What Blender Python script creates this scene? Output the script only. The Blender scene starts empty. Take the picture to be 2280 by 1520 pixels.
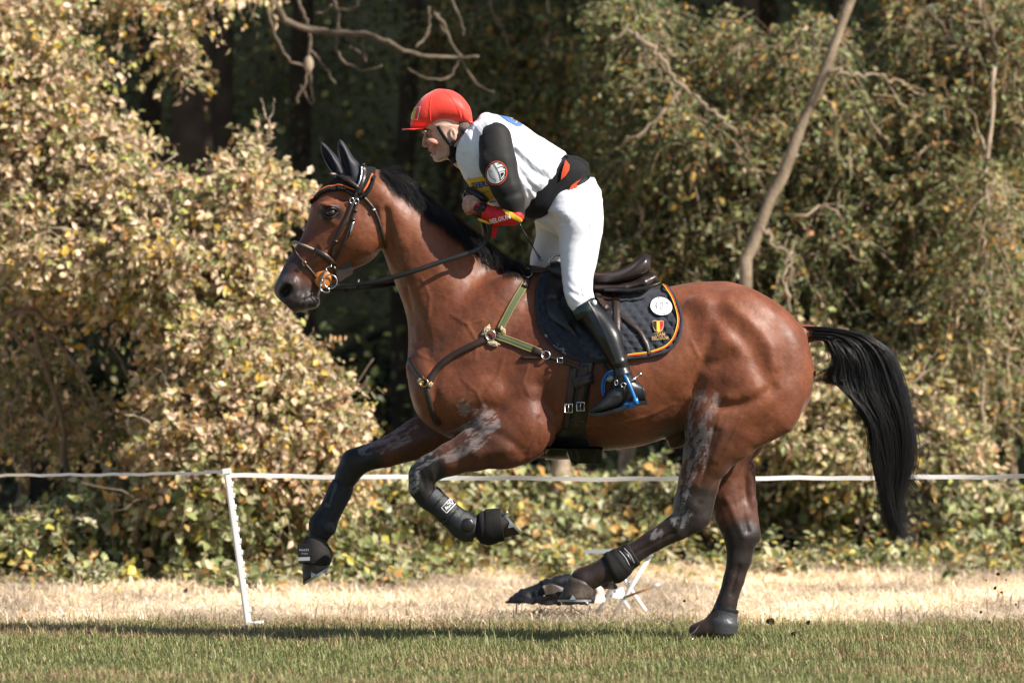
import bpy, math, random
import numpy as np
from mathutils import Vector
from mathutils.bvhtree import BVHTree

random.seed(7); RNG = np.random.default_rng(7)
SC = bpy.context.scene
COL = SC.collection

# ------------------------------------------------------------------ camera, light, exposure
S = 4.45 / 2280.0                      # metres per photo pixel in the horse's plane (Y = 0)
CAMD = 25.0; CAMZ = 672 * S
cam_d = bpy.data.cameras.new('camera'); cam = bpy.data.objects.new('camera', cam_d); COL.objects.link(cam)
cam.location = (0, -CAMD, CAMZ); cam.rotation_euler = (math.radians(90), 0, 0)
cam_d.sensor_width = 36.0; cam_d.lens = 36.0 * CAMD / 4.45; cam_d.clip_start = 0.5; cam_d.clip_end = 400
cam_d.dof.use_dof = True; cam_d.dof.focus_distance = CAMD - 0.2; cam_d.dof.aperture_fstop = 3.3
SC.camera = cam
TOSUN = Vector((0.66, -0.36, 0.66)).normalized()
w = bpy.data.worlds.new('World'); SC.world = w; w.use_nodes = True
nt = w.node_tree; bg = nt.nodes['Background']
sky = nt.nodes.new('ShaderNodeTexSky'); sky.sky_type = 'NISHITA'; sky.sun_disc = False
sky.sun_elevation = math.asin(TOSUN.z); sky.sun_rotation = math.atan2(TOSUN.x, TOSUN.y)
nt.links.new(sky.outputs[0], bg.inputs[0]); bg.inputs[1].default_value = 0.072
sl = bpy.data.lights.new('sun', 'SUN'); sl.energy = 5.0; sl.angle = math.radians(0.6); sl.color = (1.0, 0.92, 0.82)
so = bpy.data.objects.new('sun', sl); COL.objects.link(so); so.location = (20, -20, 25)
so.rotation_euler = TOSUN.to_track_quat('Z', 'Y').to_euler()
SC.view_settings.view_transform = 'Standard'; SC.view_settings.look = 'None'
SC.view_settings.exposure = 0.82; SC.view_settings.gamma = 1.0
SC.render.engine = 'CYCLES'
try:
    SC.cycles.max_bounces = 6; SC.cycles.transparent_max_bounces = 8
except Exception: pass

# ------------------------------------------------------------------ helpers
def P(px, py, y=0.0):
    """point at depth y that stands over photo pixel (px, py)"""
    q = (CAMD + y) / CAMD
    return ((px - 1140) * S * q, y, CAMZ + (760 - py) * S * q)
def PV(px, py, y=0.0): return Vector(P(px, py, y))
def topx(x, y, z):
    q = (CAMD + y) / CAMD
    return 1140 + x / (S * q), 760 - (z - CAMZ) / (S * q)

def pchip(x, y, xq):
    x = np.asarray(x, float); y = np.asarray(y, float)
    o = np.argsort(x, kind='stable'); x = x[o]; y = y[o]
    keep = np.concatenate([[True], np.diff(x) > 1e-6]); x = x[keep]; y = y[keep]
    if len(x) == 1: return np.full(np.shape(xq), y[0])
    h = np.diff(x); d = np.diff(y) / h; m = np.zeros(len(x))
    for i in range(1, len(x) - 1):
        if d[i-1] * d[i] > 0:
            w1 = 2*h[i] + h[i-1]; w2 = h[i] + 2*h[i-1]
            m[i] = (w1 + w2) / (w1/d[i-1] + w2/d[i])
    m[0] = d[0]; m[-1] = d[-1]
    xc = np.clip(xq, x[0], x[-1]); i = np.clip(np.searchsorted(x, xc) - 1, 0, len(x) - 2)
    t = (xc - x[i]) / h[i]; t2 = t*t; t3 = t2*t
    return (2*t3-3*t2+1)*y[i] + (t3-2*t2+t)*h[i]*m[i] + (-2*t3+3*t2)*y[i+1] + (t3-t2)*h[i]*m[i+1]

def vnoise(x, y, seed=0):
    """smooth value noise on arrays"""
    xi = np.floor(x).astype(int); yi = np.floor(y).astype(int); fx = x-xi; fy = y-yi; fx = fx*fx*(3-2*fx); fy = fy*fy*(3-2*fy)
    h = lambda a, b: np.modf(np.abs(np.sin(a*127.1+b*311.7+seed*74.7)*43758.5453))[0]
    return (h(xi, yi)*(1-fx)+h(xi+1, yi)*fx)*(1-fy) + (h(xi, yi+1)*(1-fx)+h(xi+1, yi+1)*fx)*fy
def fbm(x, y, seed=0): return .55*vnoise(x, y, seed)+.28*vnoise(x*2.1, y*2.1, seed+1)+.17*vnoise(x*4.3, y*4.3, seed+2)
def spline(pts, n):
    """n points along a smooth curve through pts (any dimension)"""
    pts = np.asarray(pts, float)
    if len(pts) == 2:
        t = np.linspace(0, 1, n)[:, None]; return pts[0]*(1-t) + pts[1]*t
    L = np.concatenate([[0], np.cumsum(np.linalg.norm(np.diff(pts, axis=0), axis=1))])
    q = np.linspace(0, L[-1], n)
    P0 = np.vstack([2*pts[0]-pts[1], pts, 2*pts[-1]-pts[-2]])
    i = np.clip(np.searchsorted(L, q, side='right') - 1, 0, len(pts) - 2)
    t = ((q - L[i]) / np.maximum(L[i+1]-L[i], 1e-9))[:, None]
    a, b, c, d = P0[i], P0[i+1], P0[i+2], P0[i+3]
    return 0.5*((2*b) + (c-a)*t + (2*a-5*b+4*c-d)*t*t + (3*b-a-3*c+d)*t**3)

class Field:
    """a block of signed distances, filled with smooth unions of shapes"""
    def __init__(s, px0, px1, py0, py1, y0, y1, h):
        lo = (( px0-1140)*S, y0, CAMZ+(760-py1)*S); hi = ((px1-1140)*S, y1, CAMZ+(760-py0)*S)
        s.h = h; s.o = np.array(lo)
        s.xs, s.ys, s.zs = [np.arange(lo[i], hi[i], h).astype(np.float32) for i in range(3)]
        s.F = np.full((len(s.xs), len(s.ys), len(s.zs)), 0.3, np.float32)
    def block(s, lo, hi):
        r = []
        for i, ax in enumerate((s.xs, s.ys, s.zs)):
            a = int(np.searchsorted(ax, lo[i])); b = int(np.searchsorted(ax, hi[i]))
            if b <= a: return None
            r.append(slice(a, b))
        return tuple(r)
    def put(s, sl, d, k, sub=False):
        f = s.F[sl]
        if sub:
            hh = np.clip(0.5 + 0.5*(f + d)/k, 0, 1)
            s.F[sl] = -d*(1-hh) + f*hh + k*hh*(1-hh)
        else:
            hh = np.clip(0.5 + 0.5*(d - f)/k, 0, 1)
            s.F[sl] = d*(1-hh) + f*hh - k*hh*(1-hh)
    def ell(s, c, r, rot=0, k=0.02, sub=False, roty=0):
        """ellipsoid: c = (px, py, y metres), r = (along, across, depth) in pixels, rot in degrees in the picture plane"""
        C = np.array(P(*c)); R = np.array(r, float)*S
        m = max(R) + 2.5*k
        sl = s.block(C - m, C + m)
        if sl is None: return
        x = (s.xs[sl[0]] - C[0])[:, None, None]; y = (s.ys[sl[1]] - C[1])[None, :, None]; z = (s.zs[sl[2]] - C[2])[None, None, :]
        ca, sa = math.cos(math.radians(rot)), math.sin(math.radians(rot))
        u = x*ca + z*sa; v = -x*sa + z*ca
        if roty:
            cb, sb = math.cos(math.radians(roty)), math.sin(math.radians(roty))
            u, y = u*cb + y*sb, -u*sb + y*cb
        k0 = np.sqrt((u/R[0])**2 + (v/R[1])**2 + (y/R[2])**2)
        k1 = np.sqrt((u/R[0]**2)**2 + (v/R[1]**2)**2 + (y/R[2]**2)**2) + 1e-6
        s.put(sl, (k0*(k0-1)/k1).astype(np.float32), k, sub)
    def chain(s, st, k=0.015, kin=None):
        """chain of elliptical cones: stations (px, py, y, half thickness, half depth) in pixels"""
        for a, b in zip(st[:-1], st[1:]):
            A = np.array(P(*a[:3])); B = np.array(P(*b[:3]))
            ra = np.array(a[3:5])*S; rb = np.array(b[3:5])*S
            m = max(ra.max(), rb.max()) + 2.5*k
            sl = s.block(np.minimum(A, B) - m, np.maximum(A, B) + m)
            if sl is None: continue
            d = B - A; L2 = d @ d
            x = (s.xs[sl[0]] - A[0])[:, None, None]; y = (s.ys[sl[1]] - A[1])[None, :, None]; z = (s.zs[sl[2]] - A[2])[None, None, :]
            t = np.clip((x*d[0] + y*d[1] + z*d[2])/L2, 0, 1)
            qx = x - t*d[0]; qy = y - t*d[1]; qz = z - t*d[2]
            qn2 = qx*qx + qz*qz
            ea = ra[0] + t*(rb[0]-ra[0]); eb = ra[1] + t*(rb[1]-ra[1])
            k0 = np.sqrt(qn2/ea**2 + qy*qy/eb**2); k1 = np.sqrt(qn2/ea**4 + qy*qy/eb**4) + 1e-6
            s.put(sl, (k0*(k0-1)/k1).astype(np.float32), kin or k, False)
    def blade(s, A, B, top, bot, wid, k=0.02, n=2.2, sub=False):
        """solid swept along A-B whose side outlines are the picked curves top / bot; wid = (u, half depth px, y m, thin top, thin bottom)"""
        wid = [tuple(w_) + (0,)*(5-len(w_)) for w_ in wid]
        A = np.array([A[0], -A[1]], float); B = np.array([B[0], -B[1]], float)
        d = (B-A)/np.linalg.norm(B-A); nrm = np.array([-d[1], d[0]])
        def uv(pts):
            q = np.array([[p[0], -p[1]] for p in pts], float) - A
            return q @ d, q @ nrm
        tu, tv = uv(top); bu, bv = uv(bot)
        if tv.mean() < bv.mean(): nrm = -nrm; tv = -tv; bv = -bv
        u0 = min(tu.min(), bu.min()); u1 = max(tu.max(), bu.max())
        allp = np.array(list(top) + list(bot), float); ym = float(np.mean([w_[2] for w_ in wid]))
        bmax = max(w_[1] for w_ in wid)*S; q = (CAMD + ym)/CAMD
        m = 2.5*k + 0.02
        lo = [ (allp[:,0].min()-1140)*S*q - m, min(w_[2] for w_ in wid)-bmax-m, CAMZ+(760-allp[:,1].max())*S*q - m]
        hi = [ (allp[:,0].max()-1140)*S*q + m, max(w_[2] for w_ in wid)+bmax+m, CAMZ+(760-allp[:,1].min())*S*q + m]
        sl = s.block(lo, hi)
        if sl is None: return
        px = 1140 + s.xs[sl[0]]/(S*q); py = 760 - (s.zs[sl[2]]-CAMZ)/(S*q)
        gx = px[:, None] - A[0]; gy = -py[None, :] - A[1]
        u = gx*d[0] + gy*d[1]; v = gx*nrm[0] + gy*nrm[1]
        uc = np.clip(u, u0, u1)
        T = pchip(tu, tv, uc); Bt = pchip(bu, bv, uc)
        a = np.maximum((T-Bt)/2, 1.5)*S; mid = (T+Bt)/2*S
        wu = [w_[0] for w_ in wid]
        b = pchip(wu, [w_[1] for w_ in wid], uc)*S; yc = pchip(wu, [w_[2] for w_ in wid], uc)
        et = pchip(wu, [w_[3] for w_ in wid], uc); eb = pchip(wu, [w_[4] for w_ in wid], uc)
        vn = (v*S - mid)/a
        b = np.maximum(b*(1 - et*np.clip(vn, 0, 1.2)**1.6 - eb*np.clip(-vn, 0, 1.2)**1.6), 1.5*S)
        du = np.maximum(np.maximum(u0-u, u-u1), 0)*S
        av = np.abs(vn)[:, None, :]; a = a[:, None, :]; b = b[:, None, :]
        yn = np.abs(s.ys[sl[1]][None, :, None] - yc[:, None, :])/b
        k0 = (av**n + yn**n)**(1/n)
        g = np.sqrt((av**(n-1)/a)**2 + (yn**(n-1)/b)**2) * np.maximum(k0, 1e-4)**(1-n)
        dd = (k0-1)/np.maximum(g, 1/np.maximum(a, b)*0.5)
        du = du[:, None, :]
        dd = np.where(du > 0, np.where(dd > 0, np.sqrt(dd*dd + du*du), np.maximum(du*0.999, dd)), dd)
        s.put(sl, dd.astype(np.float32), k, sub)
    def mesh(s, smooth=3):
        F = s.F; h = s.h; nx, ny, nz = F.shape
        I = F < 0
        cnt = np.zeros((nx-1, ny-1, nz-1), np.uint8)
        for i in (0, 1):
            for j in (0, 1):
                for k in (0, 1): cnt += I[i:nx-1+i, j:ny-1+j, k:nz-1+k]
        act = (cnt > 0) & (cnt < 8)
        ci, cj, ck = np.nonzero(act); n = len(ci)
        idx = np.full(act.shape, -1, np.int32); idx[act] = np.arange(n)
        cor = {(i, j, k): F[ci+i, cj+j, ck+k] for i in (0, 1) for j in (0, 1) for k in (0, 1)}
        acc = np.zeros((n, 3)); c = np.zeros(n)
        for ax in range(3):
            for p in (0, 1):
                for q in (0, 1):
                    lo = [p, q]; lo.insert(ax, 0); hi = list(lo); hi[ax] = 1
                    a = cor[tuple(lo)]; b = cor[tuple(hi)]; m = (a < 0) != (b < 0)
                    t = np.where(m, a/np.where(a == b, 1, a-b), 0)
                    for e in range(3): acc[:, e] += np.where(m, t if e == ax else lo[e], 0)
                    c += m
        V = (acc/c[:, None] + np.stack([ci, cj, ck], 1))*h + s.o
        Q = []
        for ax in range(3):
            a = [slice(0, None)]*3; b = [slice(0, None)]*3
            a[ax] = slice(0, -1); b[ax] = slice(1, None)
            ch = I[tuple(a)] != I[tuple(b)]; st = I[tuple(a)]
            o1, o2 = [e for e in range(3) if e != ax]
            e = np.array(np.nonzero(ch)); ok = np.ones(e.shape[1], bool)
            for o in (o1, o2): ok &= (e[o] > 0) & (e[o] < F.shape[o]-1)
            e = e[:, ok]; sg = st[tuple(e)]
            def cell(d1, d2):
                f = e.copy(); f[o1] -= d1; f[o2] -= d2; return idx[tuple(f)]
            q = np.stack([cell(1, 1), cell(0, 1), cell(0, 0), cell(1, 0)], 1)
            flip = sg if ax != 1 else ~sg
            q[~flip] = q[~flip][:, ::-1]; Q.append(q)
        Q = np.concatenate(Q)
        E = np.concatenate([Q[:, [0, 1]], Q[:, [1, 2]], Q[:, [2, 3]], Q[:, [3, 0]]]); deg = np.bincount(E[:, 0], minlength=n) + np.bincount(E[:, 1], minlength=n)
        for it in range(smooth):
            A = np.stack([np.bincount(E[:, 0], V[E[:, 1], e], n) + np.bincount(E[:, 1], V[E[:, 0], e], n) for e in range(3)], 1)
            V = V*0.45 + 0.55*A/np.maximum(deg, 1)[:, None]
        return V, Q

def mesh_np(name, V, Fc, mat=None, smooth=True):
    """mesh from arrays; Fc = one (n,3) or (n,4) array or a list of them"""
    me = bpy.data.meshes.new(name); V = np.asarray(V, np.float32)
    Fs = Fc if isinstance(Fc, list) else [Fc]
    me.vertices.add(len(V)); me.vertices.foreach_set('co', V.ravel())
    li = np.concatenate([np.asarray(f, np.int32).ravel() for f in Fs])
    tot = np.concatenate([np.full(len(f), f.shape[1], np.int32) for f in map(np.asarray, Fs)])
    me.loops.add(len(li)); me.loops.foreach_set('vertex_index', li)
    me.polygons.add(len(tot)); me.polygons.foreach_set('loop_start', np.concatenate([[0], np.cumsum(tot)[:-1]]).astype(np.int32))
    try: me.polygons.foreach_set('loop_total', tot)
    except Exception: pass
    me.polygons.foreach_set('use_smooth', np.full(len(tot), smooth))
    me.update(calc_edges=True); me.validate()
    if mat: me.materials.append(mat)
    return me
def link(name, me, parent=None, loc=None):
    o = bpy.data.objects.new(name, me); COL.objects.link(o)
    if loc is not None: o.location = loc
    if parent: o.parent = parent
    return o
def tag(o, label=None, cat=None, group=None, kind=None):
    if label: o['label'] = label
    if cat: o['category'] = cat
    if group: o['group'] = group
    if kind: o['kind'] = kind
    return o
def empty(name, loc, label, cat, group=None):
    o = bpy.data.objects.new(name, None); COL.objects.link(o); o.location = loc; o.empty_display_size = 0.1
    return tag(o, label, cat, group)
def child(name, me, par):
    """link a mesh given in world coordinates under a thing"""
    o = link(name, me, par)
    m = Vector(par.location); pp = par.parent
    while pp: m = m + Vector(pp.location); pp = pp.parent
    o.location = -m; return o
def fcol(me, name, arr):
    a = me.attributes.new(name, 'FLOAT_COLOR', 'POINT'); c = np.ones((len(me.vertices), 4), np.float32); c[:, :arr.shape[1]] = arr
    a.data.foreach_set('color', c.ravel())
def fval(me, name, arr):
    a = me.attributes.new(name, 'FLOAT', 'POINT'); a.data.foreach_set('value', np.asarray(arr, np.float32))

class MB:
    """collects shapes for one mesh"""
    def __init__(s): s.V = []; s.Q = []; s.T = []; s.n = 0
    def add(s, V, Q=None, T=None):
        V = np.asarray(V, float)
        if Q is not None and len(Q): s.Q.append(np.asarray(Q) + s.n)
        if T is not None and len(T): s.T.append(np.asarray(T) + s.n)
        s.V.append(V); s.n += len(V); return s
    def build(s, name, mat, smooth=True):
        return mesh_np(name, np.concatenate(s.V), [np.concatenate(f) for f in (s.Q, s.T) if f], mat, smooth)
    def tube(s, pts, r, sides=8, cap=True, flat=None):
        """round (or oval: flat = depth/width) tube through 3-D points"""
        pts = np.asarray(pts, float); n = len(pts); r = np.broadcast_to(np.asarray(r, float), (n,))
        tg = np.gradient(pts, axis=0); tg /= np.linalg.norm(tg, axis=1)[:, None] + 1e-9
        up = np.array([0, 1, 0]) if abs(tg[:, 1]).mean() < 0.8 else np.array([1., 0, 0])
        a = np.cross(tg, up); a /= np.linalg.norm(a, axis=1)[:, None] + 1e-9; b = np.cross(a, tg)
        th = np.arange(sides)*2*np.pi/sides
        V = pts[:, None] + r[:, None, None]*(np.cos(th)[None, :, None]*a[:, None] + (flat or 1)*np.sin(th)[None, :, None]*b[:, None])
        i = np.arange(n-1)[:, None]*sides; j = np.arange(sides)[None]; j2 = (j+1) % sides
        Q = np.stack([i+j, i+j2, i+sides+j2, i+sides+j], -1).reshape(-1, 4)
        V = V.reshape(-1, 3); T = []
        if cap:
            V = np.vstack([V, pts[0], pts[-1]]); c0 = n*sides; e = (n-1)*sides
            T = [(c0, k2, k) for k, k2 in zip(range(sides), [(x+1) % sides for x in range(sides)])] + [(c0+1, e+k, e+(k+1) % sides) for k in range(sides)]
        return s.add(V, Q, T)
    def loft(s, st, sides=24, cap=True, wob=None):
        """stations (px, py, y, half thickness px, half depth px): rings square to the line"""
        st = np.asarray(st, float); C = np.array([P(*q[:3]) for q in st])
        tg = np.gradient(C, axis=0); tg[:, 1] = 0; tg /= np.linalg.norm(tg, axis=1)[:, None]
        nn = np.stack([-tg[:, 2], 0*tg[:, 0], tg[:, 0]], 1); th = np.arange(sides)*2*np.pi/sides
        ct, sn = np.cos(th), np.sin(th)
        V = C[:, None] + (st[:, 3]*S)[:, None, None]*ct[None, :, None]*nn[:, None] + (st[:, 4]*S)[:, None, None]*sn[None, :, None]*np.array([0, 1., 0])
        n = len(st); i = np.arange(n-1)[:, None]*sides; j = np.arange(sides)[None]; j2 = (j+1) % sides
        Q = np.stack([i+j, i+j2, i+sides+j2, i+sides+j], -1).reshape(-1, 4); V = V.reshape(-1, 3); T = []
        if cap:
            V = np.vstack([V, C[0], C[-1]]); c0 = n*sides; e = (n-1)*sides
            T = [(c0, (k+1) % sides, k) for k in range(sides)] + [(c0+1, e+k, e+(k+1) % sides) for k in range(sides)]
        return s.add(V, Q, T)
    def box(s, c, h, rot=0):
        """box: centre (world), half sizes, turned by rot degrees in the picture plane"""
        ca, sa = math.cos(math.radians(rot)), math.sin(math.radians(rot)); V = []
        for i in (-1, 1):
            for j in (-1, 1):
                for k in (-1, 1):
                    x, y, z = i*h[0], j*h[1], k*h[2]; V.append((c[0]+x*ca-z*sa, c[1]+y, c[2]+x*sa+z*ca))
        return s.add(V, [(0, 1, 3, 2), (4, 6, 7, 5), (0, 4, 5, 1), (2, 3, 7, 6), (0, 2, 6, 4), (1, 5, 7, 3)])
    def ball(s, c, r, n=12):
        m = n//2; V = []; Q = []; r = np.broadcast_to(r, 3)
        for i in range(m+1):
            a = math.pi*i/m
            for j in range(n):
                b = 2*math.pi*j/n; V.append((c[0]+r[0]*math.sin(a)*math.cos(b), c[1]+r[1]*math.sin(a)*math.sin(b), c[2]+r[2]*math.cos(a)))
        for i in range(m):
            for j in range(n): Q.append((i*n+j, (i+1)*n+j, (i+1)*n+(j+1) % n, i*n+(j+1) % n))
        return s.add(V, Q)
    def ring(s, c, R, r, sides=20, tilt=(0, 0), sq=1.0):
        """torus facing the camera; sq squashes it sideways, tilt = (rise of y with x, with z)"""
        th = np.linspace(0, 2*np.pi, sides+1); x = R*np.cos(th)*sq; z = R*np.sin(th)
        return s.tube(np.stack([c[0]+x, c[1]+x*tilt[0]+z*tilt[1], c[2]+z], 1), r, 7, False)

# ------------------------------------------------------------------ materials
def mat(name, col, rough=0.6, spec=0.4, metal=0, sheen=0, coat=0, bump=0, bscale=60, var=0, vscale=8, attr=None, trans=0, bstretch=None):
    m = bpy.data.materials.new(name); m.use_nodes = True; N = m.node_tree.nodes; L = m.node_tree.links; b = N['Principled BSDF']
    b.inputs['Roughness'].default_value = rough; b.inputs['Specular IOR Level'].default_value = spec; b.inputs['Metallic'].default_value = metal
    b.inputs['Sheen Weight'].default_value = sheen; b.inputs['Coat Weight'].default_value = coat; b.inputs['Coat Roughness'].default_value = 0.25
    b.inputs['Base Color'].default_value = (*col, 1); src = None
    if attr:
        a = N.new('ShaderNodeAttribute'); a.attribute_name = attr; src = a.outputs['Color']
    tc = N.new('ShaderNodeTexCoord')
    if var:
        nz = N.new('ShaderNodeTexNoise'); nz.inputs['Scale'].default_value = vscale; nz.inputs['Detail'].default_value = 5; L.new(tc.outputs['Object'], nz.inputs['Vector'])
        mr = N.new('ShaderNodeMapRange'); L.new(nz.outputs[0], mr.inputs[0]); mr.inputs[1].default_value = .25; mr.inputs[2].default_value = .75
        mr.inputs[3].default_value = 1-var; mr.inputs[4].default_value = 1+var
        mx = N.new('ShaderNodeVectorMath'); mx.operation = 'SCALE'; L.new(mr.outputs[0], mx.inputs['Scale'])
        if src: L.new(src, mx.inputs[0])
        else: mx.inputs[0].default_value = col
        src = mx.outputs[0]
    if src: L.new(src, b.inputs['Base Color'])
    if bump:
        nb = N.new('ShaderNodeTexNoise'); nb.inputs['Scale'].default_value = bscale; nb.inputs['Detail'].default_value = 4
        if bstretch:
            mp = N.new('ShaderNodeMapping'); mp.inputs['Scale'].default_value = bstretch; L.new(tc.outputs['Object'], mp.inputs[0]); L.new(mp.outputs[0], nb.inputs['Vector'])
        else: L.new(tc.outputs['Object'], nb.inputs['Vector'])
        bp = N.new('ShaderNodeBump'); bp.inputs['Strength'].default_value = bump; bp.inputs['Distance'].default_value = 0.01
        L.new(nb.outputs[0], bp.inputs['Height']); L.new(bp.outputs[0], b.inputs['Normal'])
    if trans:
        tr = N.new('ShaderNodeBsdfTranslucent'); ms = N.new('ShaderNodeMixShader'); ms.inputs[0].default_value = trans
        if src: L.new(src, tr.inputs[0])
        else: tr.inputs[0].default_value = (*col, 1)
        L.new(b.outputs[0], ms.inputs[1]); L.new(tr.outputs[0], ms.inputs[2]); L.new(ms.outputs[0], N['Material Output'].inputs[0])
    return m
M = {}
M['leather'] = mat('black_leather', (.012, .011, .011), .34, .5, var=.3, bump=.12, bscale=180)
M['brown_leather'] = mat('brown_leather', (.030, .017, .012), .42, .5, var=.3, bump=.15, bscale=150)
M['saddle_leather'] = mat('saddle_leather', (.022, .014, .012), .3, .55, var=.35, vscale=14, bump=.08, bscale=120)
M['boot_leather'] = mat('boot_leather', (.010, .011, .012), .36, .5, var=.2, bump=.1, bscale=40)
M['navy_cloth'] = mat('navy_quilt_cloth', (.020, .024, .034), .8, .3, sheen=.12, bump=.12, bscale=400)
M['black_cloth'] = mat('black_cloth', (.009, .009, .011), .85, .25, sheen=.05, bump=.08, bscale=500)
M['neoprene'] = mat('black_neoprene', (.011, .010, .010), .75, .3, var=.5, vscale=20, bump=.25, bscale=200)
M['rubber'] = mat('ribbed_boot_shell', (.014, .017, .022), .42, .5, var=.3, vscale=30, bump=.35, bscale=300)
M['steel'] = mat('steel', (.55, .55, .56), .25, .5, metal=1)
M['brass'] = mat('brass', (.55, .38, .16), .3, .5, metal=1)
M['white_cloth'] = mat('white_cloth', (.74, .76, .82), .75, .2, bump=.25, bscale=30)
M['breeches'] = mat('white_breeches_cloth', (.72, .735, .79), .65, .25, bump=.12, bscale=40)
M['red_cloth'] = mat('red_cover_cloth', (.78, .048, .030), .5, .35, sheen=.25, bump=.1, bscale=60)
M['orange'] = mat('orange_cloth', (.60, .075, .025), .6, .3)
M['piping_orange'] = mat('orange_piping', (.55, .13, .03), .6, .3)
M['yellow'] = mat('yellow_cloth', (.72, .46, .03), .6, .3)
M['red'] = mat('red_cloth', (.60, .02, .025), .6, .3, bump=.15, bscale=80)
M['white'] = mat('white_print', (.8, .8, .8), .6, .3)
M['grey_print'] = mat('grey_print', (.30, .31, .33), .6, .3)
M['black'] = mat('black_print', (.010, .010, .012), .6, .3)
M['blue'] = mat('blue_print', (.02, .07, .30), .6, .3)
M['stirrup_blue'] = mat('blue_anodised_metal', (.015, .16, .48), .32, .6, coat=.3)
M['tan_print'] = mat('tan_thread', (.42, .27, .13), .7, .2)
M['olive'] = mat('green_elastic', (.085, .11, .065), .8, .2, bump=.2, bscale=300)
M['mustard'] = mat('yellow_edging', (.20, .165, .055), .8, .2)
M['fleece'] = mat('sheepskin', (.50, .40, .27), .95, .1, bump=.9, bscale=160)
M['bitguard'] = mat('orange_rubber', (.50, .17, .035), .45, .4, var=.2, vscale=40)
M['hair'] = mat('black_horse_hair', (.009, .008, .009), .36, .5)
M['skin'] = mat('skin', (.42, .25, .18), .55, .4, var=.12, vscale=30)
# ------------------------------------------------------------------ the horse
def seg_dist(px, py, pts):
    """distance in pixels from points to a polyline"""
    pts = np.asarray(pts, float); best = np.full(px.shape, 1e9)
    if len(pts) == 1: return np.hypot(px-pts[0, 0], py-pts[0, 1])
    for a, b in zip(pts[:-1], pts[1:]):
        d = b-a; L = d @ d + 1e-9; t = np.clip(((px-a[0])*d[0] + (py-a[1])*d[1])/L, 0, 1)
        best = np.minimum(best, np.hypot(px-a[0]-t*d[0], py-a[1]-t*d[1]))
    return best
def sstep(e0, e1, x):
    t = np.clip((x-e0)/(e1-e0), 0, 1); return t*t*(3-2*t)
def inpoly(px, py, poly):
    poly = np.asarray(poly, float); r = np.zeros(px.shape, bool); j = len(poly)-1
    for i in range(len(poly)):
        xi, yi = poly[i]; xj, yj = poly[j]
        c = ((yi > py) != (yj > py)) & (px < (xj-xi)*(py-yi)/(yj-yi+1e-12)+xi); r ^= c; j = i
    return r

HS = Field(590, 1850, 300, 1450, -0.40, 0.40, 0.0062)
# barrel
HS.blade((905, 800), (1815, 800),
    [(906, 815), (915, 780), (940, 745), (985, 705), (1050, 655), (1120, 610), (1180, 594), (1240, 610), (1320, 640), (1400, 652), (1480, 640), (1560, 627), (1610, 626), (1660, 637), (1710, 661), (1755, 694), (1788, 737), (1806, 790), (1812, 830)],
    [(906, 815), (911, 865), (925, 915), (950, 945), (1000, 975), (1060, 1000), (1120, 1012), (1190, 1019), (1260, 1018), (1340, 1004), (1420, 994), (1490, 972), (1550, 945), (1620, 940), (1690, 930), (1745, 902), (1785, 872), (1804, 850), (1812, 830)],
    [(5, 60, 0), (60, 98, 0, .3), (140, 112, 0, .5), (220, 122, 0, .65), (290, 134, 0, .6, .1), (390, 152, 0, .3, .1), (490, 158, 0, .2, .12), (580, 148, 0, .2, .15), (660, 145, 0, .25, .1), (740, 140, 0, .3), (800, 132, 0, .3), (850, 112, 0, .25), (885, 85, 0, .2), (905, 40, 0)], k=.02, n=2.35)
# neck
HS.blade((1150, 760), (800, 440),
    [(1215, 597), (1170, 590), (1130, 576), (1060, 526), (980, 466), (920, 418), (880, 393), (850, 380), (825, 374), (790, 376)],
    [(905, 840), (908, 790), (909, 750), (907, 716), (898, 679), (880, 632), (866, 598), (852, 560), (835, 525), (800, 480)],
    [(90, 92, 0, .62), (180, 82, 0, .6), (270, 70, 0, .6), (350, 62, 0, .6), (430, 55, 0, .5), (500, 48, 0, .4), (540, 40, 0, .4)], k=.03, n=2.15)
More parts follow.
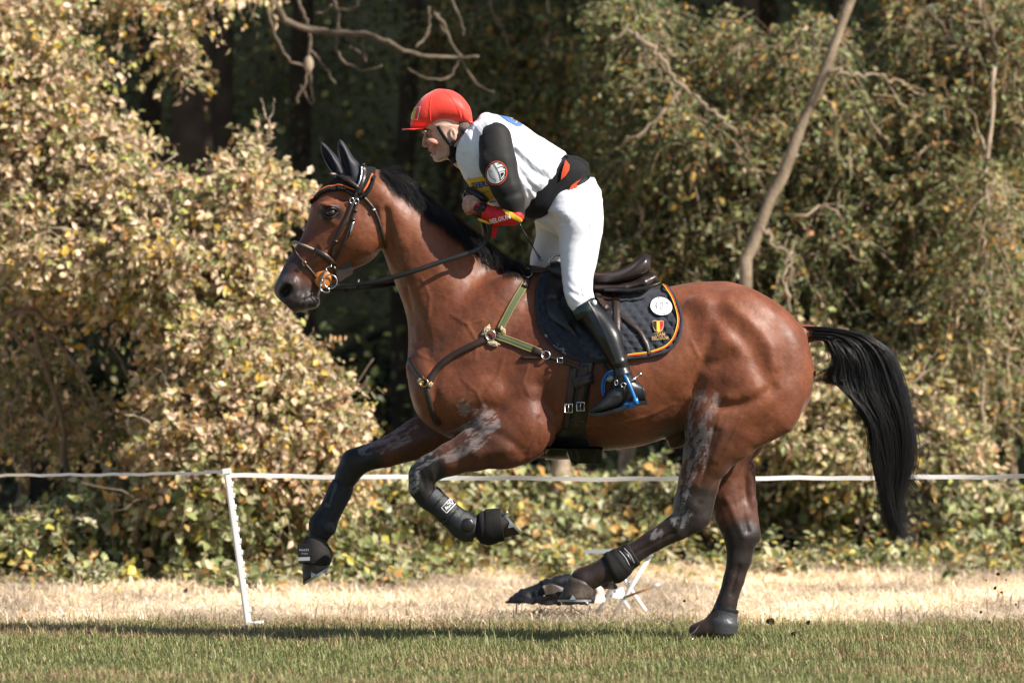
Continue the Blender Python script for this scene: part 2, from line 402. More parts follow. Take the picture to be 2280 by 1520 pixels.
# head
HS.blade((815, 420), (640, 650),
    [(800, 376), (770, 385), (738, 405), (708, 431), (695, 450), (689, 475), (681, 503), (667, 535), (650, 561), (635, 586), (620, 618), (611, 638), (611, 650), (617, 663), (632, 676), (650, 690)],
    [(862, 470), (858, 510), (852, 540), (840, 567), (824, 582), (783, 602), (760, 617), (735, 634), (716, 646), (711, 658), (708, 670), (698, 684), (680, 692), (662, 695)],
    [(0, 44, 0, .2), (45, 52, 0, .2, .2), (85, 57, 0, .25, .3), (130, 51, 0, .3, .4), (180, 41, 0, .25, .45), (225, 35, 0, .2, .3), (265, 34, 0, .2, .2), (295, 35, 0, .3, .3), (318, 24, 0, .3, .3)], k=.012, n=2.4)
for sd in (-1, 1):
    HS.ell((806, 520, sd*.052), (62, 50, 34), rot=50, k=.03)                 # cheek
    HS.ell((733, 459, sd*.094), (25, 8, 12), rot=-14, k=.018)                # brow
    HS.ell((734, 489, sd*.088), (24, 7, 11), rot=-25, k=.018)
    HS.ell((736, 474, sd*.118), (19, 12, 12), rot=-20, k=.010, sub=True)     # socket
    HS.ell((758, 437, sd*.085), (18, 10, 8), rot=-30, k=.02, sub=True)
    HS.ell((644, 637, sd*.040), (26, 21, 27), rot=60, k=.022)                # nostril wing
    HS.ell((636, 648, sd*.072), (18, 11, 20), rot=58, k=.010, sub=True)
    HS.ell((672, 668, sd*.030), (30, 20, 26), rot=20, k=.018)                # lips
    HS.ell((698, 672, sd*.018), (14, 15, 22), rot=0, k=.012)
    HS.ell((725, 560, sd*.078), (34, 6, 9), rot=52, k=.025)                  # facial crest
    # shoulder, breast, arm
    HS.ell((1072, 735, sd*.125), (150, 62, 45), rot=55, k=.06)
    HS.ell((985, 872, sd*.115), (72, 62, 52), rot=-35, k=.05)
    HS.ell((1095, 880, sd*.150), (105, 72, 52), rot=12, k=.05)
    HS.ell((1170, 880, sd*.150), (52, 115, 48), rot=-14, k=.05)
    # haunch
    HS.ell((1655, 770, sd*.155), (110, 130, 62), rot=30, k=.06)
    HS.ell((1735, 815, sd*.125), (72, 118, 62), rot=14, k=.05)
    HS.ell((1640, 850, sd*.165), (105, 85, 62), rot=30, k=.05)
    HS.ell((1562, 684, sd*.205), (30, 24, 14), rot=-20, k=.06)               # point of hip
# near fore (folded)
HS.chain([(1165, 950, -.20, 74, 46), (1120, 977, -.20, 66, 44), (1058, 1000, -.195, 47, 38), (1005, 1021, -.185, 36, 30), (958, 1042, -.175, 30, 27), (940, 1060, -.17, 30, 28)], k=.018)
HS.ell((1088, 945, -.205), (30, 24, 30), rot=25, k=.03)
HS.ell((1168, 1008, -.185), (30, 22, 24), rot=20, k=.03)
HS.chain([(940, 1055, -.17, 30, 28), (938, 1085, -.17, 28, 27), (949, 1106, -.168, 24, 23), (985, 1133, -.165, 19, 16), (1022, 1162, -.165, 22, 18), (1042, 1170, -.165, 27, 22), (1075, 1172, -.165, 22, 20), (1096, 1170, -.165, 27, 25)], k=.008)
# far fore (reaching)
HS.chain([(1020, 950, .15, 62, 48), (935, 975, .15, 47, 38), (860, 1007, .145, 33, 30), (812, 1020, .14, 29, 27), (790, 1030, .14, 32, 29), (774, 1056, .14, 27, 25), (764, 1078, .14, 22, 21), (738, 1130, .14, 18, 16), (720, 1163, .14, 21, 18), (715, 1176, .14, 26, 22), (706, 1202, .14, 22, 19), (702, 1228, .14, 28, 25)], k=.010, kin=.010)
# near hind (swinging forward)
HS.chain([(1665, 880, -.19, 125, 55), (1612, 945, -.19, 88, 48), (1578, 1012, -.18, 55, 40), (1552, 1066, -.17, 38, 31), (1540, 1118, -.165, 37, 27), (1536, 1150, -.16, 38, 25)], k=.025)
HS.ell((1580, 895, -.205), (34, 40, 30), rot=0, k=.04)                       # stifle
HS.chain([(1602, 1030, -.165, 15, 11), (1585, 1090, -.16, 13, 11), (1566, 1155, -.16, 17, 15)], k=.012)
HS.chain([(1545, 1150, -.16, 34, 25), (1508, 1173, -.16, 29, 23), (1456, 1202, -.155, 24, 18), (1412, 1230, -.15, 23, 18), (1374, 1257, -.15, 33, 26), (1330, 1277, -.15, 26, 22), (1300, 1291, -.15, 30, 27)], k=.012)
# far hind (planted)
HS.chain([(1650, 890, .17, 110, 58), (1635, 960, .165, 75, 48), (1618, 1035, .155, 42, 34), (1618, 1100, .15, 40, 30), (1632, 1145, .145, 41, 28), (1650, 1192, .14, 38, 26), (1646, 1245, .14, 27, 20), (1634, 1290, .14, 23, 18), (1617, 1345, .14, 23, 18), (1604, 1388, .14, 32, 26), (1574, 1402, .14, 23, 21), (1552, 1405, .14, 20, 20)], k=.015)
HS.chain([(1668, 1040, .15, 14, 11), (1672, 1120, .145, 13, 11), (1680, 1195, .14, 15, 14)], k=.012)
# dock and sheath
HS.chain([(1770, 745, 0, 30, 26), (1800, 742, 0, 18, 18), (1850, 748, 0, 12, 12)], k=.02)
HS.ell((1515, 972, 0), (34, 20, 26), rot=40, k=.03)
# ears (under the veil)
for sd, tipx, tipy, bx, by in ((-1, 760, 322, 793, 388), (1, 720, 328, 757, 375)):
    HS.chain([(bx, by, sd*.045, 10, 10), ((bx*.7+tipx*.3), (by*.7+tipy*.3)+2, sd*.05, 5, 5)], k=.010)
HV, HQ = HS.mesh(4)

hme = mesh_np('horse', HV, HQ)
def normals(me):
    n = np.empty(len(me.vertices)*3, np.float32); me.vertices.foreach_get('normal', n); return n.reshape(-1, 3).astype(float)
NRM = normals(hme)
hpx, hpy = topx(HV[:, 0], HV[:, 1], HV[:, 2])
# muscle relief: (line, half width px, height px, sides)
side = np.abs(NRM[:, 1])**0.7
near = np.where(NRM[:, 1] < 0, 1.0, 0.0); torso_both = np.ones(len(HV))
RELIEF = [
 ([(1618, 672), (1660, 708), (1695, 742), (1716, 775), (1722, 812)], 15, 5.0, 0),       # ridge on the croup
 ([(1598, 700), (1640, 735), (1672, 775), (1692, 815), (1700, 850)], 20, -5.0, 0),
 ([(1740, 720), (1748, 770), (1742, 830), (1715, 870)], 16, -3.6, 0),
 ([(1586, 745), (1570, 785), (1556, 828), (1547, 868)], 16, -6.5, 0),                     # flank fold
 ([(1575, 815), (1605, 805), (1630, 790)], 15, -5.5, 0),
 ([(1600, 745), (1625, 760), (1640, 785)], 24, 4.0, 0),
 ([(1640, 838), (1670, 850)], 30, 4.0, 0),
 ([(1600, 905), (1640, 905), (1690, 888), (1722, 862)], 12, -5.0, 0),
 ([(1625, 885), (1665, 878), (1700, 860)], 14, 3.5, 0),
 ([(1568, 674), (1582, 692)], 22, 2.5, 0),
 ([(1540, 700), (1548, 760), (1530, 830)], 26, -4.0, 0),
 ([(1640, 985), (1690, 945), (1745, 900)], 24, -4.0, 0),
 ([(1592, 960), (1575, 1020), (1560, 1075)], 9, -2.6, 0),
 ([(1612, 955), (1590, 1020)], 12, 2.5, 0),
 ([(972, 822), (966, 862), (972, 905), (985, 940)], 13, -6.0, 0),                         # breast - arm
 ([(1030, 925), (1075, 905), (1110, 915)], 16, -4.0, 0),
 ([(1130, 845), (1160, 800), (1185, 770)], 22, -4.0, 0),
 ([(1120, 850), (1090, 830)], 22, -2.5, 0),
 ([(1205, 860), (1222, 920), (1205, 985)], 18, -5.0, 0),                                  # behind the arm
 ([(1180, 890), (1185, 930)], 30, 4.5, 0),
 ([(1100, 960), (1140, 985), (1165, 1010)], 10, -3.2, 0),
 ([(1060, 1010), (1110, 1005), (1140, 1000)], 12, 2.5, 0),
 ([(995, 1015), (1050, 990), (1085, 960)], 8, -2.4, 0),
 ([(1060, 730), (1020, 790), (985, 850)], 18, -3.0, 0),
 ([(1040, 650), (1010, 720), (960, 790)], 24, -3.0, 0),
 ([(880, 600), (905, 660), (935, 730), (955, 800)], 14, -4.0, 0),                         # jugular groove
 ([(905, 590), (930, 650), (955, 720)], 20, 3.0, 0),
 ([(860, 470), (868, 520), (872, 575)], 9, -4.5, 0),                                      # behind the jaw
 ([(850, 420), (880, 480), (895, 540)], 18, 2.6, 0),
 ([(1000, 520), (1040, 590), (1090, 640)], 30, -3.0, 0),
 ([(846, 460), (853, 510), (846, 552)], 8, 3.0, 0),
 ([(765, 500), (740, 540), (712, 580)], 8, 2.2, 0),
 ([(700, 560), (690, 590), (672, 615)], 9, -2.0, 0),
 ([(713, 657), (695, 661), (676, 668)], 3.2, -3.4, 0),                                    # mouth
 ([(679, 655), (672, 678), (668, 694)], 3, -2.4, 0),
 ([(655, 622), (662, 640), (660, 658)], 5, 2.2, 0),
 ([(1548, 1128), (1530, 1150), (1500, 1168)], 7, 2.2, 0), ([(1560, 1120), (1545, 1142)], 6, -2.4, 0),
 ([(1500, 1185), (1440, 1217), (1405, 1236)], 5, -3.0, 0),
 ([(1618, 1110), (1640, 1160), (1655, 1195)], 7, 2.4, 1), ([(1650, 1090), (1655, 1140), (1665, 1180)], 7, -3.5, 1), ([(1645, 1260), (1628, 1320)], 5, -2.6, 1),
 ([(1440, 900), (1490, 880), (1530, 850)], 30, -2.5, 0), ([(1260, 960), (1340, 965), (1430, 945)], 26, -2.0, 0),
 ([(935, 1050), (945, 1085)], 6, -2.0, 0),
 ([(1245, 935), (1310, 952), (1380, 944), (1440, 928), (1500, 900)], 4, 1.5, 0), ([(1380, 944), (1420, 962), (1470, 955)], 3.6, 1.2, 0), ([(1005, 700), (1040, 722), (1062, 758), (1058, 800)], 4, 1.4, 0), ([(1040, 722), (1075, 712)], 3.6, 1.1, 0),
 ([(1030, 845), (1062, 872), (1075, 905)], 4, 1.4, 0), ([(1120, 800), (1108, 840), (1085, 868)], 4, 1.3, 0), ([(1150, 930), (1120, 952), (1085, 972), (1035, 1000)], 4, 1.5, 0), ([(712, 545), (722, 570), (718, 600), (705, 625)], 3.6, 1.4, 0), ([(722, 570), (738, 585)], 3.4, 1.1, 0),
 ([(905, 760), (935, 790), (960, 800)], 4, 1.3, 0), ([(940, 620), (958, 660), (955, 705)], 4, 1.2, 0), ([(1180, 800), (1165, 850), (1178, 880)], 4, 1.2, 0), ([(1602, 930), (1588, 980), (1570, 1030), (1552, 1080)], 4, 1.4, 0), ([(1650, 930), (1625, 985), (1600, 1030)], 4, 1.2, 0), ([(1540, 760), (1560, 800), (1530, 850)], 4.5, 1.2, 0),
 ([(1215, 780), (1235, 830), (1222, 880)], 7, -2.2, 0), ([(1200, 930), (1190, 970), (1172, 1000)], 5, -2.4, 0), ([(1210, 945), (1205, 985)], 4, 1.4, 0), ([(905, 640), (915, 700), (920, 760)], 6, -2, 0), ([(870, 600), (885, 640)], 5, -2.5, 0), ([(962, 1050), (968, 1080)], 6, 2, 0),
]
DISP = np.zeros(len(HV))
for pts, wd, amt, far in RELIEF:
    d = seg_dist(hpx, hpy, pts); g = np.exp(-(d/wd)**2)*amt*S*side
    g *= np.where(HV[:, 1] > 0.02, 1, 0) if far else 1.0
    DISP += g
DISP += side*S*(2.6*(fbm(hpx/46, hpy/46, 51)-.5) + 1.2*(fbm(hpx/15, hpy/19, 53)-.5)*sstep(560, 700, hpx)*(hpx < 1250))
HV = HV + NRM*DISP[:, None]
hme = mesh_np('horse', HV, HQ); NRM = normals(hme); hpx, hpy = topx(HV[:, 0], HV[:, 1], HV[:, 2])
# coat: bay with black points; grease smeared on the legs
nearside = HV[:, 1] < 0
def caps(lst, soft, who):
    m = np.zeros(len(HV))
    for pts, r in lst: m = np.maximum(m, 1 - sstep(r, r+soft, seg_dist(hpx, hpy, pts)))
    return m*who
blk = np.maximum.reduce([
 caps([([(935, 1062), (948, 1105), (1042, 1172), (1120, 1175)], 48)], 26, nearside),
 caps([([(800, 1035), (765, 1075), (716, 1175), (700, 1250)], 34)], 40, ~nearside),
 caps([([(1560, 1130), (1500, 1178), (1372, 1258), (1290, 1300)], 36)], 40, nearside),
 caps([([(1655, 1210), (1640, 1260), (1606, 1385), (1530, 1410)], 38)], 34, ~nearside)])
muz = np.maximum(1 - sstep(22, 74, seg_dist(hpx, hpy, [(622, 632), (648, 668), (690, 678)])), 0)
muz = np.maximum(muz, .8*(1 - sstep(8, 26, seg_dist(hpx, hpy, [(645, 590), (660, 590)]))))
eye_m = 1 - sstep(13, 26, seg_dist(hpx, hpy, [(728, 476), (746, 472)]))
crest_m = 1 - sstep(6, 46, seg_dist(hpx, hpy, [(870, 385), (985, 462), (1062, 522), (1130, 572), (1170, 592)]))
groin = 1 - sstep(20, 70, seg_dist(hpx, hpy, [(1500, 985), (1530, 985)]))
nz = np.sin(hpx*.031+hpy*.017)*np.sin(hpy*.027-hpx*.011)
hi_ = np.array([.182, .056, .0215]); lo_ = np.array([.105, .0265, .0095])
mix = np.clip(.52 + .35*nz + .25*np.sin(hpx*.008+1.2), 0, 1)[:, None]
coat = lo_*(1-mix) + hi_*mix
legd = np.maximum.reduce([caps([([(940, 1055), (1090, 985)], 30)], 60, nearside), caps([([(800, 1025), (930, 970)], 40)], 50, ~nearside), caps([([(1550, 1110), (1570, 1000)], 40)], 70, nearside), caps([([(1650, 1180), (1630, 1060)], 45)], 60, ~nearside)])[:, None]
coat = coat*(1-legd*.62) + np.array([.040, .015, .009])*legd*.62
blk = blk*np.where(hpx > 1260, .93, 1.0)
for msk, c, f in ((blk, (.010, .008, .008), 1), (muz, (.030, .026, .027), .93), (eye_m, (.012, .009, .008), .85), (crest_m, (.012, .009, .009), .88), (groin, (.02, .014, .012), .7), (1 - sstep(6, 13, seg_dist(hpx, hpy, [(634, 652), (644, 642)])), (.008, .006, .006), .95)):
    coat = coat*(1-msk[:, None]*f) + np.array(c)*msk[:, None]*f
gre = np.maximum.reduce([
 caps([([(985, 995), (1045, 958), (1085, 935)], 15), ([(1090, 928), (1098, 948)], 12), ([(925, 1040), (945, 1018), (990, 1000)], 9), ([(915, 1055), (914, 1085)], 12), ([(1000, 1020), (1070, 985), (1098, 955)], 5)], 16, nearside),
 .75*caps([([(1028, 898), (1035, 918)], 7), ([(1050, 898), (1056, 915)], 7), ([(1075, 900), (1082, 920)], 4)], 14, nearside),
 caps([([(1560, 890), (1555, 930), (1545, 1000), (1528, 1060)], 16), ([(1590, 885), (1572, 960), (1555, 1040)], 8), ([(1520, 1100), (1500, 1140)], 9), ([(1522, 1146), (1512, 1158)], 11), ([(1455, 1190), (1462, 1186)], 6)], 18, nearside),
 caps([([(810, 1003), (860, 983), (920, 948)], 7), ([(850, 1000), (905, 975)], 5)], 14, ~nearside),
 .45*caps([([(1600, 1150), (1617, 1205), (1612, 1270)], 7)], 16, ~nearside)])
ang_ = np.where(hpx < 1200, math.radians(28), math.radians(72)); uu = hpx*np.cos(ang_) - hpy*np.sin(ang_); vv = hpx*np.sin(ang_) + hpy*np.cos(ang_)
gre *= .22 + 1.2*sstep(.30, .72, .5*fbm(uu/40, vv/9, 41) + .5*fbm(uu/12, vv/4, 47))
gre = np.clip(gre, 0, 1)*.66
M['horse'] = mat('bay_horse_coat', (.1, .03, .012), .47, .38, attr='coat', sheen=.08, bump=.22, bscale=30, var=.20, vscale=14)
def horse_mat(m):
    N = m.node_tree.nodes; L = m.node_tree.links; b = N['Principled BSDF']
    src = b.inputs['Base Color'].links[0].from_socket
    tq = N.new('ShaderNodeTexCoord'); f1 = N.new('ShaderNodeTexNoise'); f1.inputs['Scale'].default_value = 55; f1.inputs['Detail'].default_value = 6; f1.inputs['Roughness'].default_value = .7; L.new(tq.outputs['Object'], f1.inputs['Vector'])
    fm = N.new('ShaderNodeMapRange'); L.new(f1.outputs[0], fm.inputs[0]); fm.inputs[1].default_value = .3; fm.inputs[2].default_value = .7; fm.inputs[3].default_value = .76; fm.inputs[4].default_value = 1.24
    fs = N.new('ShaderNodeVectorMath'); fs.operation = 'SCALE'; L.new(src, fs.inputs[0]); L.new(fm.outputs[0], fs.inputs['Scale']); src = fs.outputs[0]
    f2 = N.new('ShaderNodeTexNoise'); f2.inputs['Scale'].default_value = 7; f2.inputs['Detail'].default_value = 7; f2.inputs['Roughness'].default_value = .65; L.new(tq.outputs['Object'], f2.inputs['Vector'])
    fr = N.new('ShaderNodeMapRange'); L.new(f2.outputs[0], fr.inputs[0]); fr.inputs[1].default_value = .35; fr.inputs[2].default_value = .65; fr.inputs[3].default_value = .38; fr.inputs[4].default_value = .62; L.new(fr.outputs[0], b.inputs['Roughness'])
    a = N.new('ShaderNodeAttribute'); a.attribute_name = 'grease'
    tc = N.new('ShaderNodeTexCoord'); mp = N.new('ShaderNodeMapping'); mp.inputs['Rotation'].default_value = (0, .75, 0); mp.inputs['Scale'].default_value = (34, 90, 150)
    n1 = N.new('ShaderNodeTexNoise'); n1.inputs['Scale'].default_value = 1.0; n1.inputs['Detail'].default_value = 6; n1.inputs['Roughness'].default_value = .7
    L.new(tc.outputs['Object'], mp.inputs[0]); L.new(mp.outputs[0], n1.inputs['Vector'])
    ad = N.new('ShaderNodeMath'); ad.operation = 'ADD'; L.new(a.outputs['Fac'], ad.inputs[0]); L.new(n1.outputs[0], ad.inputs[1])
    mr = N.new('ShaderNodeMapRange'); L.new(ad.outputs[0], mr.inputs[0]); mr.inputs[1].default_value = .80; mr.inputs[2].default_value = 1.60; mr.inputs[4].default_value = .80
    mx = N.new('ShaderNodeMix'); mx.data_type = 'RGBA'; L.new(mr.outputs[0], mx.inputs[0]); L.new(src, mx.inputs[6]); mx.inputs[7].default_value = (.34, .34, .35, 1)
    L.new(mx.outputs[2], b.inputs['Base Color'])
    # fine lie of the hair
    mp2 = N.new('ShaderNodeMapping'); mp2.inputs['Rotation'].default_value = (0, .9, 0); mp2.inputs['Scale'].default_value = (60, 60, 420)
    n2 = N.new('ShaderNodeTexNoise'); n2.inputs['Scale'].default_value = 1; n2.inputs['Detail'].default_value = 3
    L.new(tc.outputs['Object'], mp2.inputs[0]); L.new(mp2.outputs[0], n2.inputs['Vector'])
    b2 = N.new('ShaderNodeBump'); b2.inputs['Strength'].default_value = .20; b2.inputs['Distance'].default_value = .004
    old = b.inputs['Normal'].links[0].from_socket; L.new(old, b2.inputs['Normal']); L.new(n2.outputs[0], b2.inputs['Height']); L.new(b2.outputs[0], b.inputs['Normal'])
horse_mat(M['horse'])
hme.materials.append(M['horse']); fcol(hme, 'coat', coat); fval(hme, 'grease', gre)
horse = link('horse', hme)
tag(horse, 'bay horse cantering left, black mane and tail, white grease smeared on its legs', 'horse')
HBVH = BVHTree.FromPolygons([tuple(v) for v in HV], [tuple(int(i) for i in q) for q in HQ])
HLOC = Vector((0, 0, 0))
def hit(px, py, sgn=-1, bvh=None, far=1.2):
    """point and normal of the surface seen from the camera's side (sgn -1) or from the far side (+1) behind pixel (px, py)"""
    bvh = bvh or HBVH
    a = PV(px, py, sgn*far); b = PV(px, py, -sgn*far); d = (b-a).normalized()
    r = bvh.ray_cast(a, d, 3.0)
    return (r[0], r[1]) if r[0] is not None else (None, None)
def surf(px, py, off=0, sgn=-1, bvh=None, fall=None):
    p, n = hit(px, py, sgn, bvh)
    if p is None:
        if fall is None: return None
        return PV(px, py, fall)
    if n.y*sgn < 0: n = -n
    return p + n*off

def strap(mb, pts, wpx, off=.004, th=.004, n=None, sgn=-1, bvh=None, fall=-0.1, free=None):
    """flat strap lying on the surface: pts in pixels, width in pixels, a solid of thickness th"""
    pts = np.array(pts, float); L = np.linalg.norm(np.diff(pts[:, :2], axis=0), axis=1).sum(); n = n or max(4, int(L/7))
    q = spline(pts, n); tg = np.gradient(q[:, :2], axis=0); tg /= np.linalg.norm(tg, axis=1)[:, None]; nn = np.stack([-tg[:, 1], tg[:, 0]], 1)
    K = (-1, -.92, 0, .92, 1); rows = []; outs = []
    wv = np.broadcast_to(np.asarray(wpx, float), (n,)) if np.ndim(wpx) == 0 else np.interp(np.linspace(0, 1, n), np.linspace(0, 1, len(wpx)), wpx)
    last = fall
    for i in range(n):
        c = surf(*q[i, :2], off, sgn, bvh)
        if c is not None: last = c.y
        r = []
        for kk in K:
            x, y = q[i, :2] + nn[i]*kk*wv[i]/2
            p = surf(x, y, off, sgn, bvh)
            if p is None or abs(p.y-last) > .03: p = PV(x, y, last)
            r.append(p)
        rows.append(r)
    A = np.array([[tuple(p) for p in r] for r in rows])               # n,5,3
    if n > 4:
        for _ in range(2): A[1:-1, :, 1] = .25*A[:-2, :, 1] + .5*A[1:-1, :, 1] + .25*A[2:, :, 1]
    O = A.copy(); O[:, 1:4, 1] += sgn*th; I = A.copy(); I[:, :, 1] -= sgn*.006
    V = np.concatenate([O.reshape(-1, 3), I.reshape(-1, 3)]); Q = []; m = 5; b = n*5
    for i in range(n-1):
        for k in range(4):
            Q.append((i*m+k, i*m+k+1, (i+1)*m+k+1, (i+1)*m+k)); Q.append((b+i*m+k, b+(i+1)*m+k, b+(i+1)*m+k+1, b+i*m+k+1))
        Q.append((i*m, (i+1)*m, b+(i+1)*m, b+i*m)); Q.append((i*m+4, b+i*m+4, b+(i+1)*m+4, (i+1)*m+4))
    for k in range(4):
        Q.append((k, b+k, b+k+1, k+1)); e = (n-1)*m; Q.append((e+k, e+k+1, b+e+k+1, b+e+k))
    return mb.add(V, Q)

def patch(top, bot, nx, nt, off, hfun=None, th=.004, sgn=-1, bvh=None, cosx=True, smooth=3, maxdz=.02):
    """sheet lying on the surface between two curves that share their end points; hfun(px, py, t) adds height"""
    top = np.array(sorted(top), float); bot = np.array(sorted(bot), float)
    x0, x1 = top[0, 0], top[-1, 0]
    s_ = np.linspace(0, 1, nx); xs = x0 + (x1-x0)*(.5-.5*np.cos(np.pi*s_)*1 if cosx else s_)
    ty = pchip(top[:, 0], top[:, 1], xs); by = pchip(bot[:, 0], bot[:, 1], xs)
    Y = np.full((nx, nt), np.nan); PXY = np.zeros((nx, nt, 2))
    for i in range(nx):
        for j in range(nt):
            t = j/(nt-1); y = ty[i]*(1-t) + by[i]*t; PXY[i, j] = (xs[i], y)
            p = surf(xs[i], y, 0, sgn, bvh)
            if p is not None: Y[i, j] = p.y
    for i in range(nx):                                               # rows that miss the body take the next value in
        ok = ~np.isnan(Y[i]); Y[i] = np.interp(np.arange(nt), np.nonzero(ok)[0], Y[i][ok]) if ok.any() else np.nan
    okc = ~np.isnan(Y[:, 0])
    for j in range(nt): Y[:, j] = np.interp(np.arange(nx), np.nonzero(okc)[0], Y[okc, j])
    for _ in range(smooth):
        Y[1:-1] = .25*Y[:-2]+.5*Y[1:-1]+.25*Y[2:]; Y[:, 1:-1] = .25*Y[:, :-2]+.5*Y[:, 1:-1]+.25*Y[:, 2:]
    return PXY, Y
def patch_mesh(mb, PXY, Y, off, th, sgn=-1, hfun=None, rim=True):
    nx, nt = Y.shape; O = np.zeros((nx, nt, 3)); I = np.zeros((nx, nt, 3))
    for i in range(nx):
        for j in range(nt):
            px, py = PXY[i, j]; h = hfun(i/(nx-1), j/(nt-1), px, py) if hfun else 0
            e = min(i, nx-1-i, j, nt-1-j); ed = th*(.35 if e == 0 else (.8 if e == 1 else 1)) if rim else th
            O[i, j] = P(px, py, Y[i, j] + sgn*(off+ed+h)); I[i, j] = P(px, py, Y[i, j] - sgn*.004)
    V = np.concatenate([O.reshape(-1, 3), I.reshape(-1, 3)]); b = nx*nt; Q = []
    for i in range(nx-1):
        for j in range(nt-1):
            a = i*nt+j; Q.append((a, a+1, a+nt+1, a+nt))
    for i in range(nx-1):
        for j in (0, nt-1):
            a = i*nt+j; Q.append((a, a+nt, b+a+nt, b+a))
    for j in range(nt-1):
        for i in (0, nx-1):
            a = i*nt+j; Q.append((a, a+1, b+a+1, b+a))
    return mb.add(V, Q)

# eyes
for sd in (-1, 1):
    e = MB().ball(P(737, 474, sd*.1035), (.022, .019, .019), 20)
    o = child('eye', e.build('eye', mat('horse_eye', (.012, .006, .004), .06, .8)), horse)
    l = MB()
    for up, r in ((1, .0045), (-1, .004)):
        l.tube([P(737+dx, 474-up*(10.5-abs(dx)**2/25)-dx*.18, sd*(.121-abs(dx)*.0010)) for dx in np.linspace(-16, 16, 9)], [.0015, .002, r*.8, r*.8, r*.8, r*.8, r*.8, .002, .0015], 7)
    child('eyelid', l.build('eyelid', M['black_hide'] if 'black_hide' in M else M.setdefault('black_hide', mat('dark_eyelid', (.014, .010, .009), .4, .5))), o)
# hooves and shoes
M['hoof'] = mat('hoof_horn', (.058, .043, .033), .55, .35, var=.5, vscale=25, bump=.3, bscale=60)
def hoof(cor, rc, sole, rs, dir_deg, y, ydep, shoe_mat, stud_at=None, dcor=None):
    """hoof from coronet to sole; dir = angle of heel-to-toe in the picture, r = half lengths px"""
    d1 = np.array([math.cos(math.radians(dir_deg)), math.sin(math.radians(dir_deg))]); dc = dir_deg if dcor is None else dcor
    th = np.arange(28)*2*np.pi/28; rings = []
    def ring(cx, cy, r, dep, ang, sc=1):
        e = np.array([math.cos(math.radians(ang)), math.sin(math.radians(ang))]); pts = []
        for t in th:
            u = math.cos(t); v = math.sin(t); wd = dep*(1 - .14*max(-u, 0)); uu = u if u > 0 else u*.86
            x = cx + e[0]*uu*r*sc; z = cy - e[1]*uu*r*sc; pts.append(P(x, z, y + v*wd*S*sc))
        return pts
    K = 7
    for i in range(K):
        t = i/(K-1); c = np.array(cor)*(1-t)+np.array(sole)*t
        rings.append(ring(c[0], c[1], rc*(1-t)+rs*t, ydep[0]*(1-t)+ydep[1]*t, dc*(1-t)+dir_deg*t, 1.0 + (.02 if i in (1, 3) else 0)))
    V = np.array(rings).reshape(-1, 3); n = 28; Q = [(i*n+j, i*n+(j+1) % n, (i+1)*n+(j+1) % n, (i+1)*n+j) for i in range(K-1) for j in range(n)]
    m = MB(); V2 = np.vstack([V, V[:n].mean(0), V[-n:].mean(0)]); e = (K-1)*n
    T = [(K*n, (j+1) % n, j) for j in range(n)] + [(K*n+1, e+j, e+(j+1) % n) for j in range(n)]
    m.add(V2, Q, T); ho = child('hoof', m.build('hoof', M['hoof']), horse)
    nv = np.array(sole, float)-np.array(cor, float); pn = np.array([-d1[1], -d1[0]]); pn = pn if pn @ nv > 0 else -pn
    a = ring(sole[0], sole[1], rs*1.03, ydep[1]*1.03, dir_deg); b = ring(sole[0]+pn[0]*5, sole[1]+pn[1]*5, rs*1.02, ydep[1]*1.02, dir_deg)
    c = ring(sole[0]+pn[0]*5, sole[1]+pn[1]*5, rs*.62, ydep[1]*.6, dir_deg); dd = ring(sole[0], sole[1], rs*.62, ydep[1]*.6, dir_deg)
    V = np.array([a, b, c, dd]).reshape(-1, 3); sel = [j for j in range(n) if not (12 <= j <= 15)]
    Q = [(k*n+j, k*n+(j+1) % n, ((k+1) % 4)*n+(j+1) % n, ((k+1) % 4)*n+j) for k in range(4) for j in sel]
    m = MB().add(V, Q)
    for t, wd_ in ((0.62, 7), (-.62, 7)):                            # side clips drawn up from the shoe
        s0 = np.array([math.cos(t*2.2), math.sin(t*2.2)])
        x = sole[0]+d1[0]*s0[0]*rs*1.02; z = sole[1]-d1[1]*s0[0]*rs*1.02; yy = y+s0[1]*ydep[1]*S*1.05
        B = np.array(P(x-d1[0]*wd_, z+d1[1]*wd_, yy)); Cc = np.array(P(x+d1[0]*wd_, z-d1[1]*wd_, yy)); Tt = np.array(P(x-pn[0]*11, z-pn[1]*11, yy-np.sign(yy-y)*.002)); o_ = np.array([0, np.sign(s0[1])*.003, 0])
        m.add([B+o_, Cc+o_, Tt+o_, B-o_, Cc-o_, Tt-o_], [(0, 1, 4, 3), (1, 2, 5, 4), (2, 0, 3, 5)], [(0, 1, 2), (3, 5, 4)])
    sh = child('horseshoe', m.build('horseshoe', shoe_mat, False), ho)
    st = MB()
    x = sole[0]-d1[0]*rs*.55+pn[0]*5; z = sole[1]+d1[1]*rs*.55+pn[1]*5
    st.tube([P(x, z, y-ydep[1]*S*.75), P(x+pn[0]*8, z+pn[1]*8, y-ydep[1]*S*.75)], .007, 6)
    child('stud', st.build('stud', M['steel']), ho)
    return ho
M['shoe'] = mat('worn_aluminium_shoe', (.42, .43, .45), .45, .5, metal=.85, var=.3, vscale=40)
hoof((1095, 1172), 27, (1134, 1162), 36, -48, -.165, (26, 33), M['shoe'], dcor=-75)
hoof((701, 1232), 27, (705, 1278), 36, 212, .14, (26, 33), M['shoe'], dcor=190)
hoof((1299, 1293), 31, (1284, 1334), 41, 180, -.15, (28, 36), M['shoe'], dcor=160)
hoof((1551, 1402), 25, (1522, 1419), 33, 194, .14, (28, 36), M['hoof'], dcor=245)

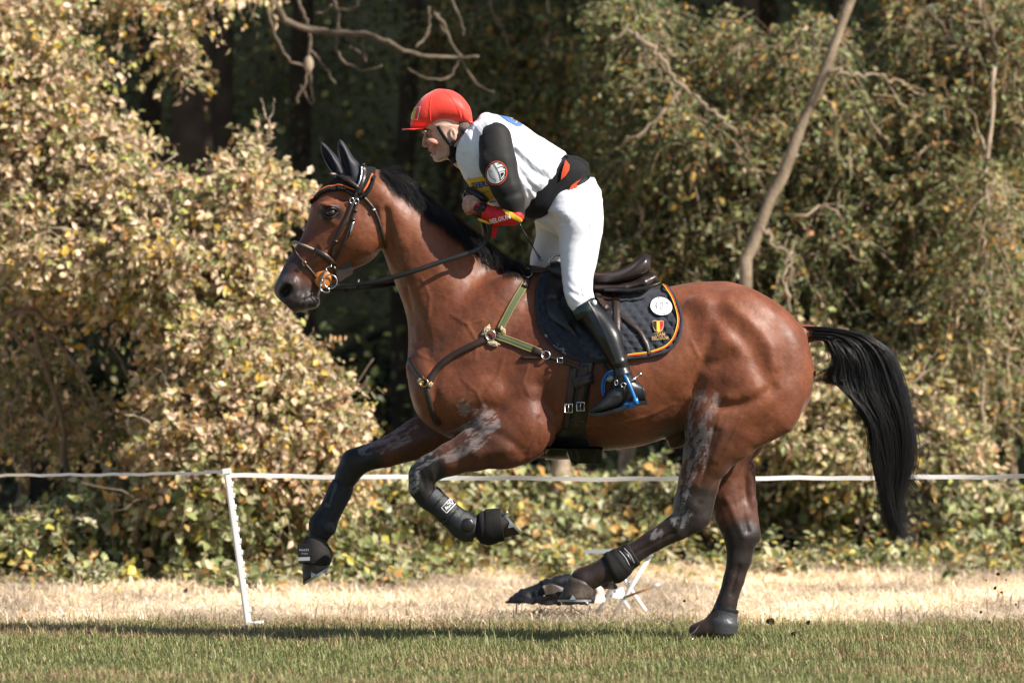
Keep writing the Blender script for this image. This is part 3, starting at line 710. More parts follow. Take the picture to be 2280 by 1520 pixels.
# ------------------------------------------------------------------ mane and tail
def strands(paths, rad, name, material):
    """thin three-sided hairs; paths (N, M, 3)"""
    N_, K, _ = paths.shape; tg = np.gradient(paths, axis=1); tg /= np.linalg.norm(tg, axis=2)[..., None]+1e-9
    a = np.cross(tg, np.array([0, 1., 0.13])); a /= np.linalg.norm(a, axis=2)[..., None]+1e-9; b = np.cross(a, tg)
    th = np.arange(3)*2*np.pi/3; tp = np.interp(np.linspace(0, 1, K), [0, .6, 1], [1, .8, .15])[None, :, None, None]*np.asarray(rad)[:, None, None, None]
    V = paths[:, :, None] + tp*(np.cos(th)[None, None, :, None]*a[:, :, None] + np.sin(th)[None, None, :, None]*b[:, :, None])
    base = (np.arange(N_)*K*3)[:, None, None]; i = (np.arange(K-1)*3)[None, :, None]; j = np.arange(3)[None, None]
    Q = np.stack([base+i+j, base+i+(j+1) % 3, base+i+3+(j+1) % 3, base+i+3+j], -1).reshape(-1, 4)
    return mesh_np(name, V.reshape(-1, 3), Q, material)
def mane():
    crest = spline([(846, 376), (880, 390), (920, 415), (980, 463), (1060, 523), (1130, 574), (1172, 590)], 60)
    N_ = 4200; t = RNG.uniform(0, 1, N_); ip = t*59; i0 = np.clip(ip.astype(int), 0, 58); fr = (ip-i0)[:, None]
    root = crest[i0]*(1-fr) + crest[i0+1]*fr; out = []
    tgc = np.gradient(crest, axis=0); tgc /= np.linalg.norm(tgc, axis=1)[:, None]
    for k in range(N_):
        clump = math.sin(t[k]*120)*.5 + math.sin(t[k]*47+1)*.5; lie = RNG.uniform() < .74; poll = max(0, 1-t[k]/.20)
        base = -math.atan2(tgc[i0[k], 1], tgc[i0[k], 0])               # the crest's own direction, rising positive
        if lie: rel = math.radians(RNG.normal(-15, 9)); L = 42 + 9*clump + RNG.uniform(-10, 10)
        else: rel = math.radians(RNG.normal(16 + 22*poll, 10 + 12*poll)); L = 28 + 8*clump + RNG.uniform(-8, 10) + 16*poll
        L *= 1-.62*max(0, t[k]-.62)/.38; y0 = RNG.uniform(-.035, .03)
        rt = root[k] + np.array([RNG.normal(0, 2), RNG.normal(2, 2) + (RNG.uniform(0, 14) if lie else 0)]); ang = base + rel; pth = []
        for s_ in np.linspace(0, 1, 7):
            a2 = s_*L; x = rt[0] + math.cos(ang)*a2; z = rt[1] - math.sin(ang)*a2 + (14*s_*s_ if lie else 9*s_*s_) + 3*clump*s_*s_
            pth.append((x, z, y0 - ((.012 + .06*s_) if lie and y0 < .012 else 0)))
        out.append(pth)
    A = np.array(out); R = np.array([[P(*p) for p in pth] for pth in out])
    # keep hairs on the near side clear of the neck
    for k in range(0, len(R)):
        for i in range(7):
            s_ = surf(A[k, i, 0], A[k, i, 1], .006)
            if s_ is not None and R[k, i, 1] > s_.y and A[k, i, 2] < .0: R[k, i, 1] = s_.y - .004*RNG.uniform(.3, 2)
    return strands(R, RNG.uniform(.0007, .0014, N_), 'mane', M['hair'])
child('mane', mane(), horse)
def tail():
    G = [
     [(1786, 727), (1858, 731), (1934, 748), (1982, 785), (2008, 848), (2021, 920), (2030, 1000), (2022, 1060), (2008, 1110), (2014, 1160), (2038, 1212)],
     [(1788, 733), (1862, 738), (1926, 758), (1962, 805), (1980, 865), (2000, 930), (2012, 1000), (2008, 1060), (2000, 1115), (2005, 1160), (2032, 1210)],
     [(1790, 740), (1864, 744), (1912, 768), (1938, 815), (1950, 872), (1976, 940), (1990, 1010), (1990, 1070), (1988, 1120), (1996, 1165), (2024, 1208)],
     [(1790, 745), (1866, 748), (1900, 775), (1915, 820), (1918, 870), (1950, 935), (1966, 1005), (1975, 1065), (1978, 1120), (1988, 1165), (2014, 1208)],
     [(1792, 750), (1852, 752), (1872, 780), (1880, 825), (1886, 865), (1922, 915), (1948, 960), (1955, 1020), (1968, 1090), (1980, 1160), (2008, 1206)],
     [(1792, 752), (1846, 755), (1862, 785), (1866, 820), (1858, 848), (1880, 868), (1915, 905), (1950, 985), (1966, 1080), (1978, 1150), (2004, 1200)]]
    GS = np.array([spline(g, 26) for g in G])
    U = [[(1796, 752), (1840, 757), (1852, 785), (1846, 812), (1826, 830), (1808, 846)], [(1810, 754), (1856, 762), (1872, 795), (1866, 826), (1846, 842), (1816, 852)], [(1830, 757), (1876, 770), (1896, 800), (1890, 832), (1866, 846), (1830, 850)], [(1840, 757), (1890, 772), (1912, 805), (1905, 840), (1870, 850), (1822, 856)]]
    US = np.array([spline(g, 26) for g in U])
    out = []
    for k in range(6200):
        c = k % 520; rc = np.random.default_rng(c)
        under = c < 110; gs = US if under else GS
        g = rc.uniform(0, len(gs)-1) + RNG.normal(0, .16); g = min(max(g, 0), len(gs)-1.001); i = int(g); f = g-i
        p = gs[i]*(1-f) + gs[i+1]*f
        s_ = np.linspace(0, 1, 26); yb = rc.uniform(-1, 1)*26 + RNG.normal(0, 7)
        env = np.sin(np.pi*np.clip(s_*1.05, 0, 1))**.7
        wv = (rc.normal(0, 1)*6*np.sin(s_*rc.uniform(4, 10)+rc.uniform(0, 6)) + 7*np.sin(s_*13 + g*.5)*s_)*env + RNG.normal(0, 1.6)*s_*4 + RNG.normal(0, 9)*s_**5
        fly = RNG.uniform() < .10
        p = p + np.stack([wv + (RNG.normal(0, 22)*s_**2 if fly else 0), .35*wv + (RNG.normal(0, 16)*s_**2 if fly else 0)], 1)
        yy = .0 + (yb*(.45+.8*env))*S + (RNG.normal(0, .05)*s_**2 if fly else 0)
        ln = RNG.uniform(.74, 1.0) if not fly else RNG.uniform(.5, 1)
        q = np.stack([np.interp(s_*ln, s_, p[:, 0]), np.interp(s_*ln, s_, p[:, 1]), np.interp(s_*ln, s_, yy)], 1)
        out.append([P(*v) for v in q])
    fl = []
    for k in range(220):                                               # loose hairs off the back edge
        y0 = RNG.uniform(840, 1120); x0 = np.interp(y0, [840, 920, 1000, 1060, 1120], [2000, 2015, 2022, 2016, 2004])
        L = RNG.uniform(30, 95); a = RNG.uniform(-.1, 1.2); s_ = np.linspace(0, 1, 26)
        fl.append([P(x0 + L*t*math.cos(a)+RNG.normal(0, .4), y0 + L*t*math.sin(a) + 26*t*t, .02*math.sin(6*t+k)) for t in s_])
    A = np.array(out + fl); rad = np.concatenate([RNG.uniform(.0006, .0012, len(out)), np.full(len(fl), .0005)])
    return strands(A, rad, 'tail', M['hair'])
child('tail', tail(), horse)
# ------------------------------------------------------------------ decals, lettering
from mathutils.geometry import tessellate_polygon
def decal(mb, poly, off=.003, bvh=None, sgn=-1, mx=7.0, fall=None, th=0.0, yplane=None):
    """thin patch of a picked outline lying on the surface (or in a plane of constant depth)"""
    pts = [Vector((p[0], p[1], 0)) for p in poly]
    V = [tuple(p[:2]) for p in pts]; T = [tuple(t) for t in tessellate_polygon([pts])]
    for _ in range(4):                                                # split long edges so that the sheet can follow the surface
        mid = {}; out = []; again = False
        for t in T:
            m = []
            for a, b in ((t[0], t[1]), (t[1], t[2]), (t[2], t[0])):
                if math.hypot(V[a][0]-V[b][0], V[a][1]-V[b][1]) > mx:
                    k = (min(a, b), max(a, b))
                    if k not in mid: mid[k] = len(V); V.append(((V[a][0]+V[b][0])/2, (V[a][1]+V[b][1])/2))
                    m.append(mid[k]); again = True
                else: m.append(None)
            a, b, c = t; ab, bc, ca = m
            n_ = sum(x is not None for x in m)
            if n_ == 3: out += [(a, ab, ca), (ab, b, bc), (ca, bc, c), (ab, bc, ca)]
            elif n_ == 0: out.append(t)
            elif n_ == 1:
                if ab is not None: out += [(a, ab, c), (ab, b, c)]
                elif bc is not None: out += [(a, b, bc), (a, bc, c)]
                else: out += [(a, b, ca), (ca, b, c)]
            else:
                if ab is None: out += [(a, b, bc), (a, bc, ca), (ca, bc, c)]
                elif bc is None: out += [(a, ab, ca), (ab, b, c), (ab, c, ca)]
                else: out += [(a, ab, c), (ab, b, bc), (ab, bc, c)]
        T = out
        if not again: break
    R = []; last = None
    for v in V:
        p = PV(v[0], v[1], yplane) if yplane is not None else surf(v[0], v[1], off, sgn, bvh)
        if p is None:
            g = (bvh or HBVH).find_nearest(PV(v[0], v[1], fall if fall is not None else (last if last is not None else -.1))); p = g[0] + g[1]*off
        last = p.y; R.append(tuple(p))
    return mb.add(R, None, T)
def circ(cx, cy, rx, ry, rot=0, n=28, a0=0, a1=360):
    c, s = math.cos(math.radians(rot)), math.sin(math.radians(rot)); o = []
    for a in np.linspace(math.radians(a0), math.radians(a1), n, endpoint=(a1-a0) < 360):
        x, y = rx*math.cos(a), ry*math.sin(a); o.append((cx+x*c-y*s, cy+x*s+y*c))
    return o
def stroke(pts, w, closed=False):
    """outline of a line of width w (pixels)"""
    p = np.asarray(pts, float); tg = np.gradient(p, axis=0); tg /= np.linalg.norm(tg, axis=1)[:, None]+1e-9; n = np.stack([-tg[:, 1], tg[:, 0]], 1)*w/2
    return [tuple(v) for v in p+n] + [tuple(v) for v in (p-n)[::-1]]
def lettering(mb, txt, x, y, size, rot=0, sx=1.0, off=.004, bvh=None, bold=0.0, space=1.0, shear=0, yplane=None, sgn=-1):
    c = bpy.data.curves.new('lettering', 'FONT'); c.body = txt; c.size = 1.0; c.align_x = 'CENTER'; c.align_y = 'CENTER'; c.resolution_u = 2
    c.offset = bold; c.space_character = space; c.shear = shear
    o = bpy.data.objects.new('lettering', c); COL.objects.link(o); bpy.context.view_layer.update()
    me = bpy.data.meshes.new_from_object(o.evaluated_get(bpy.context.evaluated_depsgraph_get()))
    V = np.array([v.co[:] for v in me.vertices]); me.calc_loop_triangles(); T = [tuple(t.vertices) for t in me.loop_triangles]
    bpy.data.objects.remove(o); bpy.data.curves.remove(c); bpy.data.meshes.remove(me)
    ca, sa = math.cos(math.radians(rot)), math.sin(math.radians(rot)); R = []; last = None
    for v in V:
        u, w_ = v[0]*size*sx, -v[1]*size
        px, py = x + u*ca - w_*sa, y + u*sa + w_*ca
        p = PV(px, py, yplane) if yplane is not None else surf(px, py, off, sgn, bvh)
        if p is None: p = PV(px, py, last if last is not None else -.2)
        last = p.y; R.append(tuple(p))
    return mb.add(R, None, T)
def bvh_of(*obs):
    V = []; Q = []
    for o in obs:
        n = len(V); me = o.data; loc = Vector(o.location); pp = o.parent
        while pp: loc = loc + Vector(pp.location); pp = pp.parent
        V += [tuple(v.co + loc) for v in me.vertices]; Q += [tuple(i+n for i in p.vertices) for p in me.polygons]
    return BVHTree.FromPolygons(V, Q)

# ------------------------------------------------------------------ saddle pad
PADTOP = [(1195, 660), (1198, 625), (1208, 604), (1240, 606), (1300, 634), (1360, 648), (1420, 650), (1470, 636), (1482, 634), (1498, 652), (1512, 680), (1519, 712), (1520, 725)]
PADBOT = [(1195, 660), (1196, 690), (1202, 722), (1216, 752), (1240, 778), (1275, 798), (1320, 806), (1400, 800), (1450, 794), (1488, 783), (1508, 762), (1517, 740), (1520, 725)]
PXY, PY_ = patch(PADTOP, PADBOT, 118, 84, 0, smooth=4)
def padtop(px): return pchip([p[0] for p in PADTOP], [p[1] for p in PADTOP], px)
def quilt(u, v, px, py):
    a = (px*.60 + py*.80)/19.5; b = (px*.80 - py*.60)/19.5
    da = abs(a-round(a)); db = abs(b-round(b)); q = min(da, db)
    return .014*min(1, (q/.42))**.6*(1 if min(u, 1-u, v if px < 1215 else 1, 1-v) > .012 else 0)
SB = (1140, 700)
pad = link('saddle_pad', patch_mesh(MB(), PXY, PY_, .004, .007, hfun=quilt).build('saddle_pad', M['navy_cloth']))
tag(pad, 'navy quilted saddle pad with yellow and red piping, worn under the saddle', 'saddle pad')
fx = [(p[0], p[1]) for p in PADTOP]; 
FXY, FY_ = patch(PADTOP, PADBOT, 50, 30, 0, sgn=1, smooth=3)
child('far_side_cloth', patch_mesh(MB(), FXY, FY_, .004, .007, sgn=1).build('far_side_cloth', M['navy_cloth']), pad)
PADB = bvh_of(pad)
rimpts = [(1203, 616), (1197, 645), (1196, 680), (1202, 720), (1216, 751), (1240, 777), (1275, 796), (1320, 803), (1400, 797), (1450, 791), (1487, 780), (1507, 760), (1516, 735), (1517, 705), (1509, 677), (1495, 651), (1482, 636)]
m = MB(); strap(m, rimpts, 7, .001, .004, n=90, bvh=PADB, fall=-.2); child('edge_binding', m.build('edge_binding', M['navy_cloth']), pad)
trim = [(1395, 793), (1440, 787), (1474, 777), (1494, 762), (1505, 742), (1510, 716), (1505, 688), (1494, 662), (1478, 641)]
t2 = np.array(spline(trim, 60)); cen = np.array((1420, 715.)); dn = t2-cen; dn /= np.linalg.norm(dn, axis=1)[:, None]
for nm, o_, mt in (('yellow_piping', -1.4, M['yellow']), ('red_piping', 1.4, M['orange'])):
    m = MB(); strap(m, t2+dn*o_, 2.4, .0200, .004, n=90, fall=-.2); child('piping', m.build('piping', mt), pad)
m = MB(); decal(m, circ(1473, 690, 24.5, 19, 8), .0245); nd = child('number_disc', m.build('number_disc', M['white']), pad)
m = MB()
for ch, x in (('4', 1462), ('0', 1474), ('7', 1485.5)): lettering(m, ch, x, 690 + (x-1473)*.1, 25, 6, .62, .0262, bold=.0)
child('number', m.build('number', M['grey_print']), nd)
for x, y in ((1468, 673.5), (1479, 706.5)): m = MB(); m.ball(surf(x, y, .023), .004, 8); child('screw', m.build('screw', M['black']), nd)
sh = [(1454.5, 722), (1459, 720.5), (1465.5, 721.5), (1472, 720.5), (1476.5, 722), (1476, 733), (1473, 740), (1465.5, 744.5), (1458, 740), (1455, 733)]
m = MB(); decal(m, [(1465.5+(x-1465.5)*1.16, 732+(y-732)*1.13) for x, y in sh], .0240, mx=5); bd = child('badge', m.build('badge', M['tan_print']), pad)
for a, b, mt in ((1454.5, 1461.8, M['black']), (1461.8, 1469.2, M['yellow']), (1469.2, 1476.5, M['red'])):
    yl = lambda x: 744.5-((abs(x-1465.5)/10.5)**1.6)*12
    m = MB(); decal(m, [(a, 722), (b, 722), (b, yl(b)), ((a+b)/2, yl((a+b)/2)), (a, yl(a))], .0258, mx=4); child('stripe', m.build('stripe', mt), bd)
m = MB(); lettering(m, 'TEAM', 1468, 749.5, 9.5, -3, 1.0, .0265, None, .012); lettering(m, 'BELGIUM', 1469, 757, 9.5, -3, 1.0, .0265, None, .012)
child('lettering', m.build('lettering', M['tan_print']), pad)

# ------------------------------------------------------------------ saddle
sad = empty('saddle', P(1340, 640, 0), 'dark brown leather jumping saddle strapped on the horse over the quilted pad', 'saddle')
F = Field(1195, 1490, 545, 680, -.26, .26, .004)
F.blade((1210, 605), (1450, 605), [(1212, 600), (1222, 586), (1240, 581), (1262, 590), (1300, 602), (1335, 606), (1370, 602), (1398, 590), (1420, 574), (1436, 565), (1446, 569)],
    [(1212, 600), (1230, 620), (1300, 640), (1350, 638), (1400, 630), (1432, 618), (1446, 608)],
    [(2, 20, 0), (30, 32, 0, .2), (90, 52, 0, .25), (150, 80, 0, .1), (200, 90, 0, .1), (225, 84, 0, .1), (236, 74, 0, .1)], k=.01, n=3.2)
sv, sq = F.mesh(2); sme = mesh_np('seat', sv, sq, M['saddle_leather']); child('seat', sme, sad)
F = Field(1300, 1490, 580, 680, -.26, .26, .004)
for sd in (-1, 1):
    F.chain([(1325, 642, sd*.085, 10, 38), (1390, 641, sd*.095, 12, 40), (1434, 630, sd*.095, 15, 38), (1454, 619, sd*.085, 12, 32)], k=.02)
pv, pq = F.mesh(2); child('panel', mesh_np('panel', pv, pq, M['saddle_leather']), sad)
for sd in (-1, 1): m = MB(); m.tube([P(x, y, sd*.185) for x, y in ((1345, 645), (1400, 648), (1445, 640), (1472, 628))], [.008, .010, .009, .003], 8); child('panel_edge', m.build('panel_edge', M['leather']), sad)
FT = [(1213, 668), (1217, 636), (1232, 606), (1262, 596), (1300, 606), (1340, 622), (1370, 633), (1376, 650), (1380, 690)]
FB = [(1213, 668), (1216, 690), (1224, 707), (1245, 722), (1268, 736), (1288, 760), (1305, 788), (1330, 803), (1360, 797), (1374, 765), (1380, 690)]
def flap_h(u, v, px, py):
    r = 0
    d = float(seg_dist(np.array(px), np.array(py), [(1232, 640), (1234, 690), (1262, 722)])); r += .026*math.exp(-(d/17)**2)
    d = float(seg_dist(np.array(px), np.array(py), [(1226, 664), (1248, 668)])); r -= .012*math.exp(-(d/6)**2)
    d = float(seg_dist(np.array(px), np.array(py), [(1252, 668), (1262, 700), (1290, 745)])); r -= .006*math.exp(-(d/7)**2)
    return r
for sgn in (-1, 1):
    XY, YY = patch(FT, FB, 56, 44, 0, sgn=sgn, smooth=5)
    fl = child('flap', patch_mesh(MB(), XY, YY, .016, .007, sgn=sgn, hfun=flap_h).build('flap', M['leather']), sad)
    if sgn < 0: FLB = bvh_of(fl, pad)
XY, YY = patch([(1322, 634), (1340, 622), (1360, 622), (1374, 634)], [(1322, 634), (1328, 664), (1350, 690), (1374, 634)], 20, 16, 0, bvh=FLB)
child('skirt', patch_mesh(MB(), XY, YY, .004, .006).build('skirt', M['saddle_leather']), sad)
m = MB(); strap(m, [(1368, 634), (1372, 660), (1374, 705), (1376, 760)], 15, .004, .006, bvh=FLB, fall=-.27); sl_ = child('stirrup_leather', m.build('stirrup_leather', M['brown_leather']), sad)
m = MB(); strap(m, [(1376, 698), (1400, 718), (1424, 738), (1438, 764), (1447, 790)], 10, .004, .005, bvh=PADB, fall=-.27); child('stirrup_leather', m.build('stirrup_leather', M['brown_leather']), sad)
m = MB(); strap(m, [(1328, 655), (1334, 668), (1352, 692)], 12, .012, .005, bvh=FLB, fall=-.2); child('keeper', m.build('keeper', M['brown_leather']), sad)
m = MB(); y_ = -.07
m.tube([P(x, y, y_) for x, y in ((1222, 596), (1224, 578), (1236, 568), (1254, 568), (1262, 580), (1260, 594))], .0055, 8)
child('neck_strap_ring', m.build('neck_strap_ring', M['steel']), sad)

# ------------------------------------------------------------------ girth
gir = empty('girth', P(1290, 900, -.28), 'dark leather girth with two buckles and a wide belly guard round the horse', 'girth')
m = MB(); strap(m, [(1312, 785), (1304, 830), (1290, 880), (1283, 930), (1272, 985)], [30, 32, 44, 46, 40], .006, .008, n=34, fall=-.28); child('girth_strap', m.build('girth_strap', M['leather']), gir)
GB = bvh_of(horse, gir.children[0])
for x, y, x2, y2 in ((1263, 878, 1258, 955), (1289, 874, 1280, 955)):
    m = MB(); strap(m, [(x+14, y-60), (x+8, y-10), (x+2, y+30), (x2, y2)], 15, .004, .005, bvh=GB, fall=-.28); bl = child('billet', m.build('billet', M['brown_leather']), gir)
    m = MB(); c = surf(x+4, y+28, .016, bvh=GB) or PV(x+4, y+28, -.3)
    w_, h_ = .0165, .018
    m.tube([c+Vector(v) for v in ((-w_, 0, h_), (w_, 0, h_), (w_, 0, -h_), (-w_, 0, -h_), (-w_, 0, h_))], .0034, 6); m.tube([c+Vector((0, -.003, h_)), c+Vector((0, -.004, -h_))], .0024, 6)
    child('buckle', m.build('buckle', M['steel']), bl)
m = MB(); strap(m, [(1296, 836), (1302, 858)], 46, .012, .006, bvh=GB, fall=-.28); child('keeper', m.build('keeper', M['brown_leather']), gir)
def guard():
    m = MB(); strap(m, [(1280, 930), (1276, 965), (1270, 992), (1266, 1012)], [46, 54, 100, 146], .010, .006, n=16, fall=-.2)
    V = []; n = 26; k = 12
    for i in range(n):
        y = -.235 + .47*i/(n-1)
        for j in range(k):
            x, _, _ = P(1214 + 126*j/(k-1), 1000, 0); r = HBVH.ray_cast(Vector((x, y, .2)), Vector((0, 0, 1)), 2)
            z = (r[0].z if r[0] is not None else .8); V.append((x, y, min(z, .86) - .009 - (.004*max(0, (j-8)/3.)**2)))
    V = np.array(V); V[:, 2] = np.maximum(V[:, 2], .786); b = n*k; V2 = V + np.array([0, 0, .010])
    Q = [(i*k+j, (i+1)*k+j, (i+1)*k+j+1, i*k+j+1) for i in range(n-1) for j in range(k-1)]; Q += [tuple(b+q for q in reversed(t)) for t in Q]
    for i in range(n-1):
        for j in (0, k-1): a = i*k+j; Q.append((a, a+k, b+a+k, b+a))
    return m.add(np.vstack([V, V2]), Q).build('belly_guard', M['leather'])
child('belly_guard', guard(), gir)

# ------------------------------------------------------------------ breastplate
bp = empty('breastplate', P(1095, 745, -.2), 'green and brown elastic breastplate with sheepskin at its ring on the horse shoulder', 'breastplate')
def bstrap(nm, pts, w_, mt, off=.005, th=.005, **k):
    m = MB(); strap(m, pts, w_, off, th, fall=-.2, **k); return child(nm, m.build(nm, mt), bp)
for a, b in ((((1168, 632), (1140, 680), (1112, 735)), 0), (((1106, 748), (1150, 764), (1204, 785)), 0)):
    s0 = bstrap('elastic', a, 17, M['olive'])
    q = np.array(spline(a, 12)); tg = np.gradient(q, axis=0); tg /= np.linalg.norm(tg, axis=1)[:, None]; n_ = np.stack([-tg[:, 1], tg[:, 0]], 1)
    for sg in (-1, 1):
        m = MB(); strap(m, q+n_*sg*6.4, 3.4, .0075, .003, fall=-.2); child('edging', m.build('edging', M['mustard']), s0)
bstrap('strap_end', [(1175, 622), (1166, 640)], [13, 17], M['brown_leather'], .008)
bstrap('strap_end', [(1186, 779), (1212, 790)], [17, 12], M['brown_leather'], .008)
bstrap('breast_strap', [(1088, 752), (1050, 770), (1014, 788), (985, 810), (964, 835), (950, 862)], 15, M['brown_leather'])
bstrap('breast_strap', [(912, 796), (924, 822), (944, 846)], 11, M['brown_leather'])
bstrap('girth_strap', [(948, 858), (957, 900), (966, 925), (978, 945)], 13, M['brown_leather'])
bstrap('buckle_strap', [(1222, 795), (1250, 803), (1282, 816), (1305, 826)], 9, M['brown_leather'])
bstrap('strap_tail', [(1160, 796), (1190, 797), (1208, 796)], 6, M['brown_leather'])
bstrap('wither_strap', [(1178, 606), (1200, 607), (1224, 604)], 10, M['brown_leather'], .012)
bstrap('wither_strap', [(1172, 604), (1160, 588), (1152, 572)], 9, M['brown_leather'], .012)
def rg(cx, cy, R, r, off=.012, mt=None, sq=1.0):
    c = surf(cx, cy, off) or PV(cx, cy, -.2)
    _, n_ = hit(cx, cy); tl = (0, 0)
    if n_ is not None and abs(n_.y) > .4: tl = (-n_.x/n_.y, -n_.z/n_.y)
    return MB().ring(c, R*S, r, 22, tl, sq)
for cx, cy, R in ((1174, 612, 10), (1092, 747, 11), (1215, 792, 9), (946, 852, 9)):
    child('ring', rg(cx, cy, R, .0032).build('ring', M['brass'] if cx < 1000 else M['steel']), bp)
m = MB(); c = surf(1248, 802, .014)
m.tube([c+Vector(v) for v in ((-.012, 0, .012), (.012, 0, .008), (.013, 0, -.012), (-.011, 0, -.010), (-.012, 0, .012))], .0026, 6); child('buckle', m.build('buckle', M['steel']), bp)
m = MB(); c = surf(1213, 603, .02) or PV(1213, 603, -.08); m.tube([c+Vector(v) for v in ((-.01, 0, .008), (.01, 0, .012), (.012, 0, -.008), (-.009, 0, -.010), (-.01, 0, .008))], .0024, 6); child('buckle', m.build('buckle', M['steel']), bp)
def fleece(cx, cy, rx, ry, rot):
    m = MB(); c0 = surf(cx, cy, .006); V = []; n = 26; k = 9; Q = []
    ca, sa = math.cos(math.radians(rot)), math.sin(math.radians(rot))
    for i in range(n):
        a = 2*math.pi*i/n
        for j in range(k):
            r = (j/(k-1)); wob = 1+.10*math.sin(i*5.1)+.07*math.sin(i*2.3+j)
            u, v = rx*r*math.cos(a)*wob, ry*r*math.sin(a)*wob; px, py = cx+u*ca-v*sa, cy+u*sa+v*ca
            p = surf(px, py, .004) or c0; V.append(tuple(p + Vector((0, -1, 0))*(.012*math.sqrt(max(0, 1-r*r))+.002*math.sin(i*7+j*5)*(r < 1)))) 
    for i in range(n):
        for j in range(k-1): a = i*k+j; b = ((i+1) % n)*k+j; Q.append((a, b, b+1, a+1))
    return m.add(V, Q)
for a in ((1082, 736, 15, 6.5, -55), (1119, 736, 12, 6, 65), (1098, 765, 15, 6.5, 12), (937, 850, 9, 6, 60), (958, 856, 8, 5, -60)): child('sheepskin', fleece(*a).build('sheepskin', M['fleece']), bp)

# ------------------------------------------------------------------ ear bonnet (fly veil)
BON = [(688, 452), (700, 446), (712, 434), (722, 428), (732, 424), (742, 424), (750, 420), (760, 422), (768, 421), (778, 428), (790, 434), (799, 442), (808, 440), (818, 430), (827, 418), (834, 400), (838, 380), (830, 360), (780, 360), (740, 360), (700, 400)]
keep = inpoly(hpx, hpy, BON) | ((hpy < 384) & (hpx < 800) & (hpx > 700))
qk = keep[HQ].all(1); earv = (hpy < 372) & (hpx < 796)
qk &= ~(earv[HQ].all(1))
used = np.unique(HQ[qk]); remap = np.full(len(HV), -1); remap[used] = np.arange(len(used))
BV = HV[used] + NRM[used]*.0065
bon = link('ear_bonnet', mesh_np('ear_bonnet', BV, remap[HQ[qk]], mat('crochet_cap', (.020, .018, .020), .85, .25, bump=.9, bscale=420)))
tag(bon, 'black ear bonnet with orange piping and a dark frill on the horse head', 'ear bonnet')
M['veil_ear'] = mat('navy_satin_ear', (.010, .011, .019), .55, .35, sheen=.12)
def vear(sd, tip, fr, rr, base):
    F = Field(680, 830, 295, 420, -.16, .16, .003); y0 = sd*.050
    F.blade(base, tip, fr, rr, [(0, 20, y0), (40, 20, y0), (70, 14, y0+sd*.004), (100, 5, y0)], k=.004, n=2.0)
    A, B = np.array(base, float), np.array(tip, float); c = A*.52+B*.48
    ang = math.degrees(math.atan2(A[1]-B[1], B[0]-A[0]))
    F.ell((c[0]-6, c[1], y0-.032), (40, 8, 13), rot=ang, k=.006, sub=True)
    v, q = F.mesh(2); return mesh_np('ear', v, q, M['veil_ear'])
child('ear', vear(1, (716, 317), [(715, 316), (714, 330), (718, 348), (729, 370), (740, 386)], [(715, 316), (723, 320), (736, 333), (751, 350), (762, 366), (770, 384)], (755, 386)), bon)
child('ear', vear(-1, (757, 311), [(756, 310), (752, 322), (752, 342), (757, 366), (766, 392), (776, 404)], [(756, 310), (764, 315), (776, 332), (787, 350), (800, 366), (804, 384), (801, 402)], (787, 402)), bon)
BONB = bvh_of(horse, bon)
edge = [(690, 451), (702, 445), (712, 435), (722, 428), (732, 424), (744, 423), (754, 420), (764, 421), (772, 424), (780, 430), (788, 433)]
q = np.array(spline(edge, 60)); 
m = MB(); V = []
m.tube([tuple(surf(x, y+1.5*math.sin(i*1.7), .007, bvh=BONB) or PV(x, y, -.02)) for i, (x, y) in enumerate(q)], .0085, 8); child('frill', m.build('frill', M['black_cloth']), bon)
m = MB(); strap(m, [(x, y-8) for x, y in edge[:9]]+[(790, 423)], 3.6, .004, .003, n=40, bvh=BONB, fall=-.05); child('piping', m.build('piping', M['piping_orange']), bon)
m = MB(); m.tube([tuple(surf(x, y, .007, bvh=BONB) or PV(x, y, -.06)) for x, y in spline([(801, 441), (811, 437), (821, 426), (828, 412), (832, 395)], 26)], .0085, 8); child('frill', m.build('frill', M['black_cloth']), bon)
m = MB(); strap(m, [(806, 430), (816, 416), (824, 400), (829, 388)], 4.5, .005, .003, bvh=BONB, fall=-.06); child('piping', m.build('piping', M['piping_orange']), bon)

# ------------------------------------------------------------------ bridle
br = empty('bridle', P(760, 500, -.1), 'dark brown leather bridle with reins, orange bit guard and steel bit on the horse head', 'bridle')
def hs(nm, pts, w_, mt=None, off=.005, th=.004, **k):
    m = MB(); strap(m, pts, w_, off, th, bvh=BONB, fall=-.07, **k); return child(nm, m.build(nm, mt or M['brown_leather']), br)
hp = hs('headpiece', [(806, 366), (810, 380), (807, 400), (800, 420), (796, 434)], 14, M['leather'], .008)
m = MB(); strap(m, [(803, 370), (805, 384), (802, 402), (797, 418)], 4.5, .013, .003, bvh=BONB, fall=-.07); child('patent_strip', m.build('patent_strip', M['steel']), hp)
hs('browband', [(731, 389), (743, 388), (757, 393), (772, 400), (784, 408), (800, 420)], 8, M['brown_leather'], .010, .006)
hs('cheek_strap', [(796, 430), (787, 448), (776, 478), (763, 505), (750, 530), (741, 556), (738, 572)], 8, off=.008)
hs('noseband_strap', [(797, 432), (794, 455), (786, 486), (776, 516), (762, 548), (750, 574), (744, 592)], 6.5, off=.006)
hs('throat_lash', [(808, 437), (821, 451), (834, 468), (844, 492), (852, 520), (858, 552)], 6.5)
nb = hs('noseband', [(700, 556), (716, 566), (733, 577), (742, 588)], 14, off=.006, th=.007)
m = MB(); q = spline([(650, 541), (656, 538), (664, 541), (684, 549), (706, 558)], 40)
m.tube([tuple(surf(x, y, .006, bvh=BONB) or PV(x, y, -.02)) for x, y in q], [.0056+.0008*math.sin(i*1.9) for i in range(40)], 8); child('rope_noseband', m.build('rope_noseband', mat('pale_rope', (.36, .31, .25), .8, .2, bump=.5, bscale=300)), br)
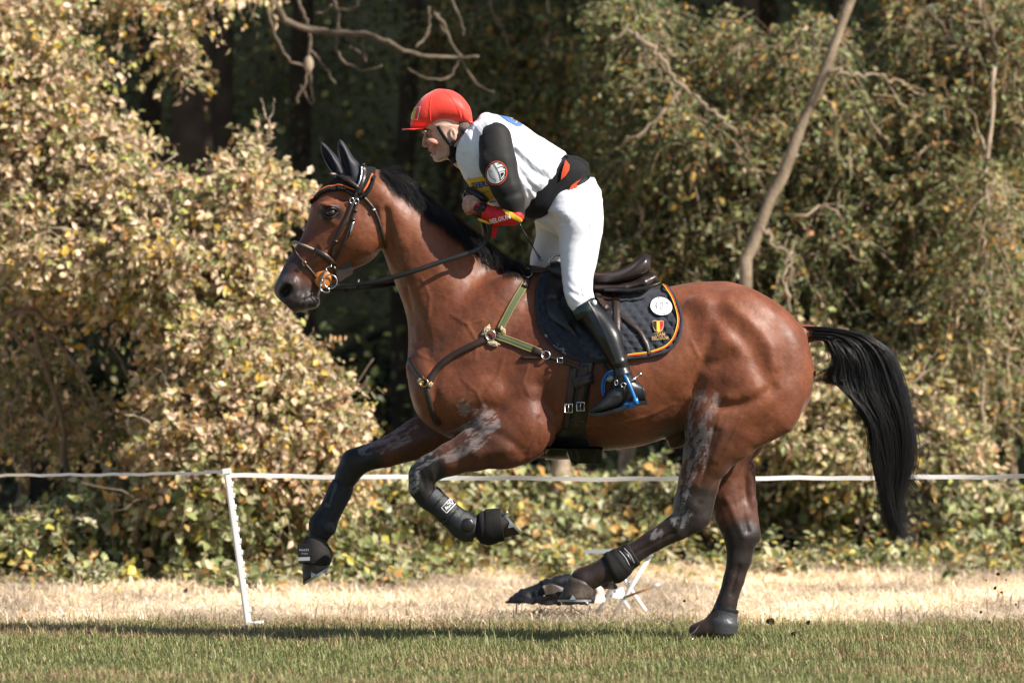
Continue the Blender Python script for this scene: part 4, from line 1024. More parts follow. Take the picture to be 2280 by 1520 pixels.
hs('flash_strap', [(650, 545), (657, 560), (672, 580), (686, 595), (698, 610), (710, 628)], 6, off=.005)
m = MB(); c = surf(679, 587, .012, bvh=BONB); m.tube([c+Vector(v) for v in ((-.009, 0, .005), (.004, 0, .011), (.010, 0, -.004), (-.002, 0, -.011), (-.009, 0, .005))], .0022, 6); child('buckle', m.build('buckle', M['brass']), br)
for x, y in ((784, 449), (794, 450)):
    m = MB(); c = surf(x, y, .013, bvh=BONB); m.ring(c, 6.5*S, .0026, 16, sq=.7); child('buckle', m.build('buckle', M['steel']), br)
m = MB(); strap(m, [(787, 492), (784, 508), (781, 524)], 4, .010, .002, bvh=BONB, fall=-.1); child('patent_strip', m.build('patent_strip', M['steel']), br)
for x, y in ((791, 470), (787, 490), (747, 536)): 
    m = MB(); c = surf(x, y, .011, bvh=BONB); m.box(c, (.010, .005, .0045), -20); child('keeper', m.build('keeper', M['brown_leather']), br)
m = MB(); c = surf(834, 467, .009, bvh=BONB); m.box(c, (.008, .004, .006), -50); child('keeper', m.build('keeper', M['steel']), br)
m = MB(); cy_ = (surf(762, 600, 0, bvh=BONB) or PV(762, 600, -.06)).y - .012
m.add([P(x, z, cy_+dy) for dy in (-.006, .006) for x, z in ((745, 600), (780, 580), (787, 600), (785, 610), (768, 620), (756, 628))], [(0, 1, 2, 3), (0, 3, 4, 5), (9, 8, 7, 6), (11, 10, 9, 6)] + [(i, i+6, (i+1) % 6+6, (i+1) % 6) for i in range(6)])
child('curb_flap', m.build('curb_flap', M['brown_leather'], False), br)
hs('curb_strap', [(741, 592), (748, 606), (757, 624)], 8, M['leather'], .010)
bc = surf(722, 618, .0, bvh=BONB); by_ = (bc.y if bc else -.06)
m = MB(); th = np.arange(24)*2*np.pi/24; V = []; 
for r, dy in ((.2, -.017), (.55, -.0155), (.93, -.013), (1, -.010), (1, -.004), (.2, -.004)): V += [P(719+20*r*math.cos(t)*.95, 621+21.5*r*math.sin(t), by_+dy-.004) for t in th]
Q = [(i*24+j, (i+1)*24+j, (i+1)*24+(j+1) % 24, i*24+(j+1) % 24) for i in range(5) for j in range(24)]
m.add(V, Q); child('bit_guard', m.build('bit_guard', M['bitguard']), br)
bit = MB(); yb = by_ - .028
bit.ring(PV(736, 627, yb), 15.5*S, .0030, 26, sq=.95); bit.tube([P(x, y, yb-.004) for x, y in spline([(739, 592), (728, 596), (723, 606), (719, 618), (714, 632), (714, 644), (722, 650), (732, 650), (733, 643), (726, 640)], 30)], .0030, 8)
bit.ball(P(726, 602, yb-.004), .007, 10); bit.ball(P(717, 624, yb-.004), .0065, 10); bit.ball(P(714, 636, yb-.004), .006, 10); bit.tube([P(718, 620, yb), P(718, 620, -yb)], .007, 8)
child('bit', bit.build('bit', M['steel']), br)
RE1 = [(731, 642, yb), (755, 637, yb), (800, 633, -.16), (840, 627, -.19), (879, 616, -.20), (930, 601, -.21), (981, 583, -.20), (1030, 568, -.19), (1060, 557, -.18), (1080, 541, -.17), (1089, 522, -.19), (1090, 500, -.20), (1075, 474, -.21), (1056, 462, -.21)]
def rein(pts, w_, t_):
    q = np.array([P(*p) for p in spline(pts, 60)]); q[:, 1] = [min(v[1], ((surf(*topx(*v), .008) or Vector((0, 9, 0))).y if topx(*v)[0] > 855 else 9)) for v in q] if pts[1][2] < 0 else q[:, 1]
    q[1:-1] = .25*q[:-2]+.5*q[1:-1]+.25*q[2:]
    return MB().tube(q, w_*S/2, 8, True, flat=t_)
child('rein', rein(RE1, 11, .35).build('rein', M['leather']), br)
RE2 = [(731, 644, -yb), (800, 640, .10), (880, 631, .16), (940, 610, .19), (1000, 585, .19), (1060, 552, .16), (1080, 520, .05), (1075, 490, -.02)]
child('rein', rein(RE2, 11, .35).build('rein', M['leather']), br)
for x, y, yy in ((797, 632, -.15), (771, 641, .09)):
    m = MB(); m.box(P(x, y, yy), (.007, .007, .021), 0); child('rein_stop', m.build('rein_stop', M['leather']), br)

# ------------------------------------------------------------------ leg boots
def wrap(st, n, amp=0, every=0):
    """stations along a leg resampled finely, with raised bands"""
    q = spline(st, n)
    if amp: q[:, 3] += amp*np.maximum(0, np.sin(np.linspace(0, every*2*np.pi, n)))**.5; q[:, 4] += amp*np.maximum(0, np.sin(np.linspace(0, every*2*np.pi, n)))**.5
    return q
def boot(name, loc, label, group): return empty(name, P(*loc), label, 'horse boot', group)
tb = boot('tendon_boot', (1000, 1140, -.165), 'black ribbed tendon boot with white outlined logo on the folded foreleg', 'tendon boots')
m = MB(); m.loft(wrap([(954, 1104, -.167, 28, 24), (972, 1119, -.166, 27, 24), (1000, 1143, -.165, 27, 24), (1024, 1163, -.165, 30, 25), (1040, 1173, -.165, 33, 27), (1058, 1176, -.165, 27, 24)], 44, 1.6, 3.2), 28)
sh_ = child('shell', m.build('shell', M['rubber']), tb); BB = bvh_of(sh_)
m = MB(); m.ball(P(1041, 1169, -.212), (.032, .012, .032), 18); child('fetlock_disc', m.build('fetlock_disc', M['leather']), tb)
for t0, t1 in (((988, 1103), (956, 1137)), ((1020, 1132), (985, 1168))):
    m = MB(); strap(m, [t0, ((t0[0]+t1[0])/2, (t0[1]+t1[1])/2), t1], 5, .002, .003, bvh=BB, fall=-.2); child('strap', m.build('strap', M['leather']), tb)
def rot_(pts, c, a):
    ca, sa = math.cos(math.radians(a)), math.sin(math.radians(a)); return [(c[0]+x*ca-y*sa, c[1]+x*sa+y*ca) for x, y in pts]
lc = (1000, 1124)
m = MB()
for a, b in (((-16, -8), (16, -8)), ((16, -8), (16, 8)), ((16, 8), (-16, 8)), ((-16, 8), (-16, -8))): decal(m, rot_(stroke([a, ((a[0]+b[0])/2, (a[1]+b[1])/2), b], 1.5), lc, -46), .004, BB, mx=5)
for pth in ([(-12, 4), (-9, -4), (-8, 4), (-5, -1), (-3, 4), (0, 1), (3, 3)], [(-2, -5), (3, -3), (8, -6), (12, -4)], [(4, -4), (7, 4), (11, -5)]): decal(m, rot_(stroke(spline(pth, 14), 1.5), lc, -46), .004, BB, mx=4)
child('logo', m.build('logo', M['white']), tb)
tb = boot('tendon_boot', (745, 1120, .14), 'black and grey patterned tendon boot on the stretched foreleg', 'tendon boots')
m = MB(); m.loft(wrap([(765, 1076, .14, 25, 24), (754, 1100, .14, 27, 24), (742, 1125, .14, 26, 24), (731, 1146, .14, 26, 24), (718, 1170, .14, 32, 28), (709, 1194, .14, 22, 21)], 40, .8, 2.2), 28)
M['camo'] = mat('patterned_neoprene', (.014, .016, .022), .6, .35, var=.6, vscale=26, bump=.4, bscale=350)
sh2 = child('shell', m.build('shell', M['camo']), tb); m = MB(); m.ball(P(731, 1172, .095), (.026, .014, .030), 16); child('fetlock_disc', m.build('fetlock_disc', M['rubber']), tb)
BB2 = bvh_of(sh2); m = MB()
for poly in ([(743, 1082), (752, 1084), (748, 1096), (739, 1094)], [(726, 1118), (738, 1122), (735, 1130), (722, 1128)], [(746, 1075), (752, 1076), (738, 1120), (733, 1118)]): decal(m, poly, .003, BB2, mx=5)
child('pattern', m.build('pattern', mat('grey_pattern', (.055, .062, .075), .7, .3)), tb)
# bell boots
bb = boot('bell_boot', (1095, 1172, -.165), 'black fabric bell boot over the raised hoof of the folded foreleg', 'bell boots')
m = MB(); m.loft(wrap([(1062, 1173, -.165, 27, 25), (1072, 1173, -.165, 34, 30), (1085, 1173, -.165, 40, 35), (1105, 1169, -.165, 38, 37), (1119, 1167, -.165, 36, 37)], 22), 28); child('shell', m.build('shell', M['neoprene']), bb)
m = MB(); m.loft([(1066, 1173, -.165, 31, 28.5), (1070, 1173, -.165, 36, 32), (1075, 1173, -.165, 37, 33), (1079, 1173, -.165, 35, 31)], 28, False); child('collar', m.build('collar', M['black_cloth']), bb)
bb = boot('bell_boot', (703, 1228, .14), 'black fabric bell boot with white printed tab on the stretched foreleg', 'bell boots')
m = MB(); m.loft(wrap([(709, 1202, .14, 24, 22), (706, 1210, .14, 31, 28), (703, 1225, .14, 37, 34), (701, 1242, .14, 38, 36), (700, 1255, .14, 35, 36)], 22), 28); sb_ = child('shell', m.build('shell', M['neoprene']), bb)
m = MB(); m.box(P(677, 1231, .08), (.027, .010, .040), 4); tbx = child('tab', m.build('tab', M['black_cloth'], False), bb)
m = MB(); lettering(m, 'MAATS', 677, 1224, 7, 0, 1, yplane=.0685, bold=.01); lettering(m, 'TURN', 678, 1232, 5.5, 0, 1, yplane=.0685); decal(m, [(664, 1240), (690, 1239), (690, 1247), (664, 1248)], yplane=.0685); child('print', m.build('print', M['grey_print']), tbx)
# hind fetlock boots
fb = boot('fetlock_boot', (1372, 1257, -.15), 'narrow black fetlock boot with two pale stripes on the forward hind leg', 'hind fetlock boots')
m = MB(); m.loft(wrap([(1412, 1231, -.15, 27, 24), (1398, 1240, -.15, 29, 25), (1384, 1250, -.15, 33, 28), (1370, 1260, -.15, 37, 30), (1356, 1266, -.15, 34, 28)], 24, 1.2, 2.5), 28); s3 = child('shell', m.build('shell', M['neoprene']), fb)
B3 = bvh_of(s3); m = MB()
for dx in (0, 11): strap(m, [(1379+dx, 1226-dx*.5), (1392+dx, 1240-dx*.5), (1401+dx, 1258-dx*.5)], 2.6, .002, .003, bvh=B3, fall=-.2)
child('stripe', m.build('stripe', M['grey_print']), fb)
m = MB(); strap(m, [(1381, 1223), (1396, 1237), (1407, 1255)], 10, .002, .003, bvh=B3, fall=-.2); child('strap', m.build('strap', M['leather']), fb)
fb = boot('fetlock_boot', (1608, 1385, .14), 'shiny dark grey fetlock boot on the hind leg that stands on the grass', 'hind fetlock boots')
m = MB(); m.loft(wrap([(1618, 1352, .14, 26, 22), (1614, 1368, .14, 29, 25), (1609, 1388, .14, 35, 30), (1606, 1408, .14, 32, 28), (1606, 1424, .14, 17, 18)], 26, 1.0, 3), 28); child('shell', m.build('shell', mat('grey_boot_shell', (.045, .047, .052), .38, .55, var=.3, vscale=25, bump=.2, bscale=80)), fb)
m = MB(); m.loft([(1620, 1348, .14, 27, 23), (1617, 1355, .14, 29, 25), (1615, 1362, .14, 28, 24)], 28, False); child('strap', m.build('strap', M['leather']), fb)
# ------------------------------------------------------------------ the rider
def relief(V, me, lst, sgn=-1):
    n = normals(me); x, y = topx(V[:, 0], V[:, 1], V[:, 2]); d = np.zeros(len(V)); m = np.abs(n[:, 1])**.6
    for pts, wd, a in lst: d += np.exp(-(seg_dist(x, y, pts)/wd)**2)*a*S*m
    return V + n*d[:, None]
F = Field(885, 1455, 190, 935, -.45, .42, .0034)
# head
F.ell((988, 262, 0), (50, 46, 36), k=.01)
F.blade((985, 262), (985, 362), [(940, 280), (941, 290), (944, 297), (947, 304), (949, 312), (952, 322), (954, 330), (957, 336), (960, 342), (963, 348), (967, 355), (972, 360)],
    [(1046, 280), (1040, 300), (1028, 318), (1015, 334), (1004, 346), (992, 355), (982, 360)],
    [(15, 37, 0, .25), (30, 36, 0, .35), (45, 37, 0, .45), (60, 34, 0, .5), (80, 27, 0, .5), (95, 20, 0, .5), (99, 12, 0, .4)], k=.012, n=2.3)
F.chain([(947, 302, 0, 4, 4.5), (946, 312, 0, 4.5, 5), (945, 322, 0, 5.5, 6)], k=.006)
F.ell((945, 323, 0), (5, 4.5, 6), k=.005)
for sd in (-1, 1):
    F.ell((951, 325, sd*.013), (5, 4, 4), k=.004)
    F.ell((945, 293, sd*.030), (6, 3.8, 15), k=.006, rot=10)
    F.ell((950, 302, sd*.036), (8, 6, 9), k=.005, sub=True)
    F.ell((964, 316, sd*.052), (15, 8, 10), k=.012, rot=-15)
    F.ell((968, 334, sd*.046), (8, 10, 7), k=.01, sub=True)
    F.ell((1009, 299, sd*.076), (8, 15, 4), k=.004, rot=12)
    F.ell((1007, 298, sd*.084), (4, 9, 3), k=.003, rot=12, sub=True)
F.ell((958, 335, 0), (5, 2.6, 11), k=.003); F.ell((962, 345, 0), (5, 3, 10), k=.003); F.ell((972, 353, 0), (8, 7, 10), k=.008)
F.ell((957, 339.6, 0), (6, 1.2, 13), k=.002, sub=True)
F.chain([(1012, 318, 0, 34, 30), (1035, 340, 0, 33, 32), (1070, 345, 0, 50, 60), (1130, 370, 0, 62, 80), (1220, 410, 0, 55, 70), (1262, 442, 0, 36, 55)], k=.03)
for sd in (-1, 1):
    F.chain([(1275, 452, sd*.08, 36, 36), (1290, 540, sd*.16, 30, 30), (1292, 660, sd*.252, 20, 19), (1350, 768, sd*.332, 13, 13), (1398, 850, sd*.352, 10, 11), (1345, 898, sd*.355, 6, 10)], k=.02)
    F.chain([(1095, 330, sd*.15, 30, 28), (1112, 372, sd*.195, 28, 26), (1146, 470, sd*.215, 18, 17)], k=.02)
# near forearm and fist
F.chain([(1146, 472, -.215, 18, 17), (1100, 476, -.190, 15, 15), (1070, 466, -.170, 12, 13)], k=.015)
F.ell((1055, 459, -.165), (17, 15, 9), rot=-25, k=.008)
for i, (kx, ky) in enumerate(((1046, 445), (1041, 452), (1041, 460), (1044, 467))):
    L = (1.0, 1.08, 1.0, .8)[i]; yk = -.168
    F.chain([(1054, 456+(i-1.5)*4, -.165, 5.2, 5.2), (kx, ky, yk-.010, 5.4, 5.2), (kx-7*L, ky+3, yk+.006, 4.8, 4.8), (kx-3*L, ky+8, yk+.026, 4.4, 4.4), (kx+6, ky+7, yk+.030, 4, 4)], k=.0035)
F.chain([(1062, 448, -.150, 6.5, 6.5), (1052, 440, -.145, 5.6, 5.4), (1040, 440, -.150, 5, 5), (1034, 445, -.158, 4.2, 4.2)], k=.004)
# far forearm and hand
F.chain([(1146, 470, .215, 18, 17), (1100, 455, .10, 15, 15), (1064, 445, .0, 12, 13)], k=.015)
F.ell((1050, 440, -.02), (15, 14, 9), rot=-20, k=.008)
for i in range(4): F.chain([(1050, 434+i*4, -.02, 5, 5), (1040, 430+i*5, -.03, 5, 5), (1035, 435+i*5, -.01, 4.5, 4.5), (1042, 440+i*4, .01, 4, 4)], k=.004)
F.chain([(1058, 432, -.03, 6, 6), (1046, 426, -.035, 5.2, 5.2), (1038, 428, -.03, 4.5, 4.5)], k=.004)
rv, rq = F.mesh(2); rme = mesh_np('person', rv, rq)
rx, ry = topx(rv[:, 0], rv[:, 1], rv[:, 2])
rc = np.tile(np.array([.52, .32, .24]), (len(rv), 1))
def tint(c, f, pts, r, s_):
    global rc
    m = (1-sstep(r, r+s_, seg_dist(rx, ry, pts)))[:, None]*f; rc = rc*(1-m) + np.array(c)*m
tint((.44, .15, .10), .6, [(962, 320), (975, 325)], 6, 16); tint((.42, .15, .11), .5, [(944, 323)], 3, 8); tint((.36, .12, .10), .75, [(955, 338), (966, 341)], 3, 4)
tint((.16, .08, .055), .8, [(944, 289.5), (954, 290), (962, 293)], 1.2, 2.2); tint((.24, .11, .08), .5, [(949, 304), (958, 304)], 3, 5)
tint((.44, .19, .14), .5, [(1040, 452), (1046, 470)], 6, 8)
fcol(rme, 'tone', rc); rme.materials.append(mat('rider_skin', (.4, .2, .14), .5, .4, attr='tone', var=.14, vscale=60, bump=.15, bscale=140))
rider = link('person', rme)
tag(rider, 'rider in white bib and red helmet, crouching forward in the stirrups over the horse', 'person')
RB = bvh_of(rider)
for sd in (-1, 1):
    m = MB(); m.ball(P(955.5, 302.5, sd*.0305), (.0100, .0110, .0085), 14); e = child('eye', m.build('eye', mat('eye_white', (.30, .26, .24), .2, .5)), rider)
    m = MB(); m.ball(P(951.2, 302.5, sd*.0345), (.0062, .0072, .0078), 10); child('iris', m.build('iris', mat('iris', (.03, .022, .02), .1, .6)), e)
    m = MB(); m.tube([P(x, y, sd*z) for x, y, z in ((947.5, 302.5, .026), (950, 298.5, .036), (955, 297.5, .0425), (961, 301.5, .044))], .0026, 6); child('eyelid', m.build('eyelid', M['skin']), e)
    m = MB(); m.tube([P(x, y, sd*z) for x, y, z in ((942, 291, .016), (945, 288.5, .030), (953, 288.5, .043), (962, 292.5, .055))], [.0018, .0030, .0028, .0012], 6); child('eyebrow', m.build('eyebrow', mat('brown_brow', (.14, .075, .05), .8)), rider)
m = MB()
for sd in (-1, 1): m.ball(P(1034, 285, sd*.045), (.034, .030, .026), 14)
m.ball(P(1040, 286, 0), (.030, .038, .05), 14); child('hair', m.build('hair', mat('grey_brown_hair', (.13, .10, .085), .6, .4, bump=.8, bscale=200)), rider)

# clothes ---------------------------------------------------------
def cloth(nm, fld, mt, rel=None, sm=3, par=None, wr=None):
    v, q = fld.mesh(sm); me = mesh_np(nm, v, q)
    if wr:                                                            # creases: ridged noise drawn out along a direction
        n = normals(me); x, y = topx(v[:, 0], v[:, 1], v[:, 2]); amp, ang, L_, W_ = wr; c_, s_ = math.cos(math.radians(ang)), math.sin(math.radians(ang))
        x = x + 14*(fbm(x/50, y/50, 71)-.5); u_, w_ = (x*c_-y*s_)/L_, (x*s_+y*c_)/W_; f_ = 1-np.abs(2*fbm(u_, w_, 73)-1)*1.6
        v = v + n*((f_-.5)*amp*S*sstep(.35, .6, fbm(x/70, y/70, 75)+.12))[:, None]; me = mesh_np(nm, v, q)
    if rel: v = relief(v, me, rel); me = mesh_np(nm, v, q)
    me.materials.append(mt); return child(nm, me, par or rider)
F = Field(1000, 1290, 240, 510, -.27, .27, .0036)
F.blade((1035, 310), (1215, 418), [(1046, 282), (1056, 263), (1072, 254), (1110, 256), (1163, 277), (1202, 304), (1238, 326), (1258, 338), (1262, 346)],
    [(1013, 340), (1010, 349), (1024, 381), (1038, 404), (1062, 432), (1090, 456), (1130, 478), (1168, 487), (1178, 476)],
    [(-6, 60, 0, .1, .35), (15, 82, 0, .1, .3), (45, 92, 0, .15, .25), (100, 97, 0, .25, .2), (160, 98, 0, .25, .2), (212, 96, 0, .25, .2)], k=.004, n=2.5)
F.ell((1016, 330, 0), (30, 34, 36), rot=40, k=.015, sub=True)
for sd in (-1, 1): F.ell((1098, 305, sd*.155), (36, 34, 30), k=.03)
bib = cloth('vest', F, M['white_cloth'], [
 ([(1142, 335), (1180, 375), (1222, 402)], 7, -4.5), ([(1150, 330), (1200, 372), (1240, 388)], 6, 3.2), ([(1140, 352), (1165, 415), (1182, 462)], 6, 3.6), ([(1148, 368), (1180, 412), (1212, 442)], 6, -3.6), ([(1160, 300), (1200, 330), (1235, 352)], 8, -2.6), ([(1190, 440), (1215, 425), (1235, 395)], 6, 2.6), ([(1150, 330), (1200, 345), (1250, 360)], 8, 2.2), ([(1150, 385), (1175, 430), (1190, 470)], 8, -2.6), ([(1165, 400), (1190, 440), (1205, 462)], 6, 2),
 ([(1140, 310), (1180, 318), (1230, 345)], 7, -2), ([(1045, 300), (1052, 340), (1066, 380)], 8, 2.6), ([(1030, 350), (1040, 378), (1060, 400)], 6, -2.5), ([(1062, 262), (1056, 290), (1060, 320)], 6, -2), ([(1240, 352), (1226, 400), (1195, 455)], 4, -1.6), ([(1170, 420), (1230, 400)], 6, 1.6), ([(1205, 330), (1222, 380)], 9, 1.8)], 4, wr=(2.6, -52, 80, 24))
VB = bvh_of(bib)
m = MB(); strap(m, [(1258, 345), (1245, 385), (1222, 432), (1196, 462), (1172, 482)], 4, .001, .003, bvh=VB, fall=-.18); child('hem', m.build('hem', M['white_cloth']), bib)
m = MB(); decal(m, [(1034, 402), (1050, 397), (1077, 392), (1090, 405), (1101, 436), (1094, 447), (1066, 432), (1046, 414)], .003, VB, mx=6, fall=-.1); yb_ = child('sponsor_panel', m.build('sponsor_panel', M['yellow']), bib)
m = MB(); lettering(m, 'ZEERS', 1069, 411, 17, -9, .85, .005, VB, .03, shear=.2); lettering(m, 'E.C.V.', 1082, 426, 7, -9, 1, .005, VB, .01); child('lettering', m.build('lettering', M['blue']), yb_)
m = MB(); lettering(m, 'eers', 1098, 447, 8, -8, 1, .005, VB, .01); child('lettering', m.build('lettering', M['black']), yb_)
m = MB(); decal(m, [(1110, 257), (1132, 261), (1158, 274), (1163, 281), (1150, 282), (1128, 270)], .003, VB, mx=6, fall=-.03); bl_ = child('back_number_panel', m.build('back_number_panel', mat('mid_blue_print', (.07, .16, .42), .6)), bib)
m = MB(); decal(m, stroke(spline([(1136, 265), (1143, 266), (1150, 271), (1147, 276)], 12), 1.8), .005, VB, mx=5, fall=-.03); child('print', m.build('print', M['yellow']), bl_)
# sleeves
F = Field(1020, 1190, 260, 520, -.33, .30, .0034)
for sd in (-1, 1): F.chain([(1102, 309, sd*.165, 37, 30), (1109, 366, sd*.215, 41, 34), (1127, 417, sd*.235, 33, 30), (1139, 445, sd*.238, 29, 27), (1148, 474, sd*.235, 21, 22)], k=.012)
F.chain([(1148, 474, .235, 21, 22), (1100, 452, .12, 19, 19), (1070, 443, .02, 16, 16)], k=.01)
slv = cloth('sleeve', F, mat('black_jersey', (.008, .0078, .0078), .68, .28, sheen=.08, bump=.12, bscale=90), [([(1112, 408), (1150, 402)], 7, -1.2), ([(1120, 440), (1160, 430)], 7, -1.6), ([(1075, 330), (1095, 352)], 9, -1.3), ([(1125, 350), (1145, 420)], 9, 1.2)], 3)
SLB = bvh_of(slv)
F = Field(1040, 1190, 440, 540, -.33, -.05, .0032)
F.chain([(1150, 481, -.240, 17, 22), (1140, 482, -.236, 20, 23), (1108, 482, -.215, 20, 21), (1076, 470, -.182, 17, 18), (1068, 466, -.176, 15, 16)], k=.006)
cf = cloth('cuff', F, M['red'], [([(1095, 465), (1092, 498)], 4, -1.8), ([(1110, 463), (1112, 500)], 4, -1.6), ([(1124, 470), (1122, 500)], 4, 1.4), ([(1084, 462), (1082, 486)], 3, 1.4)], 3)
CB = bvh_of(cf)
m = MB(); decal(m, [(1116, 463), (1132, 468), (1166, 489), (1164, 496), (1150, 491), (1128, 478)], .003, bvh_of(cf, slv), mx=6); child('stripe', m.build('stripe', M['yellow']), cf)
m = MB(); lettering(m, 'BELGIUM', 1114, 488, 12.5, -14, .95, .004, CB, .025); child('lettering', m.build('lettering', M['white']), cf)
m = MB(); m.loft([(1079, 470, -.184, 18, 19), (1075, 469, -.182, 19.5, 20.5), (1068, 466, -.178, 18.5, 19.5), (1065, 465, -.176, 16, 17)], 24, False); m.box(P(1075, 462, -.220), (.013, .006, .015), -20); child('wristwatch', m.build('wristwatch', M['leather']), rider)
m = MB(); m.tube([P(x, y, -.215) for x, y in ((1064, 487), (1072, 491), (1082, 494), (1092, 499))], [.004, .006, .006, .003], 8); child('band', m.build('band', M['yellow']), cf)
F = Field(1030, 1110, 405, 460, -.16, .10, .0034)
F.chain([(1078, 448, .03, 16, 17), (1068, 444, .0, 17, 17), (1058, 440, -.015, 15, 15)], k=.008); F.ell((1050, 437, -.025), (19, 17, 14), rot=-20, k=.01); F.chain([(1060, 428, -.04, 8, 8), (1044, 422, -.045, 7, 7)], k=.006)
cloth('glove', F, M['black_cloth'])
m = MB(); m.tube([P(x, y, z) for x, y, z in ((1040, 424, -.09), (1056, 430, -.10), (1072, 440, -.115), (1086, 450, -.12))], [.014, .018, .018, .012], 10); child('whip_handle', m.build('whip_handle', M['leather']), rider)
m = MB(); V = [P(x, y, z) for x, y, z in ((1086, 494, -.17), (1108, 497, -.17), (1109, 510, -.165), (1103, 528, -.155), (1097, 531, -.15), (1090, 515, -.155), (1086, 494, -.14), (1108, 497, -.13), (1109, 510, -.13), (1103, 528, -.14), (1097, 531, -.14), (1090, 515, -.14))]
m.add(V, [(i, (i+1) % 6, (i+1) % 6+6, i+6) for i in range(6)] + [(0, 5, 2, 1), (5, 4, 3, 2), (6, 7, 8, 11), (11, 8, 9, 10)]); child('sleeve_flap', m.build('sleeve_flap', M['red'], False), rider)
# emblem on the sleeve
em = (1105.5, 386); m = MB(); decal(m, circ(*em, 23.5, 27.5, 10), .004, SLB, mx=6); eb_ = child('emblem', m.build('emblem', M['orange']), slv)
m = MB(); decal(m, circ(*em, 21.6, 25.4, 10), .0052, SLB, mx=6); child('ring', m.build('ring', M['black']), eb_)
m = MB(); decal(m, circ(*em, 19.4, 23, 10), .0064, SLB, mx=6); child('ground', m.build('ground', M['white']), eb_)
m = MB()
for pth, w_ in (([(1099, 364), (1106, 375), (1112, 388), (1116, 402)], 1.8), ([(1108, 366), (1117, 364)], 1.5), ([(1108, 374), (1118, 371), (1123, 376)], 1.5), ([(1113, 383), (1124, 381), (1124, 390), (1117, 401)], 1.5), ([(1090, 377), (1091, 386), (1095, 394), (1101, 399), (1106, 401)], 1.2), ([(1088, 370), (1091, 373), (1094, 371)], 1.3), ([(1093, 381), (1096, 382)], 1.4), ([(1103, 404), (1107, 404)], 1.4)):
    decal(m, stroke(spline(pth, 10), w_), .0076, SLB, mx=5)
decal(m, [(1115, 386), (1122, 384), (1122, 389), (1117, 396)], .0076, SLB, mx=5)
child('horse_head_line', m.build('horse_head_line', M['black']), eb_)
# collar
m = MB(); m.loft([(1026, 322, 0, 37, 36), (1032, 334, 0, 38, 38), (1040, 346, 0, 40, 44)], 28, False); child('collar', m.build('collar', M['black_cloth']), rider)
# body protector below the bib
F = Field(1150, 1330, 330, 505, -.24, .24, .0038)
F.blade((1180, 430), (1290, 430), [(1166, 480), (1175, 440), (1240, 360), (1258, 346), (1285, 352), (1306, 366), (1312, 392), (1312, 400)], [(1166, 484), (1180, 493), (1198, 492), (1232, 479), (1262, 456), (1290, 425), (1306, 406), (1312, 400)], [(-14, 60, 0), (10, 92, 0), (40, 99, 0), (80, 99, 0), (110, 90, 0), (132, 66, 0)], k=.006, n=2.7)
prot = cloth('body_protector', F, M['black_cloth'], [([(1225, 470), (1280, 410), (1305, 385)], 3, -1.6), ([(1205, 470), (1262, 400)], 4, 1.5)])
m = MB(); V = []
for dy in (-.135, .135): V += [P(x, y, dy) for x, y in ((1258, 344), (1288, 348), (1311, 362), (1315, 394), (1300, 386), (1281, 366), (1270, 356))]
m.add(V, [(i, (i+1) % 7, (i+1) % 7+7, i+7) for i in range(7)] + [(0, 6, 1, 1)][:0] + [(0, 1, 5, 6), (1, 2, 4, 5), (7, 13, 12, 8), (8, 12, 11, 9)], [(2, 3, 4), (9, 11, 10)]); child('back_plate', m.build('back_plate', mat('charcoal_fabric', (.035, .035, .034), .8, .25, bump=.3, bscale=200), False), prot)
PB_ = bvh_of(prot)
m = MB(); decal(m, [(1260, 360), (1268, 370), (1267, 380), (1260, 392), (1249, 401), (1252, 385), (1257, 370)], .010, PB_, mx=6); decal(m, [(1294, 394), (1282, 402), (1270, 412), (1265, 420), (1272, 420), (1265, 433), (1276, 430), (1283, 416), (1281, 408)], .010, PB_, mx=6); child('orange_lining', m.build('orange_lining', M['orange']), prot)
# breeches
F = Field(1160, 1360, 385, 715, -.36, .36, .004)
F.blade((1290, 395), (1290, 700), [(1216, 470), (1236, 492), (1243, 520), (1246, 560), (1249, 595), (1254, 645), (1262, 674), (1276, 696)], [(1312, 398), (1330, 422), (1341, 445), (1344, 483), (1342, 515), (1337, 540), (1328, 590), (1320, 622), (1319, 645), (1323, 664), (1320, 680), (1312, 696)],
    [(3, 40, -.03), (40, 72, -.07), (90, 72, -.115), (150, 54, -.155), (210, 44, -.20), (260, 40, -.245), (300, 34, -.265)], k=.02, n=2.2)
F.blade((1255, 400), (1255, 700), [(1190, 490), (1194, 520), (1188, 545), (1180, 580), (1184, 610), (1196, 650), (1216, 690)], [(1312, 398), (1338, 430), (1330, 480), (1290, 540), (1262, 590), (1250, 640), (1252, 690)],
    [(0, 40, .03), (50, 72, .07), (100, 66, .12), (160, 50, .17), (220, 42, .22), (290, 36, .27)], k=.03, n=2.2)
F.blade((1190, 480), (1320, 440), [(1185, 482), (1215, 462), (1255, 432), (1290, 410), (1312, 398)], [(1185, 488), (1215, 510), (1270, 530), (1320, 500), (1340, 450)], [(0, 50, 0), (60, 82, 0), (130, 78, 0), (150, 60, 0)], k=.02, n=2.3)
bre = cloth('breeches', F, M['breeches'], [([(1258, 640), (1290, 660), (1318, 655)], 5, -2), ([(1262, 655), (1290, 672), (1316, 664)], 4, 1.8), ([(1245, 500), (1270, 495), (1300, 470)], 5, -1.8), ([(1225, 490), (1262, 478)], 5, 1.8), ([(1250, 610), (1280, 640)], 6, -1.4), ([(1302, 640), (1318, 615)], 5, 1.4), ([(1235, 478), (1260, 500), (1250, 520)], 5, -2)], 3, wr=(.7, 20, 40, 16))
BRB = bvh_of(bre); m = MB(); q = spline([(1290, 430), (1304, 450), (1312, 490), (1314, 540), (1306, 590), (1296, 620), (1296, 650), (1306, 668)], 50)
